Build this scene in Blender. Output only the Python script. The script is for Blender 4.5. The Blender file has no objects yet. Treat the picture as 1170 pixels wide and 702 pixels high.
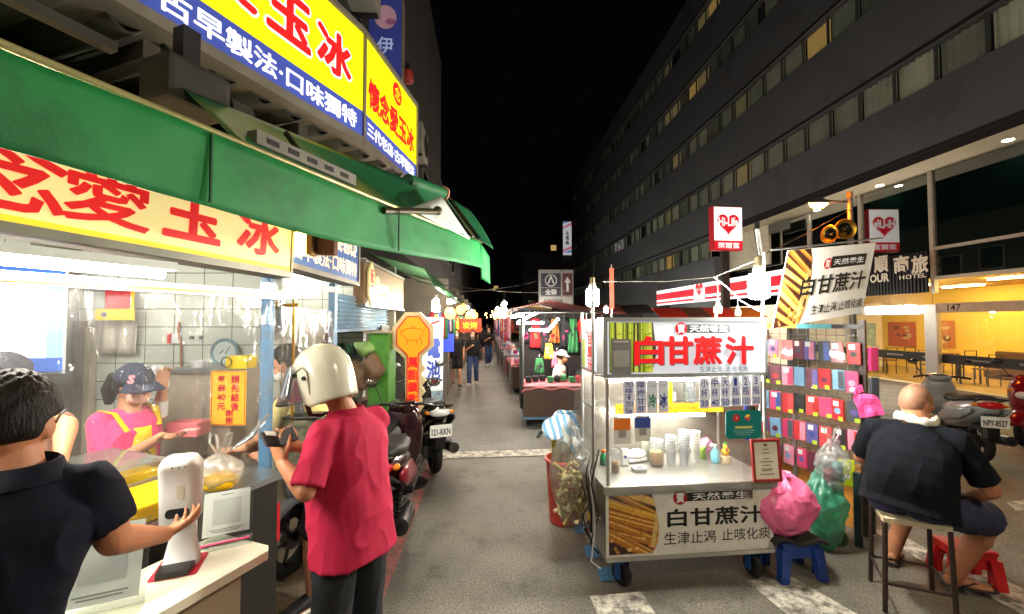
import bpy, bmesh, math, random
import numpy as np
from mathutils import Vector, Matrix, noise
random.seed(11)
SC = bpy.context.scene
C = SC.collection
PI = math.pi
# ---------------------------------------------------------------- camera geometry
H, FPX, PIT = 1.85, 480.0, math.radians(1.9)
EYE = Vector((0, 0, H))
def V(*a): return Vector(a)
def ray(px, py):
    x, y = (px-585)/FPX, -(py-351)/FPX
    c, s = math.cos(PIT), math.sin(PIT)
    return V(x, c-y*s, s+y*c)
def G(px, py, z=0.0):
    d = ray(px, py); return EYE+d*((z-H)/d.z)
def at(px, py, Y):
    d = ray(px, py); return EYE+d*(Y/d.y)
# ice-dessert stall runs along SD, its outward side is SN; the lane runs along UD, its right side is UR
SA = math.radians(20.5)
SD, SN = V(math.sin(SA), math.cos(SA), 0), V(math.cos(SA), -math.sin(SA), 0)
UD = V(-.05616, .99842, 0); UR = V(.99842, .05616, 0)
UP = V(0, 0, 1)
def S(s, w, z): return SD*s+SN*w+UP*z
def U(u, v, z): return UR*u+UD*v+UP*z
def onS(px, py, w):
    d = ray(px, py); return EYE+d*((w-EYE.dot(SN))/d.dot(SN))
def onU(px, py, u):
    d = ray(px, py); return EYE+d*((u-EYE.dot(UR))/d.dot(UR))
def ws(p): return p.dot(SD)
def wu(p): return p.dot(UD)
def frame(o, x, y, z=None):
    x = Vector(x); y = Vector(y)
    if z is None: z = x.cross(y).normalized()
    m = Matrix.Identity(4)
    for i, a in enumerate((x, y, z, o)):
        for j in range(3): m[j][i] = a[j]
    return m
def T(x, y, z): return Matrix.Translation((x, y, z))
def RZ(a): return Matrix.Rotation(a, 4, 'Z')
def RX(a): return Matrix.Rotation(a, 4, 'X')
def RY(a): return Matrix.Rotation(a, 4, 'Y')
# ---------------------------------------------------------------- materials
def lin(c):
    return tuple(((v/255)/12.92 if v/255 <= .04045 else ((v/255+.055)/1.055)**2.4) for v in c)
MATS = {}
def mat(name, col=(128, 128, 128), rough=.5, metal=0, var=.12, vs=6, bump=0, bs=60, emit=0, ecol=None, spec=.5,
        alpha=1, dirt=None, dirts=2.0, coat=0, sheen=0, stretch=None, trans=0, translucent=0):
    if name in MATS: return MATS[name]
    m = bpy.data.materials.new(name); m.use_nodes = True; MATS[name] = m
    nt = m.node_tree; N = nt.nodes; L = nt.links
    b = N['Principled BSDF']; c = lin(col)
    b.inputs['Roughness'].default_value = rough; b.inputs['Metallic'].default_value = metal
    b.inputs['Specular IOR Level'].default_value = spec; b.inputs['Coat Weight'].default_value = coat
    b.inputs['Alpha'].default_value = alpha; b.inputs['Sheen Weight'].default_value = sheen
    b.inputs['Transmission Weight'].default_value = trans
    b.inputs['Base Color'].default_value = (*c, 1)
    tc = N.new('ShaderNodeTexCoord'); src = tc.outputs['Object']
    if stretch:
        mp = N.new('ShaderNodeMapping'); mp.inputs['Scale'].default_value = stretch
        L.new(src, mp.inputs['Vector']); src = mp.outputs['Vector']
    last = None
    if var:
        n = N.new('ShaderNodeTexNoise'); n.inputs['Scale'].default_value = vs; n.inputs['Detail'].default_value = 5
        L.new(src, n.inputs['Vector'])
        r = N.new('ShaderNodeValToRGB'); e = r.color_ramp.elements
        e[0].position = .3; e[1].position = .7
        e[0].color = (*[v*(1-var) for v in c], 1); e[1].color = (*[min(1, v*(1+var)) for v in c], 1)
        L.new(n.outputs['Fac'], r.inputs['Fac']); last = r.outputs['Color']
    if dirt:
        n2 = N.new('ShaderNodeTexNoise'); n2.inputs['Scale'].default_value = dirts; n2.inputs['Detail'].default_value = 8
        n2.inputs['Roughness'].default_value = .7
        L.new(src, n2.inputs['Vector'])
        r2 = N.new('ShaderNodeValToRGB'); r2.color_ramp.elements[0].position = .5; r2.color_ramp.elements[1].position = .68
        L.new(n2.outputs['Fac'], r2.inputs['Fac'])
        mx = N.new('ShaderNodeMix'); mx.data_type = 'RGBA'
        L.new(r2.outputs['Color'], mx.inputs['Factor'])
        if last: L.new(last, mx.inputs['A'])
        else: mx.inputs['A'].default_value = (*c, 1)
        mx.inputs['B'].default_value = (*lin(dirt), 1); last = mx.outputs['Result']
    if last: L.new(last, b.inputs['Base Color'])
    if emit:
        ec = lin(ecol) if ecol else c
        b.inputs['Emission Color'].default_value = (*ec, 1); b.inputs['Emission Strength'].default_value = emit*(.56 if emit < 2 else 1)
    if bump:
        n3 = N.new('ShaderNodeTexNoise'); n3.inputs['Scale'].default_value = bs; n3.inputs['Detail'].default_value = 4
        L.new(src, n3.inputs['Vector'])
        bp = N.new('ShaderNodeBump'); bp.inputs['Strength'].default_value = min(1, bump); bp.inputs['Distance'].default_value = .01 if bump <= 1 else .01*bump
        L.new(n3.outputs['Fac'], bp.inputs['Height']); L.new(bp.outputs['Normal'], b.inputs['Normal'])
    return m
def film(name, tint=(245, 250, 250), gloss=.12, bump=.6, bs=9, rough=.08, stretch=(1, 1, .25), haze=.05):
    """thin clear plastic sheet: mostly see-through, wrinkled shine, a little milky"""
    if name in MATS: return MATS[name]
    m = bpy.data.materials.new(name); m.use_nodes = True; MATS[name] = m
    nt = m.node_tree; N = nt.nodes; L = nt.links; N.clear()
    out = N.new('ShaderNodeOutputMaterial')
    tr = N.new('ShaderNodeBsdfTransparent'); tr.inputs[0].default_value = (*lin(tint), 1)
    gl = N.new('ShaderNodeBsdfGlossy'); gl.inputs['Roughness'].default_value = rough
    df = N.new('ShaderNodeBsdfTranslucent'); df.inputs[0].default_value = (.8, .82, .82, 1)
    d2 = N.new('ShaderNodeBsdfDiffuse'); d2.inputs[0].default_value = (*lin(tint), 1)
    lw = N.new('ShaderNodeLayerWeight'); lw.inputs['Blend'].default_value = .25
    mr = N.new('ShaderNodeMapRange'); mr.inputs['To Min'].default_value = gloss; mr.inputs['To Max'].default_value = min(1, gloss*4+.1)
    L.new(lw.outputs['Fresnel'], mr.inputs['Value'])
    a0 = N.new('ShaderNodeMixShader'); a0.inputs[0].default_value = .5
    L.new(df.outputs[0], a0.inputs[1]); L.new(d2.outputs[0], a0.inputs[2])
    a = N.new('ShaderNodeMixShader'); a.inputs[0].default_value = haze
    L.new(tr.outputs[0], a.inputs[1]); L.new(a0.outputs[0], a.inputs[2])
    b = N.new('ShaderNodeMixShader'); L.new(mr.outputs[0], b.inputs[0]); L.new(a.outputs[0], b.inputs[1]); L.new(gl.outputs[0], b.inputs[2])
    L.new(b.outputs[0], out.inputs[0])
    if bump:
        tc = N.new('ShaderNodeTexCoord'); mp = N.new('ShaderNodeMapping'); mp.inputs['Scale'].default_value = stretch
        n = N.new('ShaderNodeTexNoise'); n.inputs['Scale'].default_value = bs; n.inputs['Detail'].default_value = 3; n.inputs['Distortion'].default_value = 1.0
        L.new(tc.outputs['Object'], mp.inputs[0]); L.new(mp.outputs[0], n.inputs['Vector'])
        bp = N.new('ShaderNodeBump'); bp.inputs['Strength'].default_value = bump; bp.inputs['Distance'].default_value = .03
        L.new(n.outputs['Fac'], bp.inputs['Height']); L.new(bp.outputs[0], gl.inputs['Normal'])
    return m
# ---------------------------------------------------------------- mesh builder
WM = {}
def icyl(n): return [(math.cos(2*PI*i/n), math.sin(2*PI*i/n)) for i in range(n)]
_TX = {}
def text_mesh(body, off):
    k = (body, off)
    if k in _TX: return _TX[k]
    c = bpy.data.curves.new('t', 'FONT'); c.body = body; c.size = 1; c.offset = off; c.resolution_u = 2
    o = bpy.data.objects.new('t', c); C.objects.link(o)
    dg = bpy.context.evaluated_depsgraph_get(); me = bpy.data.meshes.new_from_object(o.evaluated_get(dg))
    vs = [v.co.copy() for v in me.vertices]; fs = [tuple(p.vertices) for p in me.polygons]
    bpy.data.objects.remove(o); bpy.data.curves.remove(c); bpy.data.meshes.remove(me)
    if vs:
        x0, x1 = min(v.x for v in vs), max(v.x for v in vs); y0, y1 = min(v.y for v in vs), max(v.y for v in vs)
    else: x0 = x1 = y0 = y1 = 0
    _TX[k] = (vs, fs, x0, x1, y0, y1); return _TX[k]
class MB:
    def __init__(s, F=None):
        s.v = []; s.f = []; s.mi = []; s.sm = []; s.mats = []; s.cur = 0; s.F = F or Matrix.Identity(4)
    def m(s, mt):
        if mt not in s.mats: s.mats.append(mt)
        s.cur = s.mats.index(mt); return s
    def add(s, vs, fs, smooth=False, F=None):
        M = s.F @ F if F is not None else s.F
        b = len(s.v); s.v += [M @ Vector(v) for v in vs]
        s.f += [tuple(b+i for i in f) for f in fs]; s.mi += [s.cur]*len(fs); s.sm += [smooth]*len(fs); return s
    def box(s, c, sz, F=None, b=0):
        x, y, z = (q/2 for q in sz); cx, cy, cz = c
        if b > 0:
            bm = bmesh.new(); bmesh.ops.create_cube(bm, size=1)
            for v in bm.verts: v.co = Vector((v.co.x*sz[0]+cx, v.co.y*sz[1]+cy, v.co.z*sz[2]+cz))
            bmesh.ops.bevel(bm, geom=list(bm.edges), offset=min(b, min(sz)*.45), segments=2, affect='EDGES', profile=.6)
            bm.verts.index_update()
            s.add([v.co.copy() for v in bm.verts], [tuple(v.index for v in f.verts) for f in bm.faces], False, F); bm.free(); return s
        vs = [(cx+i*x, cy+j*y, cz+k*z) for k in (-1, 1) for j in (-1, 1) for i in (-1, 1)]
        return s.add(vs, [(0, 2, 3, 1), (4, 5, 7, 6), (0, 1, 5, 4), (2, 6, 7, 3), (0, 4, 6, 2), (1, 3, 7, 5)], False, F)
    def box2(s, a, b, F=None, bv=0):
        return s.box([(p+q)/2 for p, q in zip(a, b)], [abs(q-p) for p, q in zip(a, b)], F, bv)
    def tube(s, pts, r, n=10, cap=True, smooth=True, F=None, ell=None, closed=False):
        pts = [Vector(p) for p in pts]; k = len(pts); rs = r if isinstance(r, (list, tuple)) else [r]*k
        up = None; vs = []; cs = icyl(n)
        for i, p in enumerate(pts):
            if closed: d = pts[(i+1) % k]-pts[i-1]
            else: d = pts[min(i+1, k-1)]-pts[max(i-1, 0)]
            if d.length < 1e-9: d = V(0, 0, 1)
            d.normalize()
            if up is None:
                up = V(0, 0, 1) if abs(d.z) < .9 else V(0, 1, 0)
            x = up.cross(d)
            if x.length < 1e-6: x = V(1, 0, 0).cross(d)
            x.normalize(); y = d.cross(x); up = y
            a, b = (rs[i], rs[i]) if ell is None else (rs[i], rs[i]*ell)
            vs += [p+x*(a*c)+y*(b*q) for c, q in cs]
        fs = []
        for i in range(k if closed else k-1):
            i2 = (i+1) % k
            for j in range(n): fs.append((i*n+j, i*n+(j+1) % n, i2*n+(j+1) % n, i2*n+j))
        s.add(vs, fs, smooth, F)
        if cap and not closed:
            s.add(vs[:n], [tuple(reversed(range(n)))], False, F); s.add(vs[-n:], [tuple(range(n))], False, F)
        return s
    def cyl(s, p0, p1, r, r1=None, n=14, cap=True, F=None, smooth=True):
        return s.tube([p0, p1], [r, r if r1 is None else r1], n, cap, smooth, F)
    def loft(s, rings, smooth=True, cap=True, F=None):
        n = len(rings[0]); vs = [Vector(p) for r in rings for p in r]; fs = []
        for i in range(len(rings)-1):
            for j in range(n): fs.append((i*n+j, i*n+(j+1) % n, (i+1)*n+(j+1) % n, (i+1)*n+j))
        if cap: fs.append(tuple(reversed(range(n)))); fs.append(tuple((len(rings)-1)*n+j for j in range(n)))
        return s.add(vs, fs, smooth, F)
    def lathe(s, prof, n=20, F=None, cap=True, smooth=True):
        return s.loft([[(r*c, r*q, z) for c, q in icyl(n)] for r, z in prof], smooth, cap, F)
    def ell(s, c, r, F=None, n=16, k=10, fn=None):
        r = r if isinstance(r, (tuple, list)) else (r, r, r); rings = []
        for i in range(1, k):
            t = PI*i/k
            rings.append([(c[0]+r[0]*math.sin(t)*x, c[1]+r[1]*math.sin(t)*y, c[2]-r[2]*math.cos(t)) for x, y in icyl(n)])
        vs = [p for q in rings for p in q]+[(c[0], c[1], c[2]-r[2]), (c[0], c[1], c[2]+r[2])]
        if fn: vs = [fn(Vector(p)) for p in vs]
        fs = []
        for i in range(k-2):
            for j in range(n): fs.append((i*n+j, i*n+(j+1) % n, (i+1)*n+(j+1) % n, (i+1)*n+j))
        B = (k-1)*n
        for j in range(n): fs.append((B, (j+1) % n, j)); fs.append((B+1, (k-2)*n+j, (k-2)*n+(j+1) % n))
        return s.add(vs, fs, True, F)
    def torus(s, c, R, r, F=None, n=24, k=8, axis='Z', a0=0, a1=2*PI):
        full = abs(a1-a0-2*PI) < 1e-6; pts = []
        for i in range(n if full else n+1):
            t = a0+(a1-a0)*i/n; x, y = R*math.cos(t), R*math.sin(t)
            pts.append({'Z': V(x, y, 0), 'X': V(0, x, y), 'Y': V(x, 0, y)}[axis]+Vector(c))
        return s.tube(pts, r, k, True, True, F, closed=full)
    def prism(s, poly, d, F=None, z0=0):
        n = len(poly); vs = [(x, y, z0) for x, y in poly]+[(x, y, z0+d) for x, y in poly]
        if d == 0: return s.add(vs[:n], [tuple(range(n))], False, F)
        fs = [tuple(reversed(range(n))), tuple(range(n, 2*n))]+[(i, (i+1) % n, n+(i+1) % n, n+i) for i in range(n)]
        return s.add(vs, fs, False, F)
    def quad(s, a, b, c, d): return s.add([a, b, c, d], [(0, 1, 2, 3)])
    def grid(s, fn, nu, nv, smooth=True, F=None, thick=0):
        vs = [Vector(fn(i/nu, j/nv)) for j in range(nv+1) for i in range(nu+1)]; w = nu+1
        fs = [(j*w+i, j*w+i+1, (j+1)*w+i+1, (j+1)*w+i) for j in range(nv) for i in range(nu)]
        if thick:
            nn = [V(0, 0, 0) for _ in vs]
            for f in fs:
                q = (vs[f[1]]-vs[f[0]]).cross(vs[f[3]]-vs[f[0]])
                for i in f: nn[i] += q
            k = len(vs); vs2 = [v-(q.normalized()*thick if q.length > 0 else q) for v, q in zip(vs, nn)]
            fs2 = [tuple(k+i for i in reversed(f)) for f in fs]
            rim = [i for i in range(nu)]+[(j*w+nu) for j in range(nv)]+[nv*w+i for i in range(nu, 0, -1)]+[j*w for j in range(nv, 0, -1)]
            fs3 = [(rim[(i+1) % len(rim)], rim[i], k+rim[i], k+rim[(i+1) % len(rim)]) for i in range(len(rim))]
            return s.add(vs+vs2, fs+fs2+fs3, smooth, F)
        return s.add(vs, fs, smooth, F)
    def text(s, body, F, w=None, h=None, off=.0, z=.0015, keep=True):
        """lettering centred on F's origin, scaled into w x h (keep=True keeps its proportions)"""
        if off > .012:      # heavy strokes: the thin lettering laid several times around itself, each copy a hair higher
            bw = len(body); k = 8
            for i in range(k):
                c_, s_ = math.cos(2*PI*i/k), math.sin(2*PI*i/k)
                vs, fs, x0, x1, y0, y1 = text_mesh(body, .006)
                if not vs: return s
                W_, H_ = max(x1-x0, .01)+2*off, max(y1-y0, .01)+2*off
                sx = w/W_ if w else None; sy = h/H_ if h else None
                if sx is None: sx = sy
                if sy is None: sy = sx
                if keep: sx = sy = min(sx, sy)
                cx, cy = (x0+x1)/2, (y0+y1)/2
                s.add([((v.x-cx+off*c_)*sx, (v.y-cy+off*s_)*sy, z+.0002*i) for v in vs], fs, False, F)
            return s
        vs, fs, x0, x1, y0, y1 = text_mesh(body, off)
        if not vs: return s
        bw, bh = max(x1-x0, .01), max(y1-y0, .01)
        sx = w/bw if w else None; sy = h/bh if h else None
        if sx is None: sx = sy
        if sy is None: sy = sx
        if keep: sx = sy = min(sx, sy)
        cx, cy = (x0+x1)/2, (y0+y1)/2
        return s.add([((v.x-cx)*sx, (v.y-cy)*sy, z) for v in vs], fs, False, F)
    def vtext(s, body, F, w, pitch, off=.02, z=.0015):
        n = len(body)
        for i, ch in enumerate(body):
            if ch != ' ': s.text(ch, F @ T(0, ((n-1)/2-i)*pitch, 0), w=w, h=pitch*.92, off=off, z=z, keep=False)
        return s
    def solid(s, voxel, sm=2, disp=None):
        """fuse every closed piece into one continuous surface"""
        me = bpy.data.meshes.new('tmp'); me.from_pydata(s.v, [], s.f); o = bpy.data.objects.new('tmp', me); C.objects.link(o)
        r = o.modifiers.new('r', 'REMESH'); r.mode = 'VOXEL'; r.voxel_size = voxel
        if sm:
            q = o.modifiers.new('s', 'SMOOTH'); q.factor = .5; q.iterations = sm
        dg = bpy.context.evaluated_depsgraph_get(); m2 = bpy.data.meshes.new_from_object(o.evaluated_get(dg))
        bpy.data.objects.remove(o); bpy.data.meshes.remove(me)
        n = len(m2.vertices); co = np.empty(n*3); m2.vertices.foreach_get('co', co)
        nr = np.empty(n*3); m2.vertices.foreach_get('normal', nr)
        if disp:
            co = co.reshape(-1, 3); nr = nr.reshape(-1, 3)
            d = np.array([disp(Vector(p)) for p in co]); co = co+nr*d[:, None]
        co = co.reshape(-1, 3)
        s.v = [Vector(p) for p in co]; s.f = [tuple(p.vertices) for p in m2.polygons]
        s.mi = [s.cur]*len(s.f); s.sm = [True]*len(s.f); bpy.data.meshes.remove(m2); return s
    def paint(s, mt, test):
        if mt not in s.mats: s.mats.append(mt)
        k = s.mats.index(mt)
        for i, f in enumerate(s.f):
            c = sum((s.v[j] for j in f), V(0, 0, 0))/len(f)
            if test(c): s.mi[i] = k
        return s
    def mesh(s, name, inv=None):
        me = bpy.data.meshes.new(name)
        me.from_pydata([inv @ v for v in s.v] if inv is not None else s.v, [], s.f)
        for m_ in s.mats: me.materials.append(m_)
        me.polygons.foreach_set('material_index', s.mi); me.polygons.foreach_set('use_smooth', s.sm); me.update(); return me
    def build(s, name, parent=None, label=None, cat=None, group=None, kind=None):
        if parent is None:
            xs = [v.x for v in s.v]; ys = [v.y for v in s.v]; zs = [v.z for v in s.v]
            Mw = T((min(xs)+max(xs))/2, (min(ys)+max(ys))/2, min(zs))
            if kind == 'structure': Mw = Matrix.Identity(4)
        else: Mw = WM[parent]
        o = bpy.data.objects.new(name, s.mesh(name, Mw.inverted())); C.objects.link(o); WM[o] = Mw
        if parent is None: o.matrix_world = Mw
        else: o.parent = parent
        tag(o, label, cat, group, kind); return o
def tag(o, label=None, cat=None, group=None, kind=None):
    if label: o['label'] = label
    if cat: o['category'] = cat
    if group: o['group'] = group
    if kind: o['kind'] = kind
    return o
def thing(name, label, cat, loc=(0, 0, 0), rz=0, group=None):
    o = bpy.data.objects.new(name, None); C.objects.link(o); o.empty_display_size = .1
    o.location = loc; o.rotation_euler = (0, 0, rz); WM[o] = Matrix.Translation(loc) @ RZ(rz)
    return tag(o, label, cat, group)
KIDS = {}
def copy_tree(o, loc=None, rz=None, label=None, group=None, parent=None, scale=None):
    c = o.copy(); C.objects.link(c)
    if parent is not None: c.parent = parent
    for ch in list(o.children): copy_tree(ch, parent=c)
    if loc is not None: c.location = loc
    if rz is not None: c.rotation_euler = (0, 0, rz)
    if label: c['label'] = label
    if group: c['group'] = group
    if scale: c.scale = scale
    return c
def clip(poly, conv):
    """clip a polygon to a convex one (both anticlockwise, 2D)"""
    out = poly
    for i in range(len(conv)):
        a, b = conv[i], conv[(i+1) % len(conv)]; src, out = out, []
        if not src: break
        def side(p): return (b[0]-a[0])*(p[1]-a[1])-(b[1]-a[1])*(p[0]-a[0])
        for j in range(len(src)):
            p, q = src[j], src[(j+1) % len(src)]; sp, sq = side(p), side(q)
            if sp >= 0: out.append(p)
            if sp*sq < 0:
                t = sp/(sp-sq); out.append((p[0]+(q[0]-p[0])*t, p[1]+(q[1]-p[1])*t))
    return out
def circ(cx, cy, r, n=20, ry=None): return [(cx+r*x, cy+(ry or r)*y) for x, y in icyl(n)]
def heart(w, n=32):
    p = []
    for i in range(n):
        t = 2*PI*i/n; p.append((-16*math.sin(t)**3*w/34, (13*math.cos(t)-5*math.cos(2*t)-2*math.cos(3*t)-math.cos(4*t)+2.5)*w/34))
    return p
def rrect(w, h, r, k=4):
    p = []
    for cx, cy, a in ((w/2-r, h/2-r, 0), (-w/2+r, h/2-r, PI/2), (-w/2+r, -h/2+r, PI), (w/2-r, -h/2+r, 1.5*PI)):
        for i in range(k+1): p.append((cx+r*math.cos(a+PI/2*i/k), cy+r*math.sin(a+PI/2*i/k)))
    return p
def crumple(p, amp, sc, o=0):
    q = p*sc+V(o, o*.7, o*1.3); a = 1-abs(noise.noise(q))*2.2; b = 1-abs(noise.noise(q*2.1+V(3, 1, 2)))*2.2
    return amp*(max(-.6, a)*.65+max(-.6, b)*.35)
ORD = ['first', 'second', 'third', 'fourth', 'fifth', 'sixth', 'seventh', 'eighth', 'ninth', 'tenth', 'eleventh', 'twelfth', 'thirteenth', 'fourteenth']
# ---------------------------------------------------------------- shared materials
STEEL = mat('brushed_steel', (178, 180, 182), .32, .85, .08, 10, .08, 120, stretch=(1, 1, 8))
CHROME = mat('polished_metal', (205, 205, 205), .15, 1, 0)
DARKM = mat('dark_painted_metal', (34, 34, 36), .5, .3, .2, 8, .1, 80)
BLACKP = mat('black_plastic', (17, 17, 18), .38, 0, .15, 10)
RUBBER = mat('black_rubber', (14, 14, 15), .8, 0, .25, 12, .2, 90)
WHITEP = mat('white_plastic', (232, 232, 230), .32, 0, .03, 5)
PAPER = mat('white_paper', (238, 237, 232), .7, 0, .03, 5)
BLUEM = mat('blue_painted_steel', (96, 140, 178), .45, .2, .15, 6, dirt=(120, 118, 112), dirts=4)
BLACKI = mat('black_ink', (16, 16, 18), .6, 0, 0)
REDI = mat('red_ink', (205, 22, 30), .55, 0, 0)
WHITEI = mat('white_ink', (240, 240, 240), .6, 0, 0)
BLUEI = mat('blue_ink', (28, 44, 150), .6, 0, 0)
GLASS = film('clear_acrylic', (250, 253, 252), .045, 0, haze=.015)
PLASTIC = film('clear_plastic_sheet', (250, 252, 252), .05, 1, 16, .07, (1, 1, .2), .05)
TUBE = mat('lit_fluorescent_tube', (255, 252, 245), .5, 0, 0, emit=115, ecol=(255, 247, 232))
# ================================================================ ground, road, paint
def sheet(name, poly, z, mt, **k):
    b = MB().m(mt); b.add([(p[0], p[1], z) for p in poly], [tuple(range(len(poly)))]); return b.build(name, kind='structure', **k)
def asphalt():
    m = bpy.data.materials.new('worn_asphalt'); m.use_nodes = True; nt = m.node_tree; N = nt.nodes; L = nt.links; b = N['Principled BSDF']
    tc = N.new('ShaderNodeTexCoord')
    def nz(sc, det=6, ro=.6):
        n = N.new('ShaderNodeTexNoise'); n.inputs['Scale'].default_value = sc; n.inputs['Detail'].default_value = det; n.inputs['Roughness'].default_value = ro
        L.new(tc.outputs['Object'], n.inputs['Vector']); return n.outputs['Fac']
    def ramp(f, p0, c0, p1, c1):
        r = N.new('ShaderNodeValToRGB'); e = r.color_ramp.elements; e[0].position = p0; e[1].position = p1
        e[0].color = (*c0, 1); e[1].color = (*c1, 1); L.new(f, r.inputs['Fac']); return r.outputs['Color']
    def mix(a, c, f, mode='MIX'):
        x = N.new('ShaderNodeMix'); x.data_type = 'RGBA'; x.blend_type = mode
        L.new(f, x.inputs['Factor']) if not isinstance(f, float) else setattr(x.inputs['Factor'], 'default_value', f)
        L.new(a, x.inputs['A']); L.new(c, x.inputs['B']); return x.outputs['Result']
    fine = mix(ramp(nz(62, 3, .85), .38, (.042, .040, .037), .64, (.24, .228, .20)), ramp(nz(330, 2), .4, (.06, .058, .053), .6, (.18, .172, .155)), .30)
    big = ramp(nz(.7, 5), .35, (.78, .76, .70), .68, (1.5, 1.44, 1.28))
    col = mix(fine, big, 1.0, 'MULTIPLY')
    stain = ramp(nz(2.6, 9, .72), .53, (1, 1, 1), .70, (.50, .49, .48))
    col = mix(col, stain, 1.0, 'MULTIPLY')
    chalk = ramp(nz(3.1, 10, .75), .69, (0, 0, 0), .74, (.55, .55, .55))
    wh = N.new('ShaderNodeRGB'); wh.outputs[0].default_value = (.3, .29, .27, 1)
    col = mix(col, wh.outputs[0], chalk)
    vor = N.new('ShaderNodeTexVoronoi'); vor.feature = 'DISTANCE_TO_EDGE'; vor.inputs['Scale'].default_value = .9
    wv = N.new('ShaderNodeTexNoise'); wv.inputs['Scale'].default_value = 2.5; wv.inputs['Detail'].default_value = 6
    L.new(tc.outputs['Object'], wv.inputs['Vector'])
    ad = N.new('ShaderNodeVectorMath'); ad.operation = 'ADD'; L.new(tc.outputs['Object'], ad.inputs[0]); L.new(wv.outputs['Color'], ad.inputs[1])
    L.new(ad.outputs[0], vor.inputs['Vector'])
    crack = ramp(vor.outputs['Distance'], .004, (.35, .35, .35), .010, (1, 1, 1)); col = mix(col, crack, .25, 'MULTIPLY')
    L.new(col, b.inputs['Base Color'])
    rr = N.new('ShaderNodeMapRange'); rr.inputs['To Min'].default_value = .42; rr.inputs['To Max'].default_value = .8
    L.new(nz(1.3, 5), rr.inputs['Value']); L.new(rr.outputs[0], b.inputs['Roughness'])
    bp = N.new('ShaderNodeBump'); bp.inputs['Strength'].default_value = .9; bp.inputs['Distance'].default_value = .006
    L.new(nz(80, 4), bp.inputs['Height']); L.new(bp.outputs[0], b.inputs['Normal']); return m
def worn(name, col, under, scale=5, thr=(.42, .6), bscale=120, rough=.65):
    """paint or paving worn through in blotches to what lies under it"""
    m = bpy.data.materials.new(name); m.use_nodes = True; nt = m.node_tree; N = nt.nodes; L = nt.links; b = N['Principled BSDF']
    tc = N.new('ShaderNodeTexCoord'); n = N.new('ShaderNodeTexNoise'); n.inputs['Scale'].default_value = scale; n.inputs['Detail'].default_value = 10; n.inputs['Roughness'].default_value = .75
    L.new(tc.outputs['Object'], n.inputs['Vector'])
    r = N.new('ShaderNodeValToRGB'); e = r.color_ramp.elements; e[0].position = thr[0]; e[1].position = thr[1]
    e[0].color = (*lin(under), 1); e[1].color = (*lin(col), 1); L.new(n.outputs['Fac'], r.inputs['Fac'])
    n2 = N.new('ShaderNodeTexNoise'); n2.inputs['Scale'].default_value = bscale; n2.inputs['Detail'].default_value = 3; L.new(tc.outputs['Object'], n2.inputs['Vector'])
    x = N.new('ShaderNodeMix'); x.data_type = 'RGBA'; x.blend_type = 'MULTIPLY'; x.inputs['Factor'].default_value = .5
    L.new(r.outputs[0], x.inputs['A']); L.new(n2.outputs['Color'], x.inputs['B']); 
    r3 = N.new('ShaderNodeMapRange'); r3.inputs['From Min'].default_value = .3; r3.inputs['From Max'].default_value = .7; r3.inputs['To Min'].default_value = .75; r3.inputs['To Max'].default_value = 1.2
    L.new(n2.outputs['Fac'], r3.inputs['Value']); x2 = N.new('ShaderNodeVectorMath'); x2.operation = 'SCALE'
    L.new(r.outputs[0], x2.inputs[0]); L.new(r3.outputs[0], x2.inputs['Scale']); L.new(x2.outputs[0], b.inputs['Base Color'])
    b.inputs['Roughness'].default_value = rough
    bp = N.new('ShaderNodeBump'); bp.inputs['Strength'].default_value = .4; bp.inputs['Distance'].default_value = .003
    L.new(n2.outputs['Fac'], bp.inputs['Height']); L.new(bp.outputs[0], b.inputs['Normal']); return m
def pavers():
    m = bpy.data.materials.new('grey_lane_pavers'); m.use_nodes = True; nt = m.node_tree; N = nt.nodes; L = nt.links; b = N['Principled BSDF']
    tc = N.new('ShaderNodeTexCoord'); br = N.new('ShaderNodeTexBrick'); br.inputs['Scale'].default_value = 1
    br.inputs['Brick Width'].default_value = .2; br.inputs['Row Height'].default_value = .1; br.inputs['Mortar Size'].default_value = .006
    br.inputs['Color1'].default_value = (.135, .135, .128, 1); br.inputs['Color2'].default_value = (.16, .157, .148, 1); br.inputs['Mortar'].default_value = (.10, .10, .094, 1)
    L.new(tc.outputs['Object'], br.inputs['Vector'])
    n = N.new('ShaderNodeTexNoise'); n.inputs['Scale'].default_value = 1.5; n.inputs['Detail'].default_value = 8; L.new(tc.outputs['Object'], n.inputs['Vector'])
    r3 = N.new('ShaderNodeMapRange'); r3.inputs['From Min'].default_value = .3; r3.inputs['From Max'].default_value = .7; r3.inputs['To Min'].default_value = .6; r3.inputs['To Max'].default_value = 1.15
    L.new(n.outputs['Fac'], r3.inputs['Value']); x2 = N.new('ShaderNodeVectorMath'); x2.operation = 'SCALE'
    L.new(br.outputs[0], x2.inputs[0]); L.new(r3.outputs[0], x2.inputs['Scale']); L.new(x2.outputs[0], b.inputs['Base Color'])
    b.inputs['Roughness'].default_value = .55
    bp = N.new('ShaderNodeBump'); bp.inputs['Strength'].default_value = .5; bp.inputs['Distance'].default_value = .004; L.new(br.outputs['Fac'], bp.inputs['Height']); bp.invert = True
    L.new(bp.outputs[0], b.inputs['Normal']); return m
sheet('ground', [(-120, -60), (160, -60), (160, 220), (-120, 220)], 0, asphalt())
WP = worn('worn_white_road_paint', (205, 200, 186), (92, 89, 82), 9, (.40, .58))
TAN = worn('tan_concrete_pavement', (150, 132, 108), (112, 100, 84), 1.6, (.35, .65), 60)
DRAIN = worn('grey_drain_concrete', (128, 125, 116), (84, 82, 76), 3, (.35, .6), 80)
REDL = worn('worn_red_kerb_paint', (172, 98, 94), (110, 92, 86), 7, (.40, .58), 90)
BLUET = worn('worn_blue_tape', (66, 122, 164), (78, 92, 100), 6, (.30, .50), 60)
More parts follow.
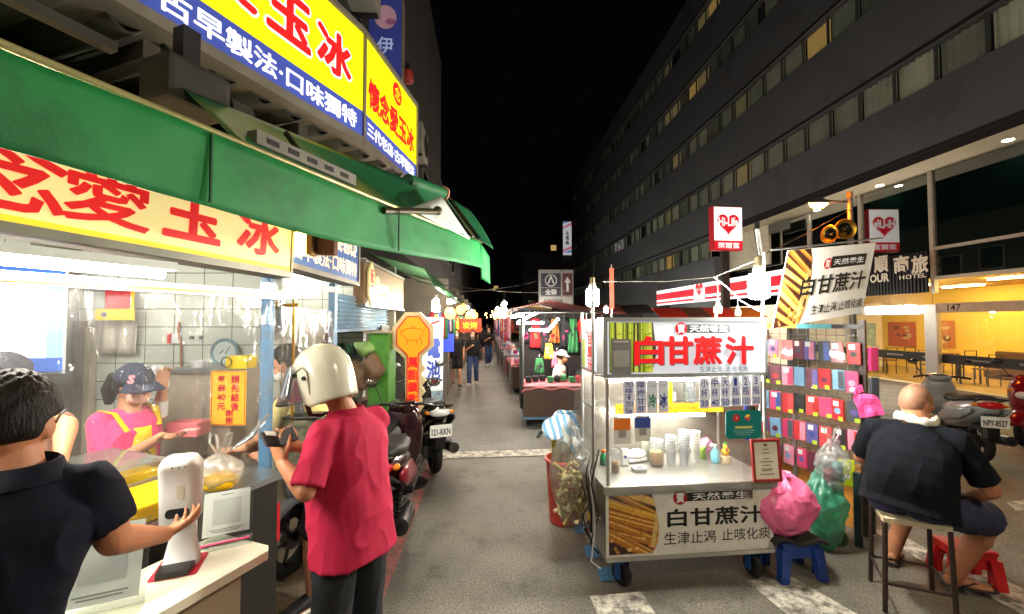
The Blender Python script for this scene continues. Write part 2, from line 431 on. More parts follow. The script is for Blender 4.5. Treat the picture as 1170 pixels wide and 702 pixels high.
sheet('lane_paving', [tuple(U(-.66, 6.0, 0))[:2], tuple(U(1.55, 6.22, 0))[:2], tuple(U(2.6, 30, 0))[:2], tuple(U(2.6, 80, 0))[:2], tuple(U(-.66, 80, 0))[:2]], .004, pavers())
ub = lambda u, v: tuple(U(u, v, 0))[:2]
sheet('pavement', [ub(-8, -8), ub(-1.02, -8), ub(-1.02, 80), ub(-8, 80)], .004, TAN)
sheet('drain_strip', [ub(-1.02, -8), ub(-.80, -8), ub(-.80, 80), ub(-1.02, 80)], .004, DRAIN)
sheet('kerb_line', [ub(-.80, -8), ub(-.69, -8), ub(-.69, 6.05), ub(-.80, 6.05)], .006, REDL)
# the joint slots of the drain covers
b = MB().m(mat('slot_dirt', (40, 38, 35), .9))
for i in range(14):
    for j in range(3):
        o = U(-.97+.05*j, 1.5+.45*i, .0075); b.add([o, o+UR*.02, o+UR*.02+UD*.3, o+UD*.3], [(0, 1, 2, 3)])
b.build('drain_slots', kind='structure')
def gp(*pp): return [tuple(G(*p))[:2] for p in pp]
sheet('stop_line', gp((498, 517.5), (636, 513.5), (640, 520.5), (497, 525)), .008, WP)
sheet('crossing_stripe', gp((674, 682), (733, 677), (760, 720), (690, 722)), .005, WP)
sheet('crossing_stripe', gp((852, 664), (905, 660), (1010, 720), (925, 724)), .005, WP)
sheet('crossing_stripe', gp((1072, 650), (1110, 646), (1240, 706), (1190, 716)), .005, WP)
sheet('crossing_stripe', gp((1150, 574), (1172, 572), (1196, 582), (1160, 584)), .005, WP)
sheet('lane_edge_line', gp((992, 604), (1010, 602), (1098, 648), (1070, 652)), .005, WP)
for i, (x, y) in enumerate([(626, 528), (632, 544), (642, 562), (652, 580), (661, 603), (674, 630), (690, 656)]):
    k = (y-430)/170.
    sheet('ground_tape', gp((x-6*k, y-5*k), (x+6*k, y-6*k), (x+10*k, y+6*k), (x-3*k, y+7*k)), .0055, BLUET)
# ================================================================ sky, camera, render
w = bpy.data.worlds.new("World"); SC.world = w; w.use_nodes = True
w.node_tree.nodes['Background'].inputs[0].default_value = (.55, .62, .9, 1)
w.node_tree.nodes['Background'].inputs[1].default_value = .0009
cam = bpy.data.cameras.new('camera'); co = bpy.data.objects.new('camera', cam); C.objects.link(co); SC.camera = co
cam.sensor_width = 36; cam.lens = 36*FPX/1170; cam.clip_end = 600; cam.clip_start = .02
co.location = EYE; co.rotation_euler = (PI/2+PIT, 0, 0)
SC.view_settings.view_transform = 'Standard'; SC.view_settings.look = 'None'; SC.view_settings.gamma = 1; SC.view_settings.exposure = .9
SC.cycles.use_denoising = True; SC.cycles.sample_clamp_indirect = 3; SC.cycles.sample_clamp_direct = 0
SC.cycles.max_bounces = 6; SC.cycles.transparent_max_bounces = 14; SC.cycles.diffuse_bounces = 3; SC.cycles.glossy_bounces = 3
SC.cycles.caustics_reflective = False; SC.cycles.caustics_refractive = False; SC.cycles.use_light_tree = True
# ================================================================ ice dessert stall at the corner
def lampmat(name, col, e): return mat(name, col, .5, 0, 0, emit=e, ecol=col)
def FS(s, w, z): return frame(S(s, w, z), SD, UP, SN)
def FU(u, v, z): return frame(U(u, v, z), UD, UP, UR)        # faces the lane from its left side
def FV(u, v, z): return frame(U(u, v, z), UR, UP, -UD)       # faces the camera
def FC(p, yaw=0):                                            # upright panel facing the camera position, turned by yaw
    R = RZ(yaw) @ frame((0, 0, 0), V(1, 0, 0), UP, V(0, -1, 0)); R.translation = p; return R
M_CREAM = mat('lit_cream_sign_face', (250, 224, 152), .5, 0, .05, 1.5, emit=.55)
M_YEL = mat('lit_yellow_sign_face', (236, 226, 6), .45, 0, .03, 1, emit=.62)
M_GOLD = mat('gold_yellow_sign_edge', (250, 205, 40), .45, 0, .05, 3, emit=.6)
M_SBLUE = mat('lit_blue_sign_strip', (56, 74, 160), .45, 0, .04, 2, emit=.45)
M_REDL = mat('lit_red_lettering', (214, 20, 24), .5, 0, .05, 9, emit=.62)
M_WHL = mat('lit_white_lettering', (250, 250, 250), .5, 0, 0, emit=.7)
M_ALU = mat('aluminium_sign_frame', (126, 122, 112), .45, .4, .15, 5, .05, 60)
SL = ws(onS(335, 285, -2.05)); SX = (SD-UP*.04).normalized()
SGF = frame(S(SL, -2.052, 2.375), SX, SN.cross(SX), SN)
b = MB().m(M_CREAM); b.box2((-4.4, -.24, 0), (-.012, .24, .004), SGF)
b.m(M_GOLD); b.box2((-4.4, -.24, .0042), (-.012, -.218, .006), SGF)
b.m(M_REDL)
for ch, px, hh in (('冰', 297, .22), ('玉', 222, .22), ('愛', 126, .24), ('念', 8, .26)):
    s0 = ws(onS(px, 240, -2.05)); b.text(ch, SGF @ T(s0-SL, -.072, .002), w=hh*1.15, h=hh, off=.014 if ch in '愛念' else .028, z=.006, keep=False)
r = thing('shop_sign', 'long cream lightbox sign with big red characters above the ice stall counter', 'sign', S(SL-1, -2.1, 2.12))
b.build('sign_face', r)
b = MB().m(M_ALU)
for z0, z1 in ((-.275, -.242), (.242, .275)): b.box2((-4.42, z0, -.148), (0, z1, .012), SGF)
b.box2((-.0115, -.2415, -.148), (0, .2415, .012), SGF)
b.m(mat('sign_box_back', (92, 88, 80), .6)).box2((-4.4, -.24, -.148), (-.014, .24, -.008), SGF)
b.build('sign_box', r)
FR = frame((0, 0, 0), SD, SN, UP)      # boxes given as (s, w, z); mirrored frame keeps box shapes right
# the tube lamp under the sign
r = thing('fluorescent_lamp', 'bright white tube lamp under the cream lightbox sign', 'lamp', S(0, -2.0, 2.03))
MB().m(TUBE).tube([S(-1.3, -1.98, 2.045), S(ws(onS(186, 300, -1.98)), -1.98, 2.045)], .019, 10).build('tube', r)
MB().m(WHITEP).box2((-1.34, -2.02, 2.062), (ws(onS(190, 300, -1.98))+.02, -1.94, 2.096), FR).build('lamp_housing', r)
# header rail carrying the plastic sheets
r = thing('header_rail', 'grey steel rail with a thin gold strip holding up the clear plastic sheet', 'rail', S(0, -2.1, 1.95))
MB().m(STEEL).box2((-2.5, -2.14, 1.975), (SL+.02, -2.085, 2.02), FR).build('rail', r)
MB().m(mat('gold_trim', (196, 160, 60), .35, .6)).box2((-2.5, -2.085, 1.985), (SL, -2.076, 1.997), FR).build('trim_strip', r)
# clear sheets
def sheet_curtain(P0, P1, z0, z1, nf, amp, nu=60):
    d = (P1-P0); L_ = d.length; d.normalize(); nn = V(d.y, -d.x, 0)
    def fn(i, j):
        t = .5+.5*(1-j)
        a = amp*(math.sin(i*nf*2*PI+.8*math.sin(i*9))*(.35+.65*j)+.5*math.sin(i*nf*5.1+j*3))
        return P0+d*(L_*i)+nn*a*t+UP*(z1+(z0-z1)*j+.012*math.sin(i*nf*7)*(1 if j == 1 else 0))
    return MB().m(PLASTIC).grid(fn, nu, 10)
SR = ws(onS(322, 400, -2.12))
sheet_curtain(S(-.6, -2.12, 0), S(SR, -2.12, 0), 1.20, 1.985, 9, .018, 110).build('plastic_curtain', None, 'wide clear plastic sheet hanging in front of the woman serving ice', 'curtain')
c2 = onU(322, 400, -1.24)
sheet_curtain(U(-1.22, 2.55, 0), U(-1.22, 3.40, 0), 1.35, 1.93, 6, .012, 60).build('plastic_curtain', None, 'narrow clear plastic sheet between the brass pole and the pale blue post', 'curtain')
sheet_curtain(S(SR+.01, -2.16, 0), S(SR+.16, -2.10, 0), 1.05, 1.99, 3, .02, 30).build('plastic_curtain', None, 'bunched clear plastic strip beside the blue stall post', 'curtain')
# posts
def post(p, z0, z1, sx, sy, mt, lab, name='stall_post', cat='post', bend=None):
    r = thing(name, lab, cat, (p[0], p[1], z0)); MB().m(mt).box((p[0], p[1], (z0+z1)/2), (sx, sy, z1-z0), None, .006).build('upright', r)
    MB().m(STEEL).box((p[0], p[1], z1-.05), (sx*1.25, sy*1.25, .05), None, .004).build('bracket', r)
    return r
pb = S(SR-.03, -2.2, 0); post(pb, .9, 2.1, .055, .05, BLUEM, 'worn blue steel post at the right end of the tiled booth')
pb = U(-1.24, 3.43, 0); post(pb, .004, 2.15, .05, .06, BLUEM, 'pale blue steel post beside the half open roller shutter')
pb = U(-1.17, 2.60, 0)
r = thing('curtain_pole', 'thin brass pole with a clamp at the corner of the plastic sheets', 'pole', (pb.x, pb.y, 1.0))
BRASS = mat('brass', (176, 138, 70), .3, .9)
MB().m(BRASS).cyl((pb.x, pb.y, 1.2), (pb.x, pb.y, 1.98), .008).build('pole', r)
MB().m(BRASS).cyl((pb.x-.09, pb.y, 1.945), (pb.x+.03, pb.y, 1.945), .011).ell((pb.x-.1, pb.y, 1.945), .017).build('clamp', r)
# tiled walls
def tiles(name, c=(206, 212, 200), g=(120, 120, 108), w=.24, h=.15):
    m = mat(name, c, .22, 0, 0); nt = m.node_tree; N = nt.nodes; L = nt.links
    br = N.new('ShaderNodeTexBrick'); br.offset = 0; br.inputs['Scale'].default_value = 1; br.inputs['Brick Width'].default_value = w; br.inputs['Row Height'].default_value = h
    br.inputs['Mortar Size'].default_value = .004; br.inputs['Color1'].default_value = (*lin(c), 1); br.inputs['Color2'].default_value = (*[v*.93 for v in lin(c)], 1); br.inputs['Mortar'].default_value = (*lin(g), 1)
    tc = N.new('ShaderNodeTexCoord'); mp = N.new('ShaderNodeMapping'); mp.inputs['Rotation'].default_value = (PI/2, 0, 0)
    L.new(tc.outputs['Object'], mp.inputs[0]); L.new(mp.outputs[0], br.inputs['Vector']); L.new(br.outputs[0], N['Principled BSDF'].inputs['Base Color'])
    bp = N.new('ShaderNodeBump'); bp.invert = True; bp.inputs['Strength'].default_value = .4; bp.inputs['Distance'].default_value = .003
    L.new(br.outputs['Fac'], bp.inputs['Height']); L.new(bp.outputs[0], N['Principled BSDF'].inputs['Normal']); return m
TILE = tiles('white_glazed_tiles')
MB().m(TILE).box2((-4.6, 3.5, 0), (-1.98, 3.6, 2.75)).build('tiled_wall', None, 'white tiled back wall of the ice stall booth', 'wall')
MB().m(TILE).box2((-3.2, 4.95, 0), (-1.75, 5.05, 2.6)).build('tiled_wall', None, 'white tiled wall seen through the narrow plastic sheet', 'wall')
MB().m(mat('dim_side_wall', (150, 146, 134), .7, 0, .1, 3)).box2((-4.7, -.5, 0), (-4.6, 3.6, 2.75)).build('side_wall', None, 'plain grey side wall closing the far end of the ice stall', 'wall')
r = thing('door_frame', 'worn beige wooden frame standing against the white tiled wall', 'frame', (-3.63, 3.44, 0))
WD = mat('worn_beige_wood', (168, 158, 134), .6, 0, .2, 3, .1, 40, dirt=(120, 104, 82), stretch=(1, 1, .2))
MB().m(WD).box((-3.66, 3.44, 1.0), (.1, .09, 2.0), None, .008).box((-3.46, 3.46, .9), (.05, .06, 1.8), None, .006).build('jamb', r)
MB().m(mat('dark_doorway_panel', (120, 112, 96), .7, 0, .2, 3)).box((-3.56, 3.475, .95), (.14, .03, 1.8)).build('panel', r)
# ceiling of the stall
RUST = mat('grimy_dark_roof_sheet', (58, 58, 46), .7, .2, .3, 2, .1, 30, dirt=(34, 32, 26), dirts=1.5)
def corr(i, j): return S(-2.5+5.3*i, -1.98-2.6*j, 3.02+.03*math.sin(i*170)+.10*j)
r = thing('stall_roof', 'grimy dark corrugated roof over the ice stall with steel rafters', 'roof', S(0, -3, 3.0))
MB().m(RUST).grid(corr, 230, 2, True, None, .01).build('roof_sheet', r)
for k, s0 in enumerate((-1.2, -.45, .3, 1.05, 1.8)):
    MB().m(mat('rafter_steel', (56, 55, 45), .6, .3, .25, 5)).box2((s0-.03, -4.4, 2.90), (s0+.03, -1.95, 2.975), FR).build('rafter', r)
MB().m(mat('rafter_steel')).box2((-2.4, -2.55, 2.82), (2.6, -2.47, 2.898), FR).build('purlin', r)
MB().m(mat('stall_ceiling', (176, 172, 158), .7, 0, .15, 3)).box2((-2.6, -4.6, 2.69), (2.2, -2.22, 2.72), FR).build('stall_ceiling', None, 'pale ceiling panel above the ice stall interior', 'ceiling')
r = thing('unlit_tube_lamp', 'unlit slotted grey lamp fitting on top of the green awning', 'lamp', S(1.3, -1.38, 2.47))
b = MB().m(mat('grey_lamp_metal', (120, 118, 112), .5, .2)).box2((1.05, -1.40, 2.475), (1.55, -1.35, 2.525), FR).m(BLACKI)
for k in range(5): b.box2((1.09+.09*k, -1.3499, 2.49), (1.14+.09*k, -1.348, 2.51), FR)
b.build('fitting', r)
MB().m(DARKM).tube([S(1.3, -1.40, 2.52), S(1.3, -1.5, 2.64)], .012, 6).build('bracket', r)
r = thing('motor_box', 'dark dusty motor box hanging under the corrugated roof', 'motor', S(1.05, -1.62, 2.62))
MB().m(mat('dusty_motor', (44, 43, 38), .7, .2, .3, 8, .2, 30)).box2((.9, -1.75, 2.62), (1.12, -1.58, 2.78), FR, .02).cyl(S(1.15, -1.66, 2.7), S(1.24, -1.66, 2.7), .05).build('housing', r)
MB().m(DARKM).box2((.98, -1.70, 2.78), (1.04, -1.64, 2.93), FR).build('hanger', r)
MB().m(mat('dusty_motor')).box2((.2, -1.7, 2.72), (.8, -1.66, 2.75), FR).build('roof_batten', None, 'thin dusty metal batten under the dark stall roof', 'batten')
# ---------------------------------------------------------------- big corner sign
r = thing('corner_sign', 'big two-faced yellow lightbox sign with blue strip at the corner above the awning', 'sign', S(1.2, -2.0, 3.05))
CP = V(-.99, 2.76, 0); C2 = V(-.86, 3.72, 0); sc = ws(CP)
b = MB().m(M_YEL).box2((-1.6-sc, 3.245, -.004), (-.01, 3.77, 0), frame(CP, SD, UP, SN))
b.m(M_SBLUE).box2((-1.6-sc, 3.075, -.004), (-.01, 3.244, 0), frame(CP, SD, UP, SN))
for ch, s0 in (('冰', 1.975), ('玉', 1.65), ('愛', 1.32), ('念', .99), ('懷', .66)):
    F = FS(s0, CP.dot(SN), 3.485)
    b.m(M_WHL).text(ch, F, w=.31, h=.30, off=.075, z=.002, keep=False); b.m(M_REDL).text(ch, F, w=.285, h=.275, off=.035, z=.004, keep=False)
b.m(M_WHL).text('古早製法·口味獨特', FS(1.60, CP.dot(SN), 3.155), w=1.14, h=.115, off=.02, z=.003, keep=False)
b.build('front_face', r)
d2 = (C2-CP); L2 = d2.length; d2.normalize(); F2 = frame(CP, d2, UP)
b = MB().m(M_YEL).box2((.012, 3.245, -.004), (L2, 3.77, 0), F2).m(M_SBLUE).box2((.012, 3.075, -.004), (L2, 3.244, 0), F2)
b.m(M_REDL).prism(circ(L2*.56, 3.66, .085, 24), .002, F2, .001)
b.m(M_YEL).text('念', F2 @ T(L2*.56, 3.66, 0), w=.11, h=.11, off=.01, z=.0045)
b.m(M_REDL).text('懷念愛玉冰', F2 @ T(L2*.5, 3.42, 0), w=L2*.88, h=.22, off=.035, z=.002, keep=False)
b.m(M_WHL).text('三代老店·古早製法', F2 @ T(L2*.5, 3.16, 0), w=L2*.9, h=.1, off=.02, z=.002, keep=False); b.build('side_face', r)
b = MB().m(M_ALU)
F1 = frame(CP, SD, UP, SN)
b.box2((-1.62-sc, 3.02, -.30), (0, 3.07, .012), F1).box2((-1.62-sc, 3.775, -.30), (0, 3.81, .012), F1)
b.box2((.004, 3.02, -.25), (L2+.02, 3.07, .012), F2).box2((.004, 3.775, -.25), (L2+.02, 3.81, .012), F2).box2((L2+.001, 3.071, -.25), (L2+.021, 3.774, .012), F2)
b.box2((-.009, 3.071, -.08), (.010, 3.774, .013), F1); b.build('sign_frame', r)
# ---------------------------------------------------------------- green awning
GRN = mat('green_awning_canvas', (10, 128, 62), .62, 0, .10, 4, .25, 260, dirt=(16, 92, 50), dirts=2.2)
GRN2 = mat('dark_green_tarpaulin', (34, 92, 60), .35, 0, .2, 3, .25, 14)
SE = 2.76
r = thing('green_awning', 'long green fabric awning with a plain valance over the ice stall counter', 'awning', S(.6, -1.4, 2.2))
b = MB().m(GRN).grid(lambda i, j: S(-1.9+(SE+1.9)*i, -1.30+.012*math.sin(i*14+j)+.03*j*(i**6)+.007*noise.noise(V(i*22, j*1.5, 3))+.004*noise.noise(V(i*60, j*4, 1)), 2.42-(.22+.02*math.sin(i*11))*j-.012*math.sin(i*5)), 170, 8, True, None, .003)
b.m(mat('awning_seam', (6, 74, 38), .7)); s1 = ws(onS(236, 200, -1.3))
for q in (-2, -1, 0, 1): b.box2((s1+.93*q-.003, -1.284+.004*abs(q), 2.205), (s1+.93*q+.003, -1.277+.004*abs(q), 2.412), FR)
b.build('valance', r)
MB().m(mat('awning_bar', (176, 170, 120), .35, .5)).tube([S(-1.9, -1.305, 2.43), S(SE, -1.305, 2.432)], .011, 8).build('front_bar', r)
RO = S(2.72, -1.57, 2.80)
def cf(i, j):
    s0 = .95+(SE-.95)*i; t = i**.8
    top = S(s0, -1.58, 2.66+.14*i); bot = S(s0, -1.31, 2.435); p = top.lerp(bot, j)
    return p+SN*(-.05*math.sin(j*PI)*t)-UP*.03*math.sin(j*PI)*t
MB().m(GRN2).grid(cf, 40, 12, True, None, .003).build('canopy', r)
MB().m(mat('pale_awning_lining', (196, 206, 200), .5, 0, .08, 3)).grid(lambda i, j: onS(468, 239, -1.30).lerp(onS(504, 224, -1.42), i).lerp(onS(536, 274, -1.28).lerp(onS(537, 273, -1.285), i), j), 6, 6, True, None, .002).build('side_lining', r)
MB().m(GRN2).tube([S(2.3, -1.585, 2.765), RO], .045, 14).m(mat('salmon_roller_cap', (206, 140, 118), .55)).cyl(RO, RO+SD*.012, .056, n=20).build('roller', r)
MB().m(CHROME).tube([RO+SD*.02, S(SE+.005, -1.30, 2.44)], .016, 10).tube([RO+SD*.05+SN*.02, S(SE+.03, -1.27, 2.42)], .008, 8).build('arm', r)
MB().m(mat('dark_bronze_arm', (66, 62, 46), .45, .5)).tube([onS(438, 241, -1.3), onS(498, 242, -1.3)], .018, 8).ell(onS(500, 241, -1.3), .028).build('folding_arm', r)
e0, e1 = RO+SD*.03, S(SE+.01, -1.29, 2.44)
MB().m(GRN2).grid(lambda i, j: e0.lerp(e1, j)+SD*(.26*i*(1-.75*j*j))+UP*(-.10*i*j*0-.06*i)+SN*(.08*i), 8, 10, True, None, .003).build('end_flap', r)
MB().m(GRN).grid(lambda i, j: S(SE+.02+.02*j+.10*i, -1.29+.03*i, 2.43-.10*i-.27*j*(1-.25*i)), 4, 6, True, None, .003).build('end_valance', r)
# ---------------------------------------------------------------- counters
r = thing('serving_counter', 'stainless steel serving counter of the ice stall with a glass edge and dark front', 'counter', S(.9, -2.3, 0))
SCR = 1.74
MB().m(STEEL).box2((-1.2, -2.9, 1.0), (SCR, -1.97, 1.03), FR).build('counter_top', r)
MB().m(mat('dark_counter_front', (52, 50, 46), .4, .4, .2, 6)).box2((-1.2, -2.02, .12), (SCR-.03, -1.99, .998), FR).box2((SCR-.06, -2.88, .12), (SCR-.03, -2.021, .998), FR).box2((-1.2, -2.88, .1), (SCR-.061, -2.021, .16), FR).build('cabinet', r)
MB().m(GLASS).box2((1.33, -1.985, 1.031), (SCR-.03, -1.978, 1.085), FR).build('glass_edge', r)
MB().m(mat('red_plastic', (196, 26, 40), .4)).box2((SCR-.028, -2.04, .66), (SCR-.003, -2.0, .86), FR).build('red_strip', r)
MB().m(STEEL).box2((SCR-.028, -2.5, .9), (SCR, -2.05, .94), FR).build('edge_trim', r)
r = thing('side_ledge', 'cream white side shelf with rounded end holding the hand sanitiser', 'shelf', S(.8, -1.7, 0))
LW = mat('cream_laminate', (232, 226, 204), .3, 0, .05, 4, dirt=(212, 200, 164), dirts=2)
def ledge_poly(): return [(-1.0, -1.90), (1.335-.03, -1.90), (1.335, -1.87), (1.335, -1.60), (1.305, -1.565), (-1.0, -1.565)]
Fz = frame((0, 0, 0), SD, SN, UP)
MB().m(LW).prism(ledge_poly(), .035, Fz, .865).build('shelf_top', r)
MB().m(mat('beige_cabinet_side', (196, 184, 158), .5, 0, .1, 4)).box2((-.9, -1.86, .48), (1.26, -1.66, .862), FR).build('shelf_box', r)
for s0 in (-.7, 1.15):
    MB().m(STEEL).box2((s0-.02, -1.80, .10), (s0+.02, -1.76, .478), FR).build('leg', r)
    MB().m(RUBBER).cyl(S(s0, -1.80, .065), S(s0, -1.75, .065), .06, n=18).build('caster', r)
MB().m(BLACKP).tube([S(.95, -1.565, .85), S(.93, -1.60, .70), S(.85, -1.62, .5), S(.82, -1.6, .3)], .012, 8, ell=.4).build('strap', r)
# jelly tanks
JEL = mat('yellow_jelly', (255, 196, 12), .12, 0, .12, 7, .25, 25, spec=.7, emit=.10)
r = thing('fluorescent_lamp', 'white tube lamp added under the ceiling inside the ice stall', 'lamp', S(0, -2.6, 2.62))  # unseen second tube, added to brighten the stall interior
MB().m(lampmat('added_ceiling_tube', (255, 250, 240), 210)).tube([S(-.6, -2.75, 2.63), S(1.2, -2.75, 2.63)], .016, 8).build('tube', r)
MB().m(WHITEP).box2((-.65, -2.79, 2.652), (1.25, -2.71, 2.688), FR).build('lamp_housing', r)
r = thing('jelly_tank', 'big clear covered tank of yellow jelly on the serving counter', 'food tank', S(1.0, -2.5, 1.03))
MB().m(JEL).box2((.36, -2.74, 1.035), (1.34, -2.33, 1.14), FR, .015).build('jelly', r)
MB().m(film('milky_lid', (236, 240, 238), .10, .04, 6, .06, haze=.40)).box2((.34, -2.76, 1.175), (1.36, -2.31, 1.183), FR).build('lid', r)
b = MB().m(GLASS)
b.box2((.34, -2.315, 1.031), (1.36, -2.31, 1.174), FR).box2((1.355, -2.76, 1.031), (1.36, -2.316, 1.174), FR).build('tank_wall', r)
r = thing('jelly_tray', 'low open tray of bright yellow jelly in front of the covered tank', 'food tray', S(1.0, -2.15, 1.03))
MB().m(JEL).box2((.36, -2.27, 1.034), (1.30, -1.985, 1.105), FR, .01).build('jelly', r)
b = MB().m(STEEL); b.box2((.34, -2.29, 1.031), (1.32, -2.275, 1.115), FR).m(GLASS).box2((.34, -1.982, 1.031), (1.32, -1.978, 1.125), FR).box2((1.302, -2.274, 1.031), (1.306, -1.983, 1.125), FR); b.build('tray', r)
# hand sanitiser
p = G(205, 648, .90); p.z = .9
Fd = T(*p) @ RZ(math.radians(-28))      # local: front is -y after turning the camera-facing way
Fd = T(*p) @ RZ(math.radians(22))
r = thing('hand_sanitiser', 'white automatic hand sanitiser dispenser with black sensor window on a stand', 'dispenser', tuple(p))
def slab(mb, prof, F):       # loft of rounded rectangles (z, halfwidth, y0, y1)
    rings = []
    for z, hw, y0, y1 in prof:
        rings.append([(x, (y0+y1)/2+yy, z) for x, yy in rrect(2*hw, y1-y0, min(hw, (y1-y0)/2)*.55, 3)])
    mb.loft(rings, True, True, F)
b = MB().m(WHITEP); slab(b, [(.175, .052, -.045, .055), (.185, .062, -.05, .06), (.30, .064, -.05, .06), (.385, .066, -.062, .058), (.40, .062, -.075, .05), (.425, .05, -.07, .03), (.432, .035, -.05, .01)], Fd); b.build('body', r)
b = MB().m(mat('clear_tinted_tank', (196, 190, 172), .15)); b.prism(rrect(.022, .085, .01), .002, Fd @ frame((.012, -.052, .318), (1, 0, 0), UP, (0, -1, 0))); b.build('level_window', r)
MB().m(BLACKP).prism(rrect(.075, .034, .014), .004, Fd @ frame((.004, -.0505, .225), (1, 0, 0), UP, (0, -1, 0))).m(mat('sensor_lens', (40, 44, 60), .1)).prism(rrect(.04, .014, .006), .001, Fd @ frame((.01, -.0505, .225), (1, 0, 0), UP, (0, -1, 0)), .0045).build('sensor_window', r)
b = MB().m(WHITEP)
b.box((0, .03, .0), (.001, .001, .001), Fd)
slab(b, [(.004, .062, -.02, .05), (.02, .058, 0, .05), (.09, .045, .015, .05), (.176, .045, .01, .05)], Fd); b.build('stand', r)
MB().m(BLACKP).prism([(-.05, -.085), (.05, -.085), (.056, -.02), (-.056, -.02)], .02, Fd, .006).build('drip_tray', r)
MB().m(mat('grey_dot', (110, 110, 112), .5)).prism(circ(-.02, 0, .004, 8), .001, Fd @ frame((0.012, -.0762, .402), (1, 0, 0), UP, (0, -1, 0))).prism(circ(0, 0, .004, 8), .001, Fd @ frame((0.012, -.0762, .402), (1, 0, 0), UP, (0, -1, 0))).prism(circ(.02, 0, .004, 8), .001, Fd @ frame((.012, -.0762, .402), (1, 0, 0), UP, (0, -1, 0))).build('light_dots', r)
MB().m(mat('red_mat', (200, 40, 60), .5)).prism(rrect(.15, .16, .01), .0035, Fd, .0003).build('base_mat', r)
# payment stands (their codes are left blank)
def pay_stand(p, yaw, tilt, w, h, lab, bar):
    r = thing('payment_stand', lab, 'sign holder', tuple(p)); F = T(*p) @ RZ(yaw)
    Ft = F @ T(0, 0, .006) @ RX(-tilt) @ frame((0, 0, 0), (1, 0, 0), UP, (0, -1, 0))
    MB().m(PAPER).box((0, h*.53, 0), (w*.86, h*.88, .001), Ft).m(mat('faint_grey_print', (150, 148, 146), .7)).box((0, h*.9, .0012), (w*.22, h*.02, .0005), Ft).box((0, h*.2, .0012), (w*.6, h*.018, .0005), Ft).box((0, h*.16, .0012), (w*.5, h*.018, .0005), Ft).m(mat('pale_grey_panel', (205, 204, 200), .7)).box((0, h*.55, .0012), (w*.52, w*.52, .0005), Ft).build('sheet', r)
    MB().m(GLASS).box((0, h/2, .0045), (w, h, .003), Ft).box((0, h/2, -.0045), (w, h, .003), Ft).box((0, 0, .04), (w, .004, .1), F @ frame((0, 0, .003), (1, 0, 0), UP, (0, -1, 0))).build('acrylic', r)
    if bar: MB().m(mat('pink_bar', (224, 70, 120), .5)).box((0, -.035, .0075), (w*.9, .018, .001), F).build('pink_strip', r)
    else: MB().m(mat('orange_sticker', (240, 190, 30), .5)).box((-w*.4, h*.62, .0066), (w*.14, .018, .0006), Ft).build('sticker', r)
p = G(112, 702, .9); p.z = .9; pay_stand(p, math.radians(26), math.radians(12), .235, .27, 'blank code stand with an orange sticker beside the man in navy', False)
p = G(258, 617, .9); p.z = .9; pay_stand(p, math.radians(30), math.radians(22), .20, .20, 'small blank code stand with a pink strip near the shelf end', True)
# bag of jelly
def bag(name, label, c, r3, mt, seed, lobes=3, neck=.12, handle=True, fillmt=None, fillh=.4, voxel=None, group=None):
    rn = random.Random(seed); ph = [rn.uniform(0, 6) for _ in range(8)]
    rt = thing(name, label, 'bag', tuple(c), 0, group)
    def fn(i, j):
        a = 2*PI*i; t = j
        prof = math.sin(min(1, t*1.25+.08)*PI*.5)**.6 if t < .55 else 1-(1-neck)*((t-.55)/.45)**1.4
        k = 1+.06*math.sin(3*a+ph[0])+.05*math.sin(5*a+ph[1]+t*5)+(.03+.12*max(0, t-.5))*math.sin(11*a+ph[2]+2*t)+.05*math.sin(7*a+9*t+ph[3])
        v = V(r3[0]*prof*k*math.cos(a), r3[1]*prof*k*math.sin(a), r3[2]*t*(1+.02*math.sin(4*a+ph[4])))
        d_ = V(math.cos(a), math.sin(a), .2); rm = max(r3[0], .1)
        return Vector(c)+v+d_*crumple(v, rm*.2*min(1, t*6+.2), 1.3/rm, seed)
    b = MB().m(mt).grid(fn, 80, 44); b.build('bag_skin', rt)
    if handle:
        z = c[2]+r3[2]
        b = MB().m(mt)
        for sg in (-1, 1):
            b.tube([V(c[0]+sg*.3*neck*r3[0], c[1], z-.01), V(c[0]+sg*.5*r3[0], c[1], z+.05), V(c[0]+sg*.55*r3[0], c[1]+.01, z+.10), V(c[0]+sg*.25*r3[0], c[1]+.01, z+.085), V(c[0], c[1], z)], .008, 6, ell=.3)
        b.build('handle', rt)
    if fillmt:
        b = MB().m(fillmt).ell((c[0], c[1], c[2]+r3[2]*fillh*.5+.004), (r3[0]*.86, r3[1]*.86, r3[2]*fillh*.5)); b.build('contents', rt)
    return rt
MILKY = film('milky_bag_plastic', (240, 238, 230), .10, 1.0, 16, .15, (1, 1, .6), .38)
p = G(250, 562, 1.032); bag('plastic_bag', 'clear knotted plastic bag of yellow jelly on the steel counter', p, (.10, .085, .18), MILKY, 4, fillmt=JEL, fillh=.5)
# booth furniture behind the sheet
def bx(name, lab, cat, a, b_, mt, bv=.006, **k): return MB().m(mt).box2(a, b_, None, bv).build(name, None, lab, cat, **k)
r = thing('steel_cabinet', 'grey steel machine cabinet carrying the yellow price notice', 'cabinet', (-2.12, 3.05, 0))
MB().m(mat('dull_steel_panel', (172, 160, 144), .4, .2, .1, 5)).box2((-2.42, 2.9, .3), (-1.93, 3.3, 1.495), None, .01).build('body', r)
MB().m(STEEL).box2((-2.44, 2.88, 1.4955), (-1.91, 3.32, 1.515)).build('top', r)
pn = at(261, 455, 2.88)
b = MB().m(mat('yellow_notice_card', (250, 190, 20), .6, 0, .05)).box((0, 0, 0), (.235, .37, .004), FC(pn, .06))
F = FC(pn, .06)
b.m(REDI); 
for x, y, w, h in ((0, .178, .22, .004), (0, -.178, .22, .004), (.108, 0, .004, .352), (-.108, 0, .004, .352)): b.box((x, y, .0025), (w, h, .001), F)
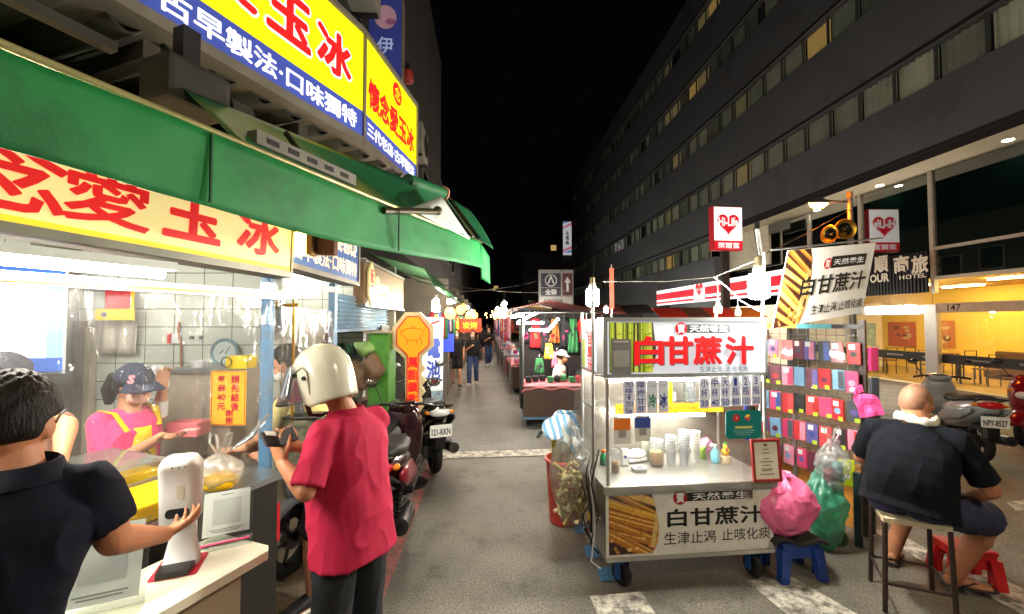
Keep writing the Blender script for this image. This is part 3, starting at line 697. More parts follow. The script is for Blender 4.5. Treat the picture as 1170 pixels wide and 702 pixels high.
b.vtext('請先結後', F @ T(.045, .035, 0), .055, .062, .03, .0035)
for t, y in (('每', .13), ('碗', .068), ('40', .006), ('元', -.056)): b.text(t, F @ T(-.045, y, 0), w=.058, h=.05, off=.03, z=.0035)
b.vtext('謝謝', F @ T(.01, -.125, 0), .05, .05, .02, .0035)
b.build('price_notice', None, 'yellow notice with red characters giving the price of a bowl', 'notice')
p = at(258, 403, 3.46)
r = thing('wall_clock', 'round wall clock with a grey rim on the white tiles', 'clock', tuple(p)); F = FC(p)
MB().m(mat('clock_face', (206, 220, 216), .5)).prism(circ(0, 0, .098, 32), .012, F, .002).m(BLACKI).box((.012, .03, .0155), (.006, .07, .001), F @ RZ(-.5)).box((-.02, -.015, .0155), (.006, .05, .001), F @ RZ(-.9)).build('clock_face', r)
MB().m(mat('grey_blue_rim', (120, 146, 156), .35)).torus((0, 0, .012), .105, .014, F, 36, 8).build('clock_rim', r)
r = thing('yellow_scale', 'small yellow box with a dark cable on top of the steel cabinet', 'box', tuple(at(276, 420, 2.98)))
p = at(276, 412, 2.98); MB().m(mat('yellow_plastic', (250, 214, 0), .4)).box((p.x, p.y, 1.517+.045), (.15, .12, .09), None, .008).build('body', r)
MB().m(BLACKP).torus((p.x-.06, p.y-.07, 1.565), .035, .004, None, 20, 6, 'Y').build('cable', r)
bx('red_box', 'dark red box on the shelf behind the woman', 'box', tuple(at(203, 457, 3.0)-V(0, 0, 0)), tuple(at(227, 437, 3.12)), mat('dark_red_box', (150, 30, 56), .5))
p = at(215, 497, 2.75); bx('tissue_box', 'pink paper stack on the worktop beside the price notice', 'paper', (p.x-.10, p.y-.06, p.z), (p.x+.10, p.y+.06, p.z+.09), mat('pink_paper', (240, 130, 140), .7))
p = at(218, 437, 3.05)
bx('white_shelf', 'narrow white metal shelf under the paper cups', 'shelf', (p.x-.22, p.y-.08, p.z-.025), (p.x+.12, p.y+.14, p.z-.005), WHITEP)
p2 = p+V(.06, 0, 0); MB().m(WHITEP).lathe([(.04, 0), (.052, .155), (.055, .16)], 20, T(p2.x, p2.y, p.z-.004)).build('paper_cups', None, 'white paper cup tower on the narrow white shelf', 'cup')
MB().m(WHITEP).grid(lambda i, j: V(p.x-.20+.2*i, p.y-.10+.05*math.sin(i*6), p.z+.12-.10*i*i-.10*j*(1-.4*i)+.015*math.sin(i*13+j*5)), 14, 6, True, None, .004).build('white_cloth', None, 'white cloth held up by the woman in the cap', 'cloth')
bx('worktop', 'steel worktop behind the serving counter with boxes below', 'worktop', (-2.75, 2.7, .9), (-1.95, 2.89, .94), STEEL)
bx('red_tub', 'small red tub on the worktop under the pink paper', 'tub', tuple(at(186, 500, 2.8)), tuple(at(196, 490, 2.85)), mat('red_plastic'))
p = at(135, 345, 3.3)
b = MB().m(mat('red_festival_cloth', (186, 40, 44), .7, 0, .1)).box((p.x, p.y, p.z+.03), (.20, .01, .20)).m(mat('yellow_fringe_cloth', (240, 200, 40), .7)).box((p.x-.02, p.y-.002, p.z-.10), (.30, .012, .09)).box((p.x+.115, p.y-.001, p.z+.03), (.02, .012, .20)).m(mat('grey_dot')).prism(circ(-.1, -.1, .022, 12), .002, FC(p+V(0, -.009, 0)))
b.build('festival_banner', None, 'small red and yellow cloth banner above the towel on the tiled wall', 'banner')
p = at(132, 380, 3.42); MB().m(mat('grey_towel', (176, 170, 156), .9, 0, .1, 6, .4, 40)).grid(lambda i, j: V(p.x-.16+.34*i, p.y+.015*math.sin(i*16+j), p.z+.17-.34*j), 18, 6, True, None, .006).build('hanging_towel', None, 'grey towel hanging on the tiled wall behind the woman', 'towel')
b = MB().m(mat('red_switch', (210, 40, 40), .5)).box(at(194, 387, 3.485), (.03, .02, .08)).m(WHITEP).box(at(202, 387, 3.485), (.07, .03, .08), None, .005); b.build('switch_box', None, 'small red and white switch box on the tiled wall', 'switch')
MB().m(mat('copper_pipe', (176, 120, 92), .4, .3)).tube([at(205, 368, 3.48), at(203, 378, 3.47), at(207, 393, 3.48), at(207, 470, 3.48)], .009, 8).build('wall_pipe', None, 'thin brownish pipe running down the white tiles', 'pipe')
for px, py, lb in ((219, 386, 'small grey wall socket left of the pair under the clock wire'), (230, 386, 'small grey wall socket nearer the clock')): MB().m(mat('grey_dot')).box(at(px, py, 3.485), (.028, .02, .028), None, .003).build('wall_socket', None, lb, 'socket')
# lit white and blue poster on the far left
r = thing('lit_poster', 'bright white lit poster with blue edges behind the man in navy', 'poster', tuple(at(20, 430, 2.95)))
a0, a1 = at(-60, 300, 2.95), at(68, 425, 2.95); z0, z1 = a1.z, a0.z
F = FC(V((a0.x+a1.x)/2, 2.95, (z0+z1)/2)); w_ = a1.x-a0.x; h_ = z1-z0
MB().m(mat('lit_white_poster', (238, 246, 255), .5, 0, .03, 2, emit=1.25)).box((-.04, 0, 0), (w_-.09, h_-.19, .03), F).m(mat('lit_blue_poster_edge', (60, 104, 190), .5, 0, .1, 4, emit=.5)).box((0, h_/2-.045, 0), (w_, .09, .031), F).box((0, -h_/2+.05, 0), (w_, .095, .031), F).m(mat('pale_blue_poster', (150, 185, 235), .5, 0, .1, 3, emit=.7)).box((w_/2-.042, 0.002, 0), (.084, h_-.19, .0305), F).build('poster_face', r)
MB().m(WHITEP).box((0, 0, -.02), (w_+.03, h_+.03, .008), F).build('poster_frame', r)
# ================================================================ sugarcane juice cart
CX = V(.9945, .105, 0); CY = V(-.105, .9945, 0); C0 = V(.645, 2.93, 0); CW, CD = 1.235, .65
CF = frame(C0, CX, CY, UP)                       # cart coordinates: x along the front, y to the rear, z up
def cp(x, y, z): return C0+CX*x+CY*y+UP*z
def FF(x, z, y=0.): return frame(cp(x, y, z), CX, UP, -CY)      # upright panel on the cart facing its front
def FL(y, z, x=0.): return frame(cp(x, y, z), -CY, UP, -CX)     # upright panel on its left end
SGW = mat('lit_white_cart_sign', (226, 234, 246), .4, 0, .03, 1.5, emit=.42)
CANEG = [mat('cane_print_%s' % n, c, .5, 0, .12, 20, emit=e) for n, c, e in (('green', (168, 190, 40), .35), ('pale_green', (206, 214, 84), .4), ('olive', (120, 140, 34), .3))]
CANEB = [mat('cane_photo_%s' % n, c, .5, 0, .18, 30) for n, c in (('golden', (222, 168, 62)), ('amber', (186, 122, 44)), ('straw', (236, 190, 96)), ('brown', (136, 78, 36)), ('dark', (56, 26, 16)), ('pink', (196, 120, 80)), ('cream', (226, 190, 120)))]
def cane_pile(mb, F, conv, n, ang, seed, z=.0008, lo=.03, hi=.05, mats=None):
    """printed picture of cut canes, clipped to a convex outline"""
    rn = random.Random(seed); xs = [p[0] for p in conv]; ys = [p[1] for p in conv]
    x0, x1, y0, y1 = min(xs), max(xs), min(ys), max(ys); mats = mats or CANEB; k = 0
    mb.m(CANEB[4]).prism(conv, 0, F, z)
    def put(poly, m):
        nonlocal k
        q = clip(poly, conv)
        if len(q) > 2: k += 1; mb.m(m).prism(q, 0, F, z+.00005+.00002*k)
    for i in range(n):
        w = rn.uniform(lo, hi); a = ang+rn.uniform(-.12, .12); cy = y1-(i+.5)/n*(y1-y0)+rn.uniform(-.01, .01); cx = (x0+x1)/2+rn.uniform(-.1, .1)*(x1-x0)
        c, s_ = math.cos(a), math.sin(a); Lh = (x1-x0)*.75
        def P(u, v): return (cx+u*c-v*s_, cy+u*s_+v*c)
        m = rn.choice(mats[:3])
        put([P(-Lh, -w/2), P(Lh, -w/2), P(Lh, w/2), P(-Lh, w/2)], CANEB[3]); put([P(-Lh, -w*.36), P(Lh, -w*.36), P(Lh, w*.4), P(-Lh, w*.4)], m)
        put([P(-Lh, w*.08), P(Lh, w*.08), P(Lh, w*.24), P(-Lh, w*.24)], mats[2])
        for q in range(5):
            u = -Lh+2*Lh*(q+rn.random())/5; put([P(u, -w*.5), P(u+.006, -w*.5), P(u+.006, w*.5), P(u, w*.5)], CANEB[1])
    for i in range(n):     # cut ends at the bottom
        cx = rn.uniform(x0, x1); cy = y0+(y1-y0)*rn.uniform(.02, .26); rr = rn.uniform(.012, .022)
        put([(cx-rr*2.5, cy+rr*2.6), (cx-rr*.6, cy-rr), (cx+rr*.6, cy-rr*.6), (cx-rr*1.2, cy+rr*3.2)], CANEB[1])
        put(circ(cx, cy, rr, 10, rr*.75), CANEB[6] if i % 2 else CANEB[5])
    for i in range(4):     # peelings
        cx = x0+(x1-x0)*rn.uniform(.6, .95); put([(cx, y0+.1*(y1-y0)), (cx+.012, y0+.1*(y1-y0)), (cx+.05, y1-.3*(y1-y0)), (cx+.04, y1-.28*(y1-y0))], CANEB[6])
root = thing('juice_cart', 'white and steel sugarcane juice cart with lit sign, counter and blue wheels', 'food cart', tuple(C0), math.atan2(CX.y, CX.x))
MSTEEL = mat('cart_stainless', (186, 184, 178), .3, .75, .1, 8, .1, 60, stretch=(1, 6, 1))
b = MB(CF).m(MSTEEL).box2((-.02, -.02, .695), (CW+.02, CD+.02, .715), None, .004).box2((-.022, -.024, .665), (CW+.022, -.02, .712)); b.build('counter', root)
b = MB(CF).m(MSTEEL).box2((0, .005, .20), (CW, CD, .22)).box2((0, .003, .221), (.012, CD, .69)).box2((CW-.012, .003, .221), (CW, CD, .69)).box2((.013, CD-.012, .221), (CW-.013, CD, .69)).box2((0, -.008, .20), (CW, .004, .225)).build('cabinet', root)
# front board
b = MB().m(mat('white_printed_board', (232, 230, 222), .35, 0, .03, 3, dirt=(206, 200, 186), dirts=3)).box2((0, .226, -.006), (CW, .665, 0), frame(cp(0, 0, 0), CX, UP, -CY))
F0 = frame(cp(0, 0, 0), CX, UP, -CY)
edge = [(.02, .245), (.33, .245), (.365, .30), (.38, .38), (.375, .46), (.36, .53), (.345, .60), (.33, .645), (.02, .645)]
cane_pile(b, F0, edge, 9, -.40, 5, lo=.045, hi=.07)
b.m(BLACKI).prism([(.56, .585), (1.08, .585), (1.08, .645), (.56, .645)], 0, F0, .001)
b.m(mat('dark_red_disc', (160, 22, 38), .5, 0, 0)).prism(circ(.535, .615, .052, 24), 0, F0, .0016)
b.m(WHITEI).text('寶', F0 @ T(.535, .615, 0), w=.06, h=.075, off=.014, z=.0024, keep=False).text('天然養生', F0 @ T(.835, .615, 0), w=.42, h=.05, off=.012, z=.0024, keep=False)
b.m(BLACKI).text('白甘蔗汁', F0 @ T(.80, .475, 0), w=.72, h=.125, off=.02, z=.001, keep=False)
b.text('生津止渴', F0 @ T(.605, .335, 0), w=.38, h=.085, off=.006, z=.001, keep=False).text('止咳化痰', F0 @ T(1.025, .34, 0), w=.37, h=.085, off=.006, z=.001, keep=False)
b.build('front_board', root)
# sign box on top
b = MB().m(SGW).box2((.0, 1.475, -.004), (CW-.045, 1.845, 0), frame(cp(.03, .03, 0), CX, UP, -CY))
Fs = frame(cp(.03, .03, 0), CX, UP, -CY)
cv = [(.005, 1.48), (.335, 1.48), (.335, 1.84), (.005, 1.84)]
b.m(mat('cane_print_shade', (84, 84, 60), .5, emit=.12)).prism([(.012, 1.485), (.325, 1.485), (.36, 1.62), (.335, 1.84), (.012, 1.84)], 0, Fs, .0008)
rn = random.Random(3)
for i, x in enumerate((.035, .085, .125, .165, .21, .25, .29, .315)):
    w_ = rn.uniform(.026, .04); b.m(CANEG[i % 3]).prism([(x-w_/2, 1.487), (x+w_/2, 1.487), (x+w_/2+rn.uniform(-.02, .02), 1.838), (x-w_/2+rn.uniform(-.015, .015), 1.838)], 0, Fs, .0012+.0001*i)
    b.m(CANEG[1]).prism([(x-.006, 1.49), (x+.002, 1.49), (x+.004, 1.835), (x-.002, 1.835)], 0, Fs, .0026+.00005*i)
    for q in range(3):
        zz = 1.5+.11*q+rn.uniform(0, .07); b.m(CANEG[2]).prism([(x-w_/2, zz), (x+w_/2, zz), (x+w_/2, zz+.006), (x-w_/2, zz+.006)], 0, Fs, .0032)
b.m(mat('grey_sign_bar', (92, 104, 100), .5, emit=.18)).prism([(.575, 1.765), (.92, 1.765), (.92, 1.825), (.575, 1.825)], 0, Fs, .001)
b.m(M_REDL).prism(circ(.545, 1.795, .045, 24), 0, Fs, .0016)
b.m(M_WHL).text('寶', Fs @ T(.545, 1.795, 0), w=.055, h=.065, off=.014, z=.0024, keep=False).text('天然養生', Fs @ T(.755, 1.795, 0), w=.29, h=.048, off=.016, z=.0024, keep=False)
b.m(mat('faint_grey_lettering', (120, 128, 140), .5, emit=.25)).text('生津止渴  止咳化痰', Fs @ T(.87, 1.503, 0), w=.44, h=.042, off=.004, z=.0012)
# raised red characters, each stroke set edge looks like a neon tube
for ch, x in (('白', .30), ('甘', .52), ('蔗', .74), ('汁', .985)):
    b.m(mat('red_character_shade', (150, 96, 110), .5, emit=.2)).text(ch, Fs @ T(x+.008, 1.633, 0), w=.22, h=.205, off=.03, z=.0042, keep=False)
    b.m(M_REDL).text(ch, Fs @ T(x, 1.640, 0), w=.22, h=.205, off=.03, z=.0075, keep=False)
b.build('sign_face', root)
b = MB(CF).m(mat('sign_aluminium', (190, 192, 192), .35, .6, .08, 6))
b.box2((.0, .03, 1.45), (CW, .17, 1.472)).box2((.0, .024, 1.848), (CW, .17, 1.875)).box2((.0, .025, 1.4725), (.028, .17, 1.8475)).box2((CW-.017, .025, 1.4725), (CW, .17, 1.8475)).box2((.029, .16, 1.4725), (CW-.018, .168, 1.8475))
b.build('sign_frame', root)
# side sign on the left end
b = MB().m(SGW).box2((-.56, 1.475, -.004), (-.19, 1.83, 0), frame(cp(-.004, 0, 0), -CY, UP, -CX))
Fl = frame(cp(-.004, 0, 0), -CY, UP, -CX)
b.m(CANEG[0]).prism([(-.55, 1.48), (-.48, 1.48), (-.47, 1.7), (-.55, 1.7)], 0, Fl, .001).m(M_REDL).vtext('甘蔗汁', Fl @ T(-.34, 1.61, 0), .13, .10, .03, .002)
b.m(mat('grey_sign_bar')).prism([(-.46, 1.75), (-.22, 1.75), (-.22, 1.81), (-.46, 1.81)], 0, Fl, .001).m(M_WHL).text('天然養生', Fl @ T(-.34, 1.78, 0), w=.2, h=.04, off=.012, z=.002); b.build('side_sign', root)
b = MB(CF).m(mat('sign_aluminium'))
b.box2((0, .18, 1.45), (.02, CD-.07, 1.472)).box2((0, .18, 1.832), (.02, CD-.07, 1.86)).box2((.003, .18, 1.473), (.012, CD-.07, 1.831)).box2((0, CD-.069, 1.45), (.02, CD-.05, 1.86)); b.build('side_sign_frame', root)
# posts and top frame
for x, y, z1 in ((.02, .0, 1.448), (CW-.02, .03, 1.448), (.015, CD-.03, 1.92), (CW-.015, CD-.03, 1.92)):
    MB(CF).m(MSTEEL).cyl((x, y+.01, .716), (x, y+.01, z1), .013, n=12).build('post', root)
MB(CF).m(MSTEEL).cyl((-.055, .1, .25), (-.055, .1, 2.12), .011, n=10).build('lamp_post', root)
MB(CF).m(MSTEEL).cyl((-.055, .1, .45), (0.0, .1, .45), .008).build('post_bracket', root); MB(CF).m(MSTEEL).cyl((-.055, .1, 1.46), (0, .1, 1.46), .008).build('post_bracket', root)
MB(CF).m(WHITEP).tube([(.03, .10, 1.435), (CW-.04, .10, 1.435)], .003, 6).m(TUBE).tube([(.06, .12, 1.418), (CW-.06, .12, 1.418)], .011, 8).build('sign_tube', root)
# inner shelf with orange band and its tube
b = MB(CF).m(MSTEEL).box2((.03, .42, 1.16), (CW-.03, CD-.02, 1.175)); b.build('shelf', root)
b = MB().m(mat('orange_printed_band', (232, 140, 6), .5, 0, .03)).box((.0, 0, -.002), (.80, .075, .004), FF(.62, 1.15, .41))
F = FF(.62, 1.15, .41)
b.m(mat('orange_red_ink', (206, 84, 10), .6, 0, 0)).text('100%', F @ T(-.345, 0, 0), w=.085, h=.042, off=.012, z=.001).text('サトウキビジュース', F @ T(-.17, 0, 0), w=.25, h=.04, off=.004, z=.001).text('100%', F @ T(.03, 0, 0), w=.085, h=.042, off=.012, z=.001).text('White sugar cane', F @ T(.23, 0, 0), w=.29, h=.045, off=0, z=.001)
b.build('shelf_band', root)
MB(CF).m(TUBE).tube([(.26, .44, 1.085), (.98, .44, 1.085)], .012, 8).m(WHITEP).box2((.25, .425, 1.10), (.99, .46, 1.112)).build('shelf_tube', root)
MB(CF).m(mat('dull_back_panel', (134, 130, 122), .35, .6, .15, 4, dirt=(100, 92, 80), dirts=3)).box2((.03, CD-.02, .716), (CW-.03, CD-.012, 1.448)).build('back_panel', root)
# wheels
WB = mat('blue_wheel_fork', (34, 84, 150), .45, .2, .15, 8)
for x, y, yaw in ((.13, .06, .5), (CW-.12, .06, .12), (.13, CD-.1, .2), (CW-.12, CD-.1, .1)):
    Fw = CF @ T(x, y, 0) @ RZ(yaw)
    wh = MB().m(WB).box((-.045, 0, .13), (.008, .05, .13), Fw).box((.045, 0, .13), (.008, .05, .13), Fw).box((0, 0, .192), (.12, .1, .012), Fw).cyl((-.055, 0, .085), (.055, 0, .085), .012, F=Fw).build('wheel_fork', root)
    MB().m(RUBBER).torus((0, 0, .085), .06, .0245, Fw, 28, 10, 'X').m(mat('black_hub', (30, 30, 32), .5, .2)).cyl((-.022, 0, .085), (.022, 0, .085), .048, n=20, F=Fw).build('wheel', wh)
# plastic skirt round the counter
b = MB().m(PLASTIC)
b.grid(lambda i, j: cp(-.01+i*(CW*.86), -.03-.012*math.sin(i*23)-.02*j, .99-(.36+.05*math.sin(i*7))*j+.01*math.sin(i*31)), 50, 6)
b.grid(lambda i, j: cp(-.03-.012*math.sin(i*19+j*4)-.03*j, i*CD, 1.44-(.80+.06*math.sin(i*9))*j), 30, 12)
b.build('plastic_skirt', root)
# cables on the left end
b = MB().m(BLACKP)
rn = random.Random(9)
for k in range(5):
    y = .05+.1*k; b.tube([cp(-.03, y, .95-.05*k), cp(-.06-rn.random()*.04, y+.03, .7), cp(-.045, y-.02, .5), cp(-.07-rn.random()*.03, y+.05, .28+.05*k), cp(-.03, y+.02, .22)], .006, 6)
b.m(WHITEP).tube([cp(-.04, .12, 1.1), cp(-.09, .10, .8), cp(-.06, .05, .45), cp(-.10, .02, .2), cp(-.04, .0, .16)], .005, 6).m(mat('red_cable', (190, 30, 30), .5)).tube([cp(-.05, .2, .5), cp(-.07, .16, .42), cp(-.06, .22, .3)], .006, 6)
b.build('cables', root)
b = MB(CF).m(BLACKP).box2((-.075, .12, .34), (-.035, .18, .52), None, .004).m(mat('yellow_label', (236, 200, 60), .5)).box2((-.0765, .125, .42), (-.0752, .175, .47)); b.build('socket_strip', root)
# ---- price tags under the sign: each hangs on its own
def tagcard(x, z, w, h, cols, lab, y=.012):
    F = FF(x, z, y); b = MB().m(mat('white_tag_card', (226, 232, 246), .45, 0, .02, 5, translucent=1)).box((0, 0, -.001), (w, h, .002), F)
    for (t, dy, ww, hh, o, mt) in cols: b.m(mt).text(t, F @ T(0, dy, 0), w=ww, h=hh, off=o, z=.0008, keep=False)
    b.m(STEEL).torus((0, h/2+.006, 0), .008, .0012, F, 12, 5, 'Z')
    return b.build('price_tag', None, lab, 'price tag', 'tags hanging under the cart sign')
PUR = mat('purple_blue_ink', (44, 40, 156), .55, 0, 0)
x0 = .735
for i, (a, n, lab) in enumerate((('小杯', '30', 'white tag for the small cup with 30'), ('中杯', '40', 'white tag for the medium cup with 40'), ('大杯', '50', 'white tag for the large cup with 50'), ('1瓶', '80', 'white tag for one bottle with 80'), ('2瓶', '150', 'white tag for two bottles with 150'), ('3瓶', '200', 'white tag for three bottles with 200'))):
    tagcard(x0+.079*i, 1.335+.003*i, .073, .215, ((a[0], .068, .024 if a[0] in '123' else .05, .056, .012, BLUEI), (a[1], .0, .05, .056, .006, PUR), (n, -.072, .054, .045, .012, PUR)), lab+' hanging under the cart sign')
for i, (t, lab) in enumerate((('加檸不加價', 'white tag of five blue characters at the left of the tag row'), ('檸檬甘蔗', 'white tag of four blue characters beside the five character tag'))):
    tagcard(.175+.087*i, 1.315, .082, .235, [(c, .047*((len(t)-1)/2-q)*(5/len(t))*.95, .056, .04*(5/len(t))**.7, .008, BLUEI) for q, c in enumerate(t)], lab)
tagcard(.345, 1.318, .077, .23, (('Cold', .08, .055, .03, 0, mat('grey_ink', (150, 158, 170), .6, 0, 0)), ('冷', -.03, .058, .10, .02, mat('green_ink', (20, 130, 80), .6, 0, 0))), 'white tag with a green brush character meaning cold')
tagcard(.427, 1.320, .077, .23, (('Ice', .08, .04, .03, 0, mat('grey_ink')), ('冰', -.03, .058, .10, .02, BLUEI)), 'white tag with a dark blue brush character meaning ice')
# grey code plate on the sign
b = MB().m(mat('grey_plate', (128, 128, 126), .5, 0, .04)).box((0, 0, 0), (.145, .245, .004), FF(.125, 1.60, .018)).m(mat('pale_plate_text', (196, 196, 192), .6)).box((0, .105, .0025), (.11, .012, .001), FF(.125, 1.60, .018)).m(mat('light_grey_square', (160, 160, 158), .6)).prism(rrect(.115, .115, .012), .001, FF(.125, 1.585, .018), .0022)
b.build('code_plate', None, 'grey plate with a blank square hanging over the green canes of the cart sign', 'plate')
# small orange and blue payment cards
def paycard(x, z, w, h, top, lab, char):
    F = FF(x, z, -.015); b = MB().m(PAPER).box((0, 0, 0), (w, h, .002), F).m(mat(top[0], top[1], .55)).box((0, h*.22, .0015), (w, h*.42, .001), F).m(mat('light_grey_square')).box((0, -h*.12, .0025), (w*.45, w*.45, .001), F)
    return b.build('payment_card', None, lab, 'card')
paycard(.115, 1.095, .12, .185, ('orange_card_top', (240, 130, 40)), 'orange and white payment card with a blank square at the left post', 0)
b = paycard(.262, 1.105, .115, .18, ('blue_card_top', (64, 84, 170)), 'blue and white payment card beside the orange one', 0)
# teal plaque
F = FF(1.005, 1.115, -.018); b = MB().m(mat('teal_plaque', (16, 134, 132), .45, 0, .04)).prism(rrect(.27, .20, .03), .005, F)
b.m(REDI).prism(circ(-.055, .045, .027, 18), .001, F, .0052).m(WHITEI).text('↑', F @ T(-.055, .045, 0), w=.02, h=.03, off=0, z=.0068)
for i, (c, a) in enumerate(((mat('orange_leaf', (240, 120, 40), .5), 0), (mat('yellow_leaf', (240, 210, 60), .5), .5), (mat('pink_leaf', (220, 70, 110), .5), -.5))):
    b.m(c).prism(circ(.02, 0, .024, 12, .008), .001, F @ T(.01, .048, 0) @ RZ(a), .0052+.0003*i)
b.m(mat('pale_yellow_print', (226, 226, 120), .5)).box((0, -.02, .0055), (.13, .017, .001), F).m(mat('pale_teal_print', (150, 206, 200), .5))
for k in range(3): b.box((0, -.045-.014*k, .0055), (.17-.03*k, .004, .001), F)
b.build('teal_plaque', None, 'teal rounded plaque with a red dot and a bright leaf emblem on the cart', 'plaque')
# framed certificate
F = FF(1.165, .86, -.03) @ RX(-.08); r = thing('certificate', 'paper certificate in a red wooden frame standing at the right end of the counter', 'picture frame', tuple(cp(1.165, -.03, .70)))
MB().m(mat('cream_certificate', (226, 220, 198), .6, 0, .03)).box((0, 0, 0), (.18, .255, .004), F).m(mat('certificate_print', (120, 116, 106), .7)).box((0, -.0, .0025), (.0005, .0005, .0005), F)
b = MB().m(mat('cream_certificate')).box((0, 0, 0), (.18, .255, .004), F).m(mat('certificate_print')).box((0, .105, .0025), (.03, .016, .001), F)
for yy, ww in ((.075, .05), (.05, .06), (.012, .04), (-.01, .10), (-.035, .06), (-.06, .09), (-.07, .07), (-.095, .11)): b.box((0, yy, .0025), (ww, .006, .001), F)
b.build('paper', r)
b = MB().m(mat('red_brown_wood', (150, 44, 40), .4, 0, .15, 12))
for c, sz in (((0, .138, 0), (.216, .018, .02)), ((0, -.138, 0), (.216, .018, .02)), ((.099, 0, 0), (.018, .257, .02)), ((-.099, 0, 0), (.018, .257, .02))): b.box(c, sz, F, .003)
b.build('frame', r)
# ---- things on the counter
CZ = .717
def onc(px, py): p = G(px, py, CZ); return p
CLR = mat('clear_cup_plastic', (244, 247, 252), .25, 0, .02, 5, alpha=.72); CLJ = film('clear_jar_plastic', (246, 248, 250), .08, 0, haze=.10)
WCUP = mat('white_foam_cup', (238, 236, 228), .45, 0, .03, 5)
def cupstack(px, py, n, r, h, step, mt, what, grp):
    p = onc(px, py); proto = None
    for k in range(n):
        lab = f"{what}, {ORD[k]} from the bottom"
        if proto is None:
            b = MB().m(mt).lathe([(r*.72, 0), (r*.74, .004), (r, h), (r*1.07, h+.003), (r*1.07, h+.007), (r*.96, h+.004), (r*.71, .006)], 22, None, False)
            b.F = T(0, 0, 0); proto = b.build('paper_cup' if mt is WCUP else 'plastic_cup', None, lab, 'cup', grp); proto.location = (p.x, p.y, CZ)
        else: copy_tree(proto, (p.x, p.y, CZ+step*k), None, lab)
FLIP = None
cupstack(767, 531, 5, .040, .12, .024, CLR, 'clear plastic cup of the shorter stack', 'clear cups of the shorter stack')
cupstack(782, 531, 8, .040, .12, .020, CLR, 'clear plastic cup of the tallest stack', 'clear cups of the tallest stack')
cupstack(795, 528, 7, .034, .105, .022, WCUP, 'white foam cup right of the tallest stack', 'white foam cups')
p = onc(750, 532); r = thing('sugar_jar', 'tall clear jar half full of light brown pieces on the cart counter', 'jar', tuple(p))
MB().m(CLJ).lathe([(.05, 0), (.055, .01), (.057, .19), (.06, .20), (.052, .19), (.05, .008)], 22, T(*p), False).build('jar_body', r)
MB().m(mat('light_brown_sugar', (206, 150, 70), .6, 0, .35, 60, .8, 70)).lathe([(.045, .008), (.05, .02), (.05, .11), (.03, .118)], 20, T(*p)).build('contents', r)
p = onc(741, 526); MB().m(mat('greenish_white_tub', (220, 230, 200), .4)).lathe([(.045, 0), (.055, .17), (.056, .175)], 20, T(*p)).build('straw_tub', None, 'pale green tub behind the brown sugar jar', 'tub')
p = onc(727, 528); r = thing('card_reader', 'white rounded card reader lying on the cart counter', 'device', tuple(p))
Fr = T(*p) @ RZ(.35) @ RX(-.15)
MB().m(WHITEP).ell((0, 0, .055), (.105, .05, .045), Fr).box((0, 0, .02), (.17, .075, .03), Fr, .01).build('body', r)
p = onc(730, 538); MB().m(mat('grey_white_plastic', (196, 198, 200), .4)).box((p.x, p.y, CZ+.016), (.10, .075, .03), None, .008).m(BLACKP).box((p.x, p.y-.02, CZ+.0325), (.05, .02, .002)).build('receipt_printer', None, 'small flat grey device in front of the card reader', 'device')
p = onc(714, 532); MB().m(WHITEP).box((p.x, p.y, CZ+.065), (.05, .03, .13), None, .008).m(BLUEI).prism(circ(0, 0, .012, 14), .001, FC(V(p.x, p.y-.0155, CZ+.07))).build('white_packet', None, 'narrow white packet with a blue dot beside the card reader', 'packet')
p = onc(703, 540); r = thing('sauce_jar', 'slim clear jar of tan powder at the left post of the cart', 'jar', tuple(p))
MB().m(CLJ).lathe([(.03, 0), (.032, .15), (.026, .17), (.024, .168), (.03, .004)], 18, T(*p), False).build('jar_body', r); MB().m(mat('tan_powder', (190, 150, 96), .7, 0, .1, 30)).lathe([(.026, .005), (.029, .08), (.02, .085)], 16, T(*p)).build('contents', r)
p = onc(690, 531); r = thing('sauce_bottle', 'small green bottle with an orange cap behind the left post of the cart', 'bottle', tuple(p))
MB().m(mat('green_glass', (30, 110, 70), .15, spec=.7)).lathe([(.032, 0), (.034, .05), (.03, .065), (.018, .08), (.016, .10)], 18, T(*p)).build('bottle_body', r); MB().m(mat('orange_cap', (226, 110, 40), .45)).lathe([(.02, .10), (.02, .115), (.008, .12)], 16, T(*p)).build('cap', r)
p = onc(817, 529); r = thing('spray_bottle', 'pale blue spray bottle near the yellow toy on the counter', 'bottle', tuple(p))
MB().m(mat('pale_blue_liquid', (120, 196, 220), .15, spec=.6)).lathe([(.026, 0), (.03, .01), (.03, .085), (.012, .11), (.012, .125)], 18, T(*p)).build('bottle_body', r); MB().m(WHITEP).box((p.x-.012, p.y, p.z+.137), (.05, .018, .022), None, .005).build('nozzle', r)
p = onc(803, 524); MB().m(mat('lime_plastic', (160, 206, 40), .4)).lathe([(.026, 0), (.03, .09), (.032, .095)], 18, T(*p)).build('lime_tub', None, 'small lime green tub behind the spray bottle', 'tub')
p = onc(829, 529); r = thing('toy_ornament', 'small yellow toy ornament with a green leaf standing on a wooden disc', 'ornament', tuple(p))
MB().m(mat('pale_wood_disc', (206, 184, 150), .6, 0, .1, 10)).cyl(p, p+UP*.055, .038, n=22).build('wood_base', r)
b = MB().m(mat('yellow_toy', (244, 190, 30), .4)).ell(p+UP*.085, (.026, .022, .032)).ell(p+UP*.125, (.018, .016, .02)).ell(p+V(-.024, 0, .095), (.01, .008, .018)).ell(p+V(.024, 0, .095), (.01, .008, .018)); b.build('body', r)
MB().m(REDI).ell(p+V(0, -.018, .105), (.012, .006, .008)).build('bow', r); MB().m(mat('green_leaf_toy', (60, 150, 60), .5)).ell(p+V(.006, 0, .155), (.006, .004, .018)).ell(p+V(-.008, 0, .15), (.012, .004, .006)).build('leaf', r)
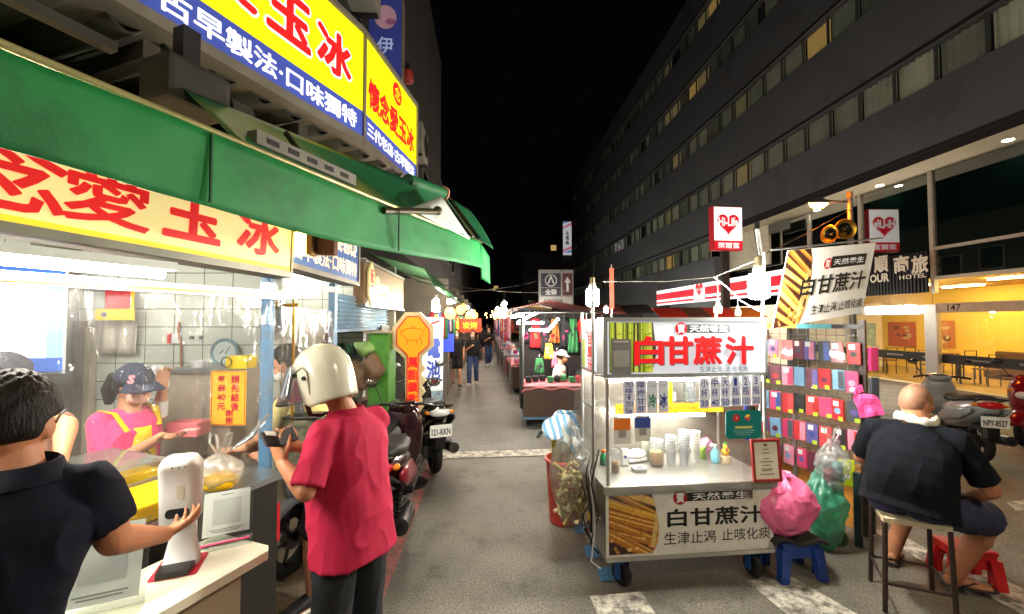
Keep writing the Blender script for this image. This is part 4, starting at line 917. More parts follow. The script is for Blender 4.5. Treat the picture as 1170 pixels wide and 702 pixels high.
p = onc(806, 522); bag('sweets_bag', 'small pink plastic bag behind the foam cups on the cart', p+UP*.02, (.05, .04, .14), film('pink_film', (244, 170, 214), .12, .8, 20, .15, haze=.5), 8, handle=False)
# bottles on the inner shelf
def bottle(px, h, r_, mt, capm, lab, y=.5):
    p = at(px, 450, 3.47); p.z = 1.177
    rt = thing('juice_bottle', lab, 'bottle', tuple(p))
    MB().m(mt).lathe([(r_*.9, 0), (r_, .008), (r_, h*.62), (r_*.8, h*.76), (r_*.36, h*.88), (r_*.34, h*.94)], 20, T(*p)).build('bottle_body', rt)
    MB().m(capm).lathe([(r_*.42, h*.94), (r_*.42, h), (r_*.3, h*1.005)], 16, T(*p)).build('cap', rt)
bottle(762, .225, .044, mat('yellow_green_juice', (190, 214, 20), .15, 0, .04, 4, spec=.6, emit=.12), mat('red_cap', (200, 50, 50), .4), 'yellow green juice bottle with a red cap on the cart shelf')
bottle(788, .235, .047, film('water_bottle', (228, 236, 240), .16, .4, 20, .08, haze=.18), WHITEP, 'empty clear bottle on the cart shelf')
bx('shelf_box', 'small cream box on the cart shelf beside the clear bottle', 'box', tuple(cp(.72, .52, 1.177)), tuple(cp(.79, .60, 1.255)), mat('cream_box', (214, 208, 180), .6))
MB(CF).m(mat('yellow_machine', (230, 190, 30), .45)).box2((1.02, .45, 1.10), (1.16, .6, 1.158), None, .006).build('yellow_device', None, 'small yellow device hanging under the shelf behind the teal plaque', 'device')
MB().m(mat('dark_blue_strap', (40, 44, 110), .6)).tube([cp(1.15, .15, 1.22), cp(1.14, .16, 1.05), cp(1.16, .15, .95)], .02, 8, ell=.25).build('hanging_strap', None, 'dark blue strap hanging at the right post of the cart', 'strap')
# lamps
def bulb(name, lab, p, r_, L_, mt, base_m, drop=None):
    rt = thing(name, lab, 'lamp', tuple(p)); b = MB().m(mt)
    if L_ > .0:
        b.lathe([(r_*.55, -L_*.5), (r_*.9, -L_*.46), (r_, -L_*.3), (r_, L_*.34), (r_*.9, L_*.46), (r_*.5, L_*.5)], 20, T(*p)); b.build('bulb', rt)
    MB().m(base_m).lathe([(r_*.5, L_*.51), (r_*.55, L_*.6), (r_*.42, L_*.85), (r_*.38, L_*.86), (r_*.38, L_*1.1), (.006, L_*1.14)], 16, T(*p)).build('socket', rt)
    if drop: MB().m(BLACKP).tube([p+UP*L_*1.14]+drop, .004, 6).build('cord', rt)
    return rt

CFL = lampmat('lit_white_bulb', (255, 250, 236), 420)
IVORY = mat('ivory_socket', (214, 200, 160), .5)
p = at(677, 340, 3.08); bulb('cart_lamp', 'big white bulb hanging from the thin post at the left end of the cart', p, .047, .13, CFL, IVORY, [p+V(.01, 0, .24), cp(-.055, .1, 2.12)])
p = at(867, 327, 3.05); bulb('cart_lamp', 'biggest white bulb hanging from the wire left of the slanted banner', p, .07, .19, CFL, IVORY, [p+V(-.01, 0, .30), p+V(-.03, 0, .42)])
p = at(820, 354, 3.2); bulb('cart_lamp', 'small ivory unlit bulb above the middle of the cart sign', p, .03, .06, IVORY, IVORY, [p+V(0, 0, .2), p+V(0, 0, .25)])
p = at(843, 358, 3.3); bulb('cart_lamp', 'tiny ivory unlit bulb right of the other unlit one', p, .022, .05, IVORY, IVORY, [p+V(0, 0, .12), p+V(0, 0, .14)])
MB().m(mat('pale_cord', (96, 94, 88), .6)).tube([at(815, 317, 3.2), at(830, 328, 3.22), at(845, 343, 3.3), at(862, 353, 3.2), at(868, 356, 3.15)], .005, 6).tube([at(690, 322, 3.08), at(760, 322, 3.4), at(815, 317, 3.2), at(868, 296, 3.05)], .003, 5).build('lamp_wire', None, 'thin pale wire with bulbs strung above the cart', 'wire')
MB().m(STEEL).cyl(cp(CW+.02, .2, .25), at(873, 296, 3.2)+UP*.05, .012).build('wire_pole', None, 'thin steel pole at the right end of the cart carrying the wire', 'pole')
r = thing('tube_fitting', 'white upright lamp fitting hanging from the pole above the biggest bulb', 'fitting', tuple(at(866, 285, 3.06)))
MB().m(WHITEP).tube([at(865, 256, 3.06), at(866, 266, 3.06), at(869, 292, 3.06)], [.012, .016, .012], 8).build('arm', r); MB().m(BLACKP).cyl(at(865, 254, 3.06), at(865, 262, 3.06), .017).build('arm_cap', r)
# ---- left of the cart: canes in a red bucket, clear bag of offcuts
p = at(645, 520, 3.95); p.z = .004
r = thing('cane_bucket', 'tall red plastic bucket of peeled canes behind the clear bag', 'bucket', (p.x, p.y, 0))
MB().m(mat('red_bucket', (222, 70, 48), .4, 0, .06)).lathe([(.13, 0), (.14, .01), (.17, .55), (.185, .555), (.185, .58), (.165, .58), (.165, .5)], 26, T(p.x, p.y, .005), True).build('bucket', r)
rn = random.Random(12)
for k in range(12):
    a = rn.uniform(0, 6.28); q = rn.uniform(.02, .12); x, y = p.x+q*math.cos(a), p.y+q*math.sin(a)
    MB().m(mat('cane_stalk_%d' % (k % 3), [(170, 160, 50), (196, 176, 70), (130, 132, 44)][k % 3], .45, 0, .2, 14)).tube([(x, y, .3), (x+.02*math.cos(a), y+.02*math.sin(a), .82+rn.uniform(0, .14))], .018, 8).build('cane_stalk', r)
def stripes():
    m = mat('blue_white_striped_bag', (232, 236, 238), .45, 0, 0, bump=.3, bs=20); nt = m.node_tree; N = nt.nodes; L = nt.links
    tc = N.new('ShaderNodeTexCoord'); mp = N.new('ShaderNodeMapping'); mp.inputs['Rotation'].default_value = (0, .5, .3); wv = N.new('ShaderNodeTexWave'); wv.inputs['Scale'].default_value = 5.2; wv.inputs['Distortion'].default_value = .6
    rp = N.new('ShaderNodeValToRGB'); rp.color_ramp.interpolation = 'CONSTANT'; rp.color_ramp.elements[0].color = (*lin((232, 236, 238)), 1); rp.color_ramp.elements[1].position = .55; rp.color_ramp.elements[1].color = (*lin((110, 170, 216)), 1)
    L.new(tc.outputs['Object'], mp.inputs[0]); L.new(mp.outputs[0], wv.inputs[0]); L.new(wv.outputs['Fac'], rp.inputs[0]); L.new(rp.outputs[0], N['Principled BSDF'].inputs['Base Color']); return m
STR = stripes()
def sf(i, j):
    a = 2*PI*i; rr = (.20+.05*math.sin(3*a+1)+.03*math.sin(7*a))*(1-.55*j); return V(p.x-.02+rr*math.cos(a)*1.15+.05*j, p.y+rr*math.sin(a), .80+.10*math.sin(2*a+.6)*(1-j)+.20*j-.05*math.sin(5*a)*(1-j))
MB().m(STR).grid(sf, 44, 10, True, None, .003).build('striped_cover', None, 'blue and white striped plastic bag thrown over the canes in the bucket', 'bag')
p = at(652, 560, 3.35); p.z = .26
bag('offcut_bag', 'large clear plastic bag of pale peeled cane offcuts hanging at the cart end', V(p.x, p.y, .24), (.15, .13, .78), film('clear_bag_plastic', (240, 242, 238), .07, 1, 12, .2, (1, 1, .4), .13), 21, handle=False, neck=.18)
OFC = [mat('cane_offcut_%d' % k, c, .6, 0, .15, 14) for k, c in enumerate(((214, 196, 140), (196, 176, 108), (226, 214, 170)))]
r = thing('cane_offcuts', 'heap of pale peeled cane pieces inside the clear bag', 'sugarcane', (p.x, p.y, .24))
for k in range(64):
    t = rn.random(); a = rn.uniform(0, 6.28); q = .105*math.sqrt(rn.random()); z = .29+.42*t; dv = V(rn.uniform(-1, 1), rn.uniform(-1, 1), rn.uniform(-.4, 1.2)).normalized()*rn.uniform(.03, .06)
    c = V(p.x+q*math.cos(a), p.y+q*math.sin(a), z); MB().m(OFC[k % 3]).tube([c-dv, c+dv], rn.uniform(.010, .018), 6).build('offcut', r)
r = thing('electric_fan', 'small round fan with a red hub behind the left end of the cart', 'fan', tuple(at(681, 447, 3.75)))
q = at(681, 447, 3.75); F = FC(q, .25)
b = MB().m(mat('grey_fan_guard', (150, 154, 156), .35, .6)).torus((0, 0, 0), .12, .008, F, 32, 6).torus((0, 0, -.06), .12, .006, F, 32, 6)
for k in range(20): b.tube([(0, 0, .02), (.12*math.cos(k*PI/10), .12*math.sin(k*PI/10), 0)], .0018, 4, F=F)
b.build('guard', r); MB().m(mat('dark_fan_body', (70, 66, 64), .5)).prism(circ(0, 0, .115, 30), .008, F, -.055).build('back', r)
b = MB().m(mat('red_fan_blade', (216, 40, 30), .4)).prism(circ(0, 0, .03, 16), .04, F, -.035)
for k in range(3): b.prism(circ(.06, 0, .045, 14, .03), .006, F @ RZ(k*2.094), -.03)
b.build('blade', r); MB().m(DARKM).cyl(q-UP*.12, V(q.x, q.y, .9), .012).build('stand', r)
# ================================================================ phone case rack and what stands by it
RB, RA = V(3.04, 3.66, 0), V(2.50, 4.42, 0)      # near and far foot of the rack front
RD = (RB-RA); RL = RD.length; RD.normalize(); RN = V(RD.y, -RD.x, 0)   # RN points towards the camera side
if RN.y > 0: RN = -RN
FRK = frame(RA, RD, UP)                                             # x along the rack, y up, z outward
r = thing('display_rack', 'dark wire rack on a wooden cabinet hung with phone case packets', 'rack', tuple((RA+RB)/2))
b = MB().m(DARKM)
MB().m(mat('dark_brown_post', (52, 40, 34), .5, .2)).box((RL, .93, -.02), (.05, 1.86, .05), FRK, .004).build('post', r)
MB().m(STEEL).box((RL*.42, .5, -.02), (.035, 1.0, .035), FRK, .004).build('post', r)
MB().m(DARKM).box((0.0, .93, -.02), (.04, 1.86, .04), FRK, .004).build('post', r)
MB().m(mat('yellow_rack_top', (222, 176, 70), .5)).box((RL*.25, 1.80, -.02), (RL*.5, .04, .05), FRK).m(mat('teal_rack_top', (80, 176, 190), .5)).box((RL*.62, 1.80, -.018), (RL*.3, .042, .05), FRK).m(DARKM).box((RL*.9, 1.80, -.02), (RL*.25, .038, .05), FRK).build('top_rail', r)
b = MB().m(mat('grey_rack_wire', (120, 120, 118), .4, .6))
for k in range(12): b.cyl((RL*(k+.5)/12, .55, -.035), (RL*(k+.5)/12, 1.8, -.035), .003, F=FRK, n=6)
for k in range(8): b.cyl((0, .6+.16*k, -.03), (RL, .6+.16*k, -.03), .003, F=FRK, n=6)
b.build('wire_grid', r)
MB().m(mat('orange_brown_wood', (168, 112, 44), .5, 0, .15, 2, .1, 30, stretch=(1, 1, .3))).box((RL*.5, .30, -.05), (RL-.08, .56, .02), FRK).build('cabinet_front', r)
b = MB().m(mat('grey_rack_wire'))
for k in range(9): b.cyl((RL-.03, .1+.06*k, .0), (RL-.03, .1+.06*k, .22), .003, F=FRK, n=6)
for k in range(5): b.cyl((RL-.03, .08, .05*k), (RL-.03, .60, .05*k), .003, F=FRK, n=6)
b.build('side_basket', r)
MB().m(mat('dull_teal_frame', (44, 62, 66), .5, .3)).box((RL+.01, .30, .24), (.05, .6, .04), FRK, .004).box((RL+.01, .30, -.1), (.05, .58, .04), FRK, .004).build('side_frame', r)
COLS = [('bright pink', (226, 50, 110)), ('coral red', (222, 66, 70)), ('dark grey', (70, 72, 84)), ('pale blue', (130, 170, 214)), ('black', (34, 32, 38)), ('light pink', (240, 140, 170)), ('purple', (104, 84, 160)), ('red', (206, 30, 44)), ('deep blue', (52, 70, 150)), ('maroon', (110, 28, 60))]
rn = random.Random(5); ncol = 9
for row in range(5):
    zt = 1.70-.255*row; ndrop = 0
    rnm = ['top', 'second', 'third', 'fourth', 'bottom'][row]
    for k in range(ncol):
        if row == 4 and k == ncol-1: continue
        cn, cc = COLS[(row*3+k*7+rn.randrange(3)) % 10]; x = RL*(k+.5)/ncol+rn.uniform(-.008, .008); z = zt-.012*k*0+rn.uniform(-.006, .006)
        w_, h_ = RL/ncol*1.02, .225+rn.uniform(-.01, .01); zo = .03+rn.uniform(0, .05)
        F = FRK @ T(x, z-h_/2, zo) @ RY(rn.uniform(-.35, .35)) @ RZ(rn.uniform(-.05, .05))
        b = MB().m(mat('case_%s' % cn.replace(' ', '_'), cc, .35, 0, .06, 14, spec=.6)).box((0, -.01, 0), (w_*.9, h_*.8, .022), F, .004)
        c2 = mat('case_%s' % COLS[(row+k*3) % 10][0].replace(' ', '_'), COLS[(row+k*3) % 10][1], .35, 0, .06, 14, spec=.6)
        b.m(c2).box((w_*.2, -.01, .0115), (w_*.42, h_*.72, .002), F) if rn.random() < .5 else b.m(c2).prism(circ(0, -.02, w_*.25, 14), .001, F, .0115)
        if rn.random() < .6: b.m(WHITEP).box((-.01, .045, .0135), (w_*.42, .045, .001), F)
        if rn.random() < .5: b.m(mat('lime_label', (190, 206, 40), .5)).box((w_*.22, -.085, .0135), (w_*.35, .035, .001), F)
        b.m(GLASS).box((0, 0, .018), (w_, h_, .001), F).m(STEEL).cyl((0, h_/2-.012, -zo-.02), (0, h_/2-.012, .03), .0022, n=5, F=F)
        b.build('phone_case_packet', None, f"{cn} phone case packet, {ORD[k]} from the cart in the {rnm} row of the rack", 'phone case', 'phone case packets on the rack')
b = MB().m(mat('case_maroon'))
for k in range(4):
    F = FRK @ T(RL+.06, 1.62-.26*k, -.06) @ RY(1.0)
    MB().m(mat('case_%s' % COLS[k*2][0].replace(' ', '_'))).box((0, -.1, 0), (.07, .2, .03), F, .004).m(GLASS).box((0, -.09, .02), (.08, .23, .001), F).build('phone_case_packet', None, f"{COLS[k*2][0]} packet hung on the side of the rack post, {ORD[k]} from the top", 'phone case', 'packets on the rack side')
p = at(967, 540, 3.58); F = FC(p, -.7)
MB().m(mat('lime_packet', (184, 198, 20), .45, 0, .1, 20)).box((0, 0, 0), (.11, .22, .03), F, .006).m(WHITEP).box((0, -.03, .0155), (.05, .03, .001), F).build('lime_packet', None, 'lime yellow packet hanging low on the rack post beside the clear drinks bag', 'packet')
# pink cloth bag on the hook
p = at(988, 462, 3.55); F = FC(p, -.25)
r = thing('pink_bag', 'folded bright pink plastic bag hanging on the rack post', 'bag', tuple(p-UP*.13))
PINKB = mat('pink_bag_plastic', (236, 84, 150), .35, 0, .08, 8, .7, 14, translucent=1)
MB().m(PINKB).grid(lambda i, j: F @ V(-.085+.17*i+.05*j, .085-.20*j+.04*i*j-.02*abs(2*i-1)**3*(1-j), .028*noise.noise(V(i*2.6, j*2.6, 2))+.008*(i > .5)), 7, 6, False, None, .008).build('bag_body', r)
MB().m(PINKB).tube([F @ V(-.06, .08, 0), F @ V(-.065, .13, .01), F @ V(-.035, .15, .01), F @ V(-.02, .10, 0)], .02, 8, ell=.4).build('handle', r)
# clear bag with drinks
p = at(953, 560, 3.42); bag('drinks_bag', 'clear plastic bag with two drinks hanging on the rack', V(p.x, p.y, p.z-.02), (.115, .09, .42), film('clear_drinks_bag', (244, 246, 248), .06, 1, 14, .25, (1, 1, .5), .28), 31, handle=True, neck=.22)
for k, (dx, c, lab) in enumerate(((-.04, (150, 40, 60), 'dark red drink cup inside the clear hanging bag'), (.035, (90, 170, 170), 'teal drink cup inside the clear hanging bag'))):
    MB().m(mat('drink_%d' % k, c, .3)).lathe([(.03, 0), (.04, .14), (.042, .145)], 16, T(p.x+dx, p.y, p.z+.02+.05*k)).build('drink_cup', None, lab, 'cup')
# teal bag on the ground
p = G(957, 632); TEAL = film('teal_bag_plastic', (84, 214, 176), .10, 1, 14, .2, (1, 1, .5), .48)
bag('teal_bag', 'translucent teal plastic bag standing on the ground against the rack', V(p.x-.05, p.y+.05, .005), (.14, .12, .66), TEAL, 17, handle=False, neck=.10)
for k in range(3): MB().m(mat('dark_green_lump', (70, 110, 60), .6, 0, .3, 12)).ell((p.x-.08+.07*k, p.y+.05, .09+.05*(k % 2)), (.06, .05, .07)).build('vegetable', None, ['dark green lump lying left in the teal bag', 'dark green lump on top in the teal bag', 'dark green lump lying right in the teal bag'][k], 'vegetable')
# blue stool and pink sack
def plastic_stool(lab, p, w_, d_, h_, mt, rz=0):
    rt = thing('plastic_stool', lab, 'stool', (p[0], p[1], 0), rz); F = WM[rt]
    MB().m(mt).box((0, 0, h_-.02), (w_, d_, .03), F, .012).box((0, 0, h_-.05), (w_*.94, d_*.94, .04), F, .008).build('seat', rt)
    for sx in (-1, 1):
        for sy in (-1, 1):
            x, y = sx*w_*.40, sy*d_*.38; ox, oy = sx*w_*.50, sy*d_*.48
            MB().m(mt).loft([[(ox+a*.03, oy+c*.026, .004) for a, c in ((-1, -1), (1, -1), (1, 1), (-1, 1))], [(x+a*.036, y+c*.032, h_-.06) for a, c in ((-1, -1), (1, -1), (1, 1), (-1, 1))]], False, True, F).box(((x+ox)/2-sx*.005, (y+oy)/2-sy*(.03+.012), h_*.45), (.028, .006, h_*.75), F).build('leg', rt)
    for sy in (-1, 1): MB().m(mt).box((0, sy*d_*.43, h_-.10), (w_*.7, .008, .06), F).build('apron', rt)
    return rt
BST = mat('blue_stool_plastic', (26, 62, 140), .4, 0, .1, 8)
p = G(917, 668); plastic_stool('low blue plastic stool under the pink sack', (p.x+.01, p.y+.14, 0), .30, .24, .29, BST, .1); q = V(p.x+.0, p.y+.14, 0)
MB().m(mat('dark_folded_cloth', (40, 36, 34), .8, 0, .3, 12, .3, 30)).grid(lambda i, j: V(q.x-.20+.40*i, q.y-.15+.30*j, .305+.02*math.sin(i*9+j*3)-.03*abs(2*i-1)**4), 16, 10, True, None, .02).build('folded_cloth', None, 'dark folded cloth on the blue stool below the pink sack', 'cloth')
PSK = film('pink_sack_film', (242, 110, 160), .10, 1, 10, .25, (1, 1, .8), .75)
rt = thing('pink_sack', 'big stuffed pink plastic sack on the low blue stool', 'bag', (q.x-.06, q.y, .33))
rn = random.Random(8); ph = [rn.uniform(0, 6) for _ in range(6)]
def pk(v):
    d = v-V(q.x-.06, q.y+.02, .49); a = math.atan2(d.y, d.x); t = d.z/.22
    k = 1+.05*math.sin(3*a+ph[0]+2*t)+.03*math.sin(9*a+ph[1]+3*t)+.025*math.sin(15*a+5*t+ph[2])*(1 if t > 0 else .5)
    if t > .55: k *= 1-.35*(t-.55)
    k += crumple(d, .13, 5.5, 4)+crumple(d, .025, 15, 9)+.02*math.sin(17*a+ph[2]+3*t)*max(0, t)
    return V(q.x-.06+d.x*k, q.y+.02+d.y*k, .49+d.z*(1+.03*math.sin(5*a+ph[3]))+(.03*math.sin(7*a) if t > .6 else 0))
PSM = mat('pink_sack_plastic', (240, 112, 160), .28, 0, .06, 6, .8, 26, spec=.6)
MB().m(PSM).ell((q.x-.06, q.y+.02, .49), (.235, .19, .22), None, 110, 70, pk).build('sack_body', rt)
MB().m(PSM).grid(lambda i, j: V(q.x-.06+(.05+.05*j)*math.cos(6.28*i)*(1+.3*math.sin(19*i)), q.y+.02+(.04+.04*j)*math.sin(6.28*i), .66+.055*j), 30, 4).build('sack_neck', rt)
# red stool by the seated man's foot
p = G(1126, 676); plastic_stool('low red plastic stool behind the foot of the seated man', (p.x-.0, p.y+.13, 0), .26, .22, .26, mat('red_stool_plastic', (196, 30, 34), .4, 0, .1, 8), -.2)
# folding bar stool
SC_ = V(2.61, 2.80, 0)
r = thing('folding_stool', 'brown metal stool with a pale seat edge under the seated man', 'stool', tuple(SC_)); BRM = mat('brown_stool_metal', (58, 44, 38), .45, .4)
sq = [V(2.37, 2.73, 0), V(2.69, 2.60, 0), V(2.86, 2.92, 0), V(2.55, 3.05, 0)]
tp = [SC_+(a-SC_)*.92+UP*.565 for a in sq]
for a, t_ in zip(sq, tp): MB().m(BRM).box((0, 0, 0), (.001, .001, .001), T(*t_)).tube([a+UP*.004, t_], .014, 8).build('leg', r)
b = MB().m(BRM)
for i in range(4): b.cyl(sq[i].lerp(tp[i], .32), sq[(i+1) % 4].lerp(tp[(i+1) % 4], .32), .009, n=8)
b.build('stretcher', r)
MB().m(mat('pale_stool_seat', (206, 190, 158), .5, 0, .1)).prism([(a-SC_).to_2d()*.98 for a in sq], .03, T(SC_.x, SC_.y, .562)).build('seat', r)
# ---------------------------------------------------------------- slanted banner
B00, B10, B11, B01 = at(877, 372, 3.35), at(990, 361, 3.75), at(996, 274, 3.75), at(906, 290, 3.35)
def bn(i, j): return B00.lerp(B10, i).lerp(B01.lerp(B11, i), j)
r = thing('hanging_banner', 'slanted white cloth banner with sugarcane photo and black characters beside the lamp pole', 'banner', tuple((B00+B10)/2))
BC = mat('white_banner_cloth', (226, 224, 218), .7, 0, .04, 3, .3, 10)
FB = frame(bn(.5, .5), (bn(1, .5)-bn(0, .5)), (bn(.5, 1)-bn(.5, 0)))
bx_, by_ = bn(1, .5)-bn(0, .5), bn(.5, 1)-bn(.5, 0); bz_ = bx_.cross(by_).normalized(); BW, BH = bx_.length, by_.length
FB = frame(bn(.5, .5), bx_.normalized(), by_.normalized(), bz_)
b = MB().m(BC).box((0, 0, -.004), (BW, BH, .006), FB)
w2, h2 = BW/2-.004, BH/2-.004
cane_pile(b, FB, [(-w2, -h2), (-w2+.30, -h2), (-w2+.35, -h2*.4), (-w2+.34, h2*.2), (-w2+.31, h2*.7), (-w2+.27, h2), (-w2, h2)], 9, -.6, 14, lo=.035, hi=.055)
b.m(M_REDL and mat('red_disc_print', (206, 34, 40), .6, 0, 0)).prism(circ(-.04*BW, .27*BH, .048, 22), 0, FB, .002)
b.m(BLACKI).prism([(.0*BW, .20*BH), (.41*BW, .20*BH), (.41*BW, .36*BH), (.0*BW, .36*BH)], 0, FB, .0012)
b.m(WHITEI).text('寶', FB @ T(-.04*BW, .27*BH, 0), w=.055, h=.07, off=.012, z=.0024, keep=False).text('天然養生', FB @ T(.205*BW, .28*BH, 0), w=.36*BW, h=.055, off=.012, z=.0018, keep=False)
b.m(BLACKI).text('白甘蔗汁', FB @ T(.08*BW, -.01*BH, 0), w=.74*BW, h=.17, off=.016, z=.003, keep=False)
b.text('生津止渴 止咳化痰', FB @ T(.17*BW, -.34*BH, 0), w=.60*BW, h=.085, off=.008, z=.003, keep=False); b.build('banner_cloth', r)
MB().m(STEEL).tube([B01+V(-.2, -.05, .02), B11+V(.12, .03, .02)], .008, 8).build('banner_rod', r)
# ---------------------------------------------------------------- lamp post with horns
LP = at(973, 300, 8.6)
r = thing('street_lamp', 'tall grey lamp post with one orange lamp arm and two horn speakers', 'street lamp', (LP.x, LP.y, 0))
GP = mat('galvanised_post', (120, 122, 120), .45, .6, .15, 5)
zt = at(973, 226, 8.6).z
MB().m(GP).tube([(LP.x, LP.y, 0), (LP.x, LP.y, zt)], [.07, .05], 12).build('pole', r)
LH = at(935, 232, 8.6)
MB().m(GP).tube([V(LP.x, LP.y, zt-.1), V(LP.x-.3, LP.y, zt-.08), LH+V(.16, 0, .05)], .022, 8).build('lamp_arm', r)
h = MB().m(GP).lathe([(.06, .10), (.16, .05), (.2, .0), (.19, -.005)], 20, T(*LH) @ RX(.25)).build('lamp_head', r)
ORL = lampmat('lit_orange_lamp', (255, 132, 26), 260)
MB().m(ORL).lathe([(.01, -.11), (.11, -.09), (.17, -.006)], 20, T(*LH) @ RX(.25)).build('lamp_glass', h)
MB().m(mat('warm_lamp_rim', (190, 150, 90), .4)).cyl(V(LP.x, LP.y, zt), V(LP.x, LP.y, zt+.12), .06).build('pole_cap', r)
GOLD = mat('brass_horn', (190, 150, 50), .3, .8)
for px, py, rr, yaw, lab in ((966, 262, .20, -.15, 'dark-mouthed horn speaker facing the street on the lamp post'), (948, 268, .18, -1.3, 'brass horn speaker turned sideways on the lamp post')):
    c = at(px, py, 8.45); rt = thing('horn_speaker', lab, 'speaker', tuple(c)); F = FC(c, yaw)
    MB().m(GOLD).lathe([(.03, -.30), (.04, -.22), (.07, -.12), (rr*.7, -.03), (rr, .0), (rr*1.03, .012), (rr*.97, .012), (rr*.7, -.02)], 26, F, False).build('horn', rt)
    MB().m(mat('dark_horn_mouth', (30, 28, 22), .5, .3)).lathe([(rr*.93, .0), (rr*.5, -.05), (.03, -.2)], 24, F, False).m(GOLD).ell((0, 0, -.05), (.025, .025, .03), F).build('mouth', rt)
    MB().m(GOLD).cyl((0, 0, -.40), (0, 0, -.28), .07, F=F).build('driver', rt)
    MB().m(GP).cyl(c+V(0, 0, .0), V(LP.x, LP.y, c.z+.25), .012).build('bracket', rt)
MB().m(DARKM).tube([at(862, 296, 4.5), at(920, 268, 6.5), V(LP.x, LP.y, zt-.25)], .006, 5).build('overhead_wire', None, 'dark wire running from the cart pole up to the lamp post', 'wire')
# ---------------------------------------------------------------- convenience store pole sign
HS = at(829, 262, 15.6)
r = thing('pole_sign', 'square lit store sign with a red heart on a dark pole', 'sign', (HS.x, HS.y, 0))
LITW = mat('lit_white_store_sign', (244, 246, 240), .4, 0, 0, emit=1.15); LITR = mat('lit_red_store_sign', (214, 22, 46), .4, 0, 0, emit=.8)
MB().m(mat('dark_sign_pole', (58, 54, 56), .5, .3)).box((HS.x, HS.y+.1, (HS.z-.8)/2), (.26, .2, HS.z-.8)).build('pole', r)
F = FC(HS, .12); w_, h_ = 1.10, 1.58
def store_face(F, sgn=1):
    b = MB().m(LITW).box((0, .16, 0), (w_, h_-.34, .01), F).m(LITR).box((0, -h_/2+.16, 0), (w_, .32, .012), F)
    b.m(WHITEI and mat('lit_heart_outline', (250, 190, 196), .5, 0, 0, emit=.9)).prism(heart(.98), 0, F @ T(0, .10, 0), .007).m(LITR).prism(heart(.90), 0, F @ T(0, .13, 0), .010)
    b.m(M_WHL).text('Hi-Life', F @ T(0, .24, 0), w=.78, h=.34, off=.035, z=.014, keep=False).text('萊爾富', F @ T(0, -h_/2+.15, 0), w=.86, h=.22, off=.014, z=.010, keep=False)
    return b
store_face(F @ T(0, 0, .16)).build('front_face', r)
b = MB().m(mat('red_sign_case', (186, 40, 50), .4, emit=.25)).box((0, 0, 0), (w_+.06, h_+.06, .28), F, .02); b.build('sign_case', r)
# ================================================================ hotel
WALL = mat('dark_grey_cladding', (88, 91, 97), .55, 0, .1, 1.2, .1, 80, dirt=(75, 77, 82), dirts=.6)
UF, UG = 10.9, 11.9
FH = frame((0, 0, 0), UR, UD, UP)
hotel = thing('hotel_building', 'long dark grey hotel block with bands of windows above a glass lobby', 'building', tuple(U(UF+6, 25, 0)))
V0, V1 = -2.0, 53.0; VL = 19.6          # the lobby part ends at VL; beyond it the lower window row goes on
zs = lambda s: H+s*UF
ZB = [(zs(.5365), zs(.627)), (zs(.818), zs(.91)), (zs(1.10), zs(1.19)), (zs(1.38), zs(1.47))]   # sill and head of each window row
zsoff = zs(.386)+.0
bands = [(zsoff, ZB[0][0]), (ZB[0][1], ZB[1][0]), (ZB[1][1], ZB[2][0]), (ZB[2][1], ZB[3][0]), (ZB[3][1], zs(1.62))]
for k, (a, c) in enumerate(bands):
    MB().m(WALL).box2((UF, V0, a), (UF+.3, V1, c), FH).m(mat('black_reveal', (16, 16, 17), .7)).box2((UF-.004, V0, a+.004), (UF+.29, V1, a+.11), FH).build('wall_band', hotel)
MB().m(WALL).box2((UF+.5, V0, zs(.285)-2), (UF+14, V1, zs(1.60)), FH).build('core_wall', hotel) if False else None
MB().m(WALL).box2((UF+.001, VL+.02, 3.2), (UF+.3, V1, zs(.285)), FH).build('wall_band', hotel)
MB().m(WALL).box2((UF+.002, VL+.02, zs(.372)), (UF+.3, V1, zsoff-.002), FH).build('wall_band', hotel)
MB().m(WALL).box2((UF+.003, VL+.02, 0), (UF+.3, V1, 3.19), FH).build('lower_wall', hotel)
MB().m(WALL).box2((UF, V1+.003, 0), (UF+14, V1+.4, zs(1.62)), FH).build('end_wall', hotel)
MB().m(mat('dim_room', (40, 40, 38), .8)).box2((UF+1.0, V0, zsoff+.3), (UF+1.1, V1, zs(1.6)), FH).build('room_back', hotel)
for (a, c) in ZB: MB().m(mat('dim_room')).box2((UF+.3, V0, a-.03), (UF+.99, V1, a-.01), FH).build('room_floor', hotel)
# windows: frame > curtain, pane
BAY = FPX*UF*.000205; WF = mat('window_frame_grey', (84, 86, 84), .4, .4)
CUR = [mat('pale_curtain_%d' % k, c, .9, 0, .1, 2) for k, c in enumerate(((232, 228, 212), (206, 204, 192), (164, 162, 152)))]
PANE = film('window_glass', (226, 234, 230), .07, 0, .0, .02, haze=.02)
LITWIN = [mat('lit_room_%d' % k, c, .8, 0, .15, 1.5, emit=e) for k, (c, e) in enumerate((((240, 190, 110), .35), ((226, 196, 140), .16), ((200, 186, 140), .10)))]
wins = []
vref = wu(onU(1065, 100, UF))
for row, (a, c) in enumerate(ZB+[(zs(.287), zs(.370))]):
    k0 = int((V0-vref)/BAY)+1; k1 = int((V1-1-vref)/BAY)
    for k in range(k0, k1):
        v = vref+BAY*k
        if row == 4 and v < VL+.1: continue
        wins.append((v+(row*1.5)+(6 if row == 3 else 0)+(10 if v < 5.5 else 0), row, v, a, c))
wins.sort()
lit = {(1, 925): 0, (2, 953): 0, (1, 878): 2}
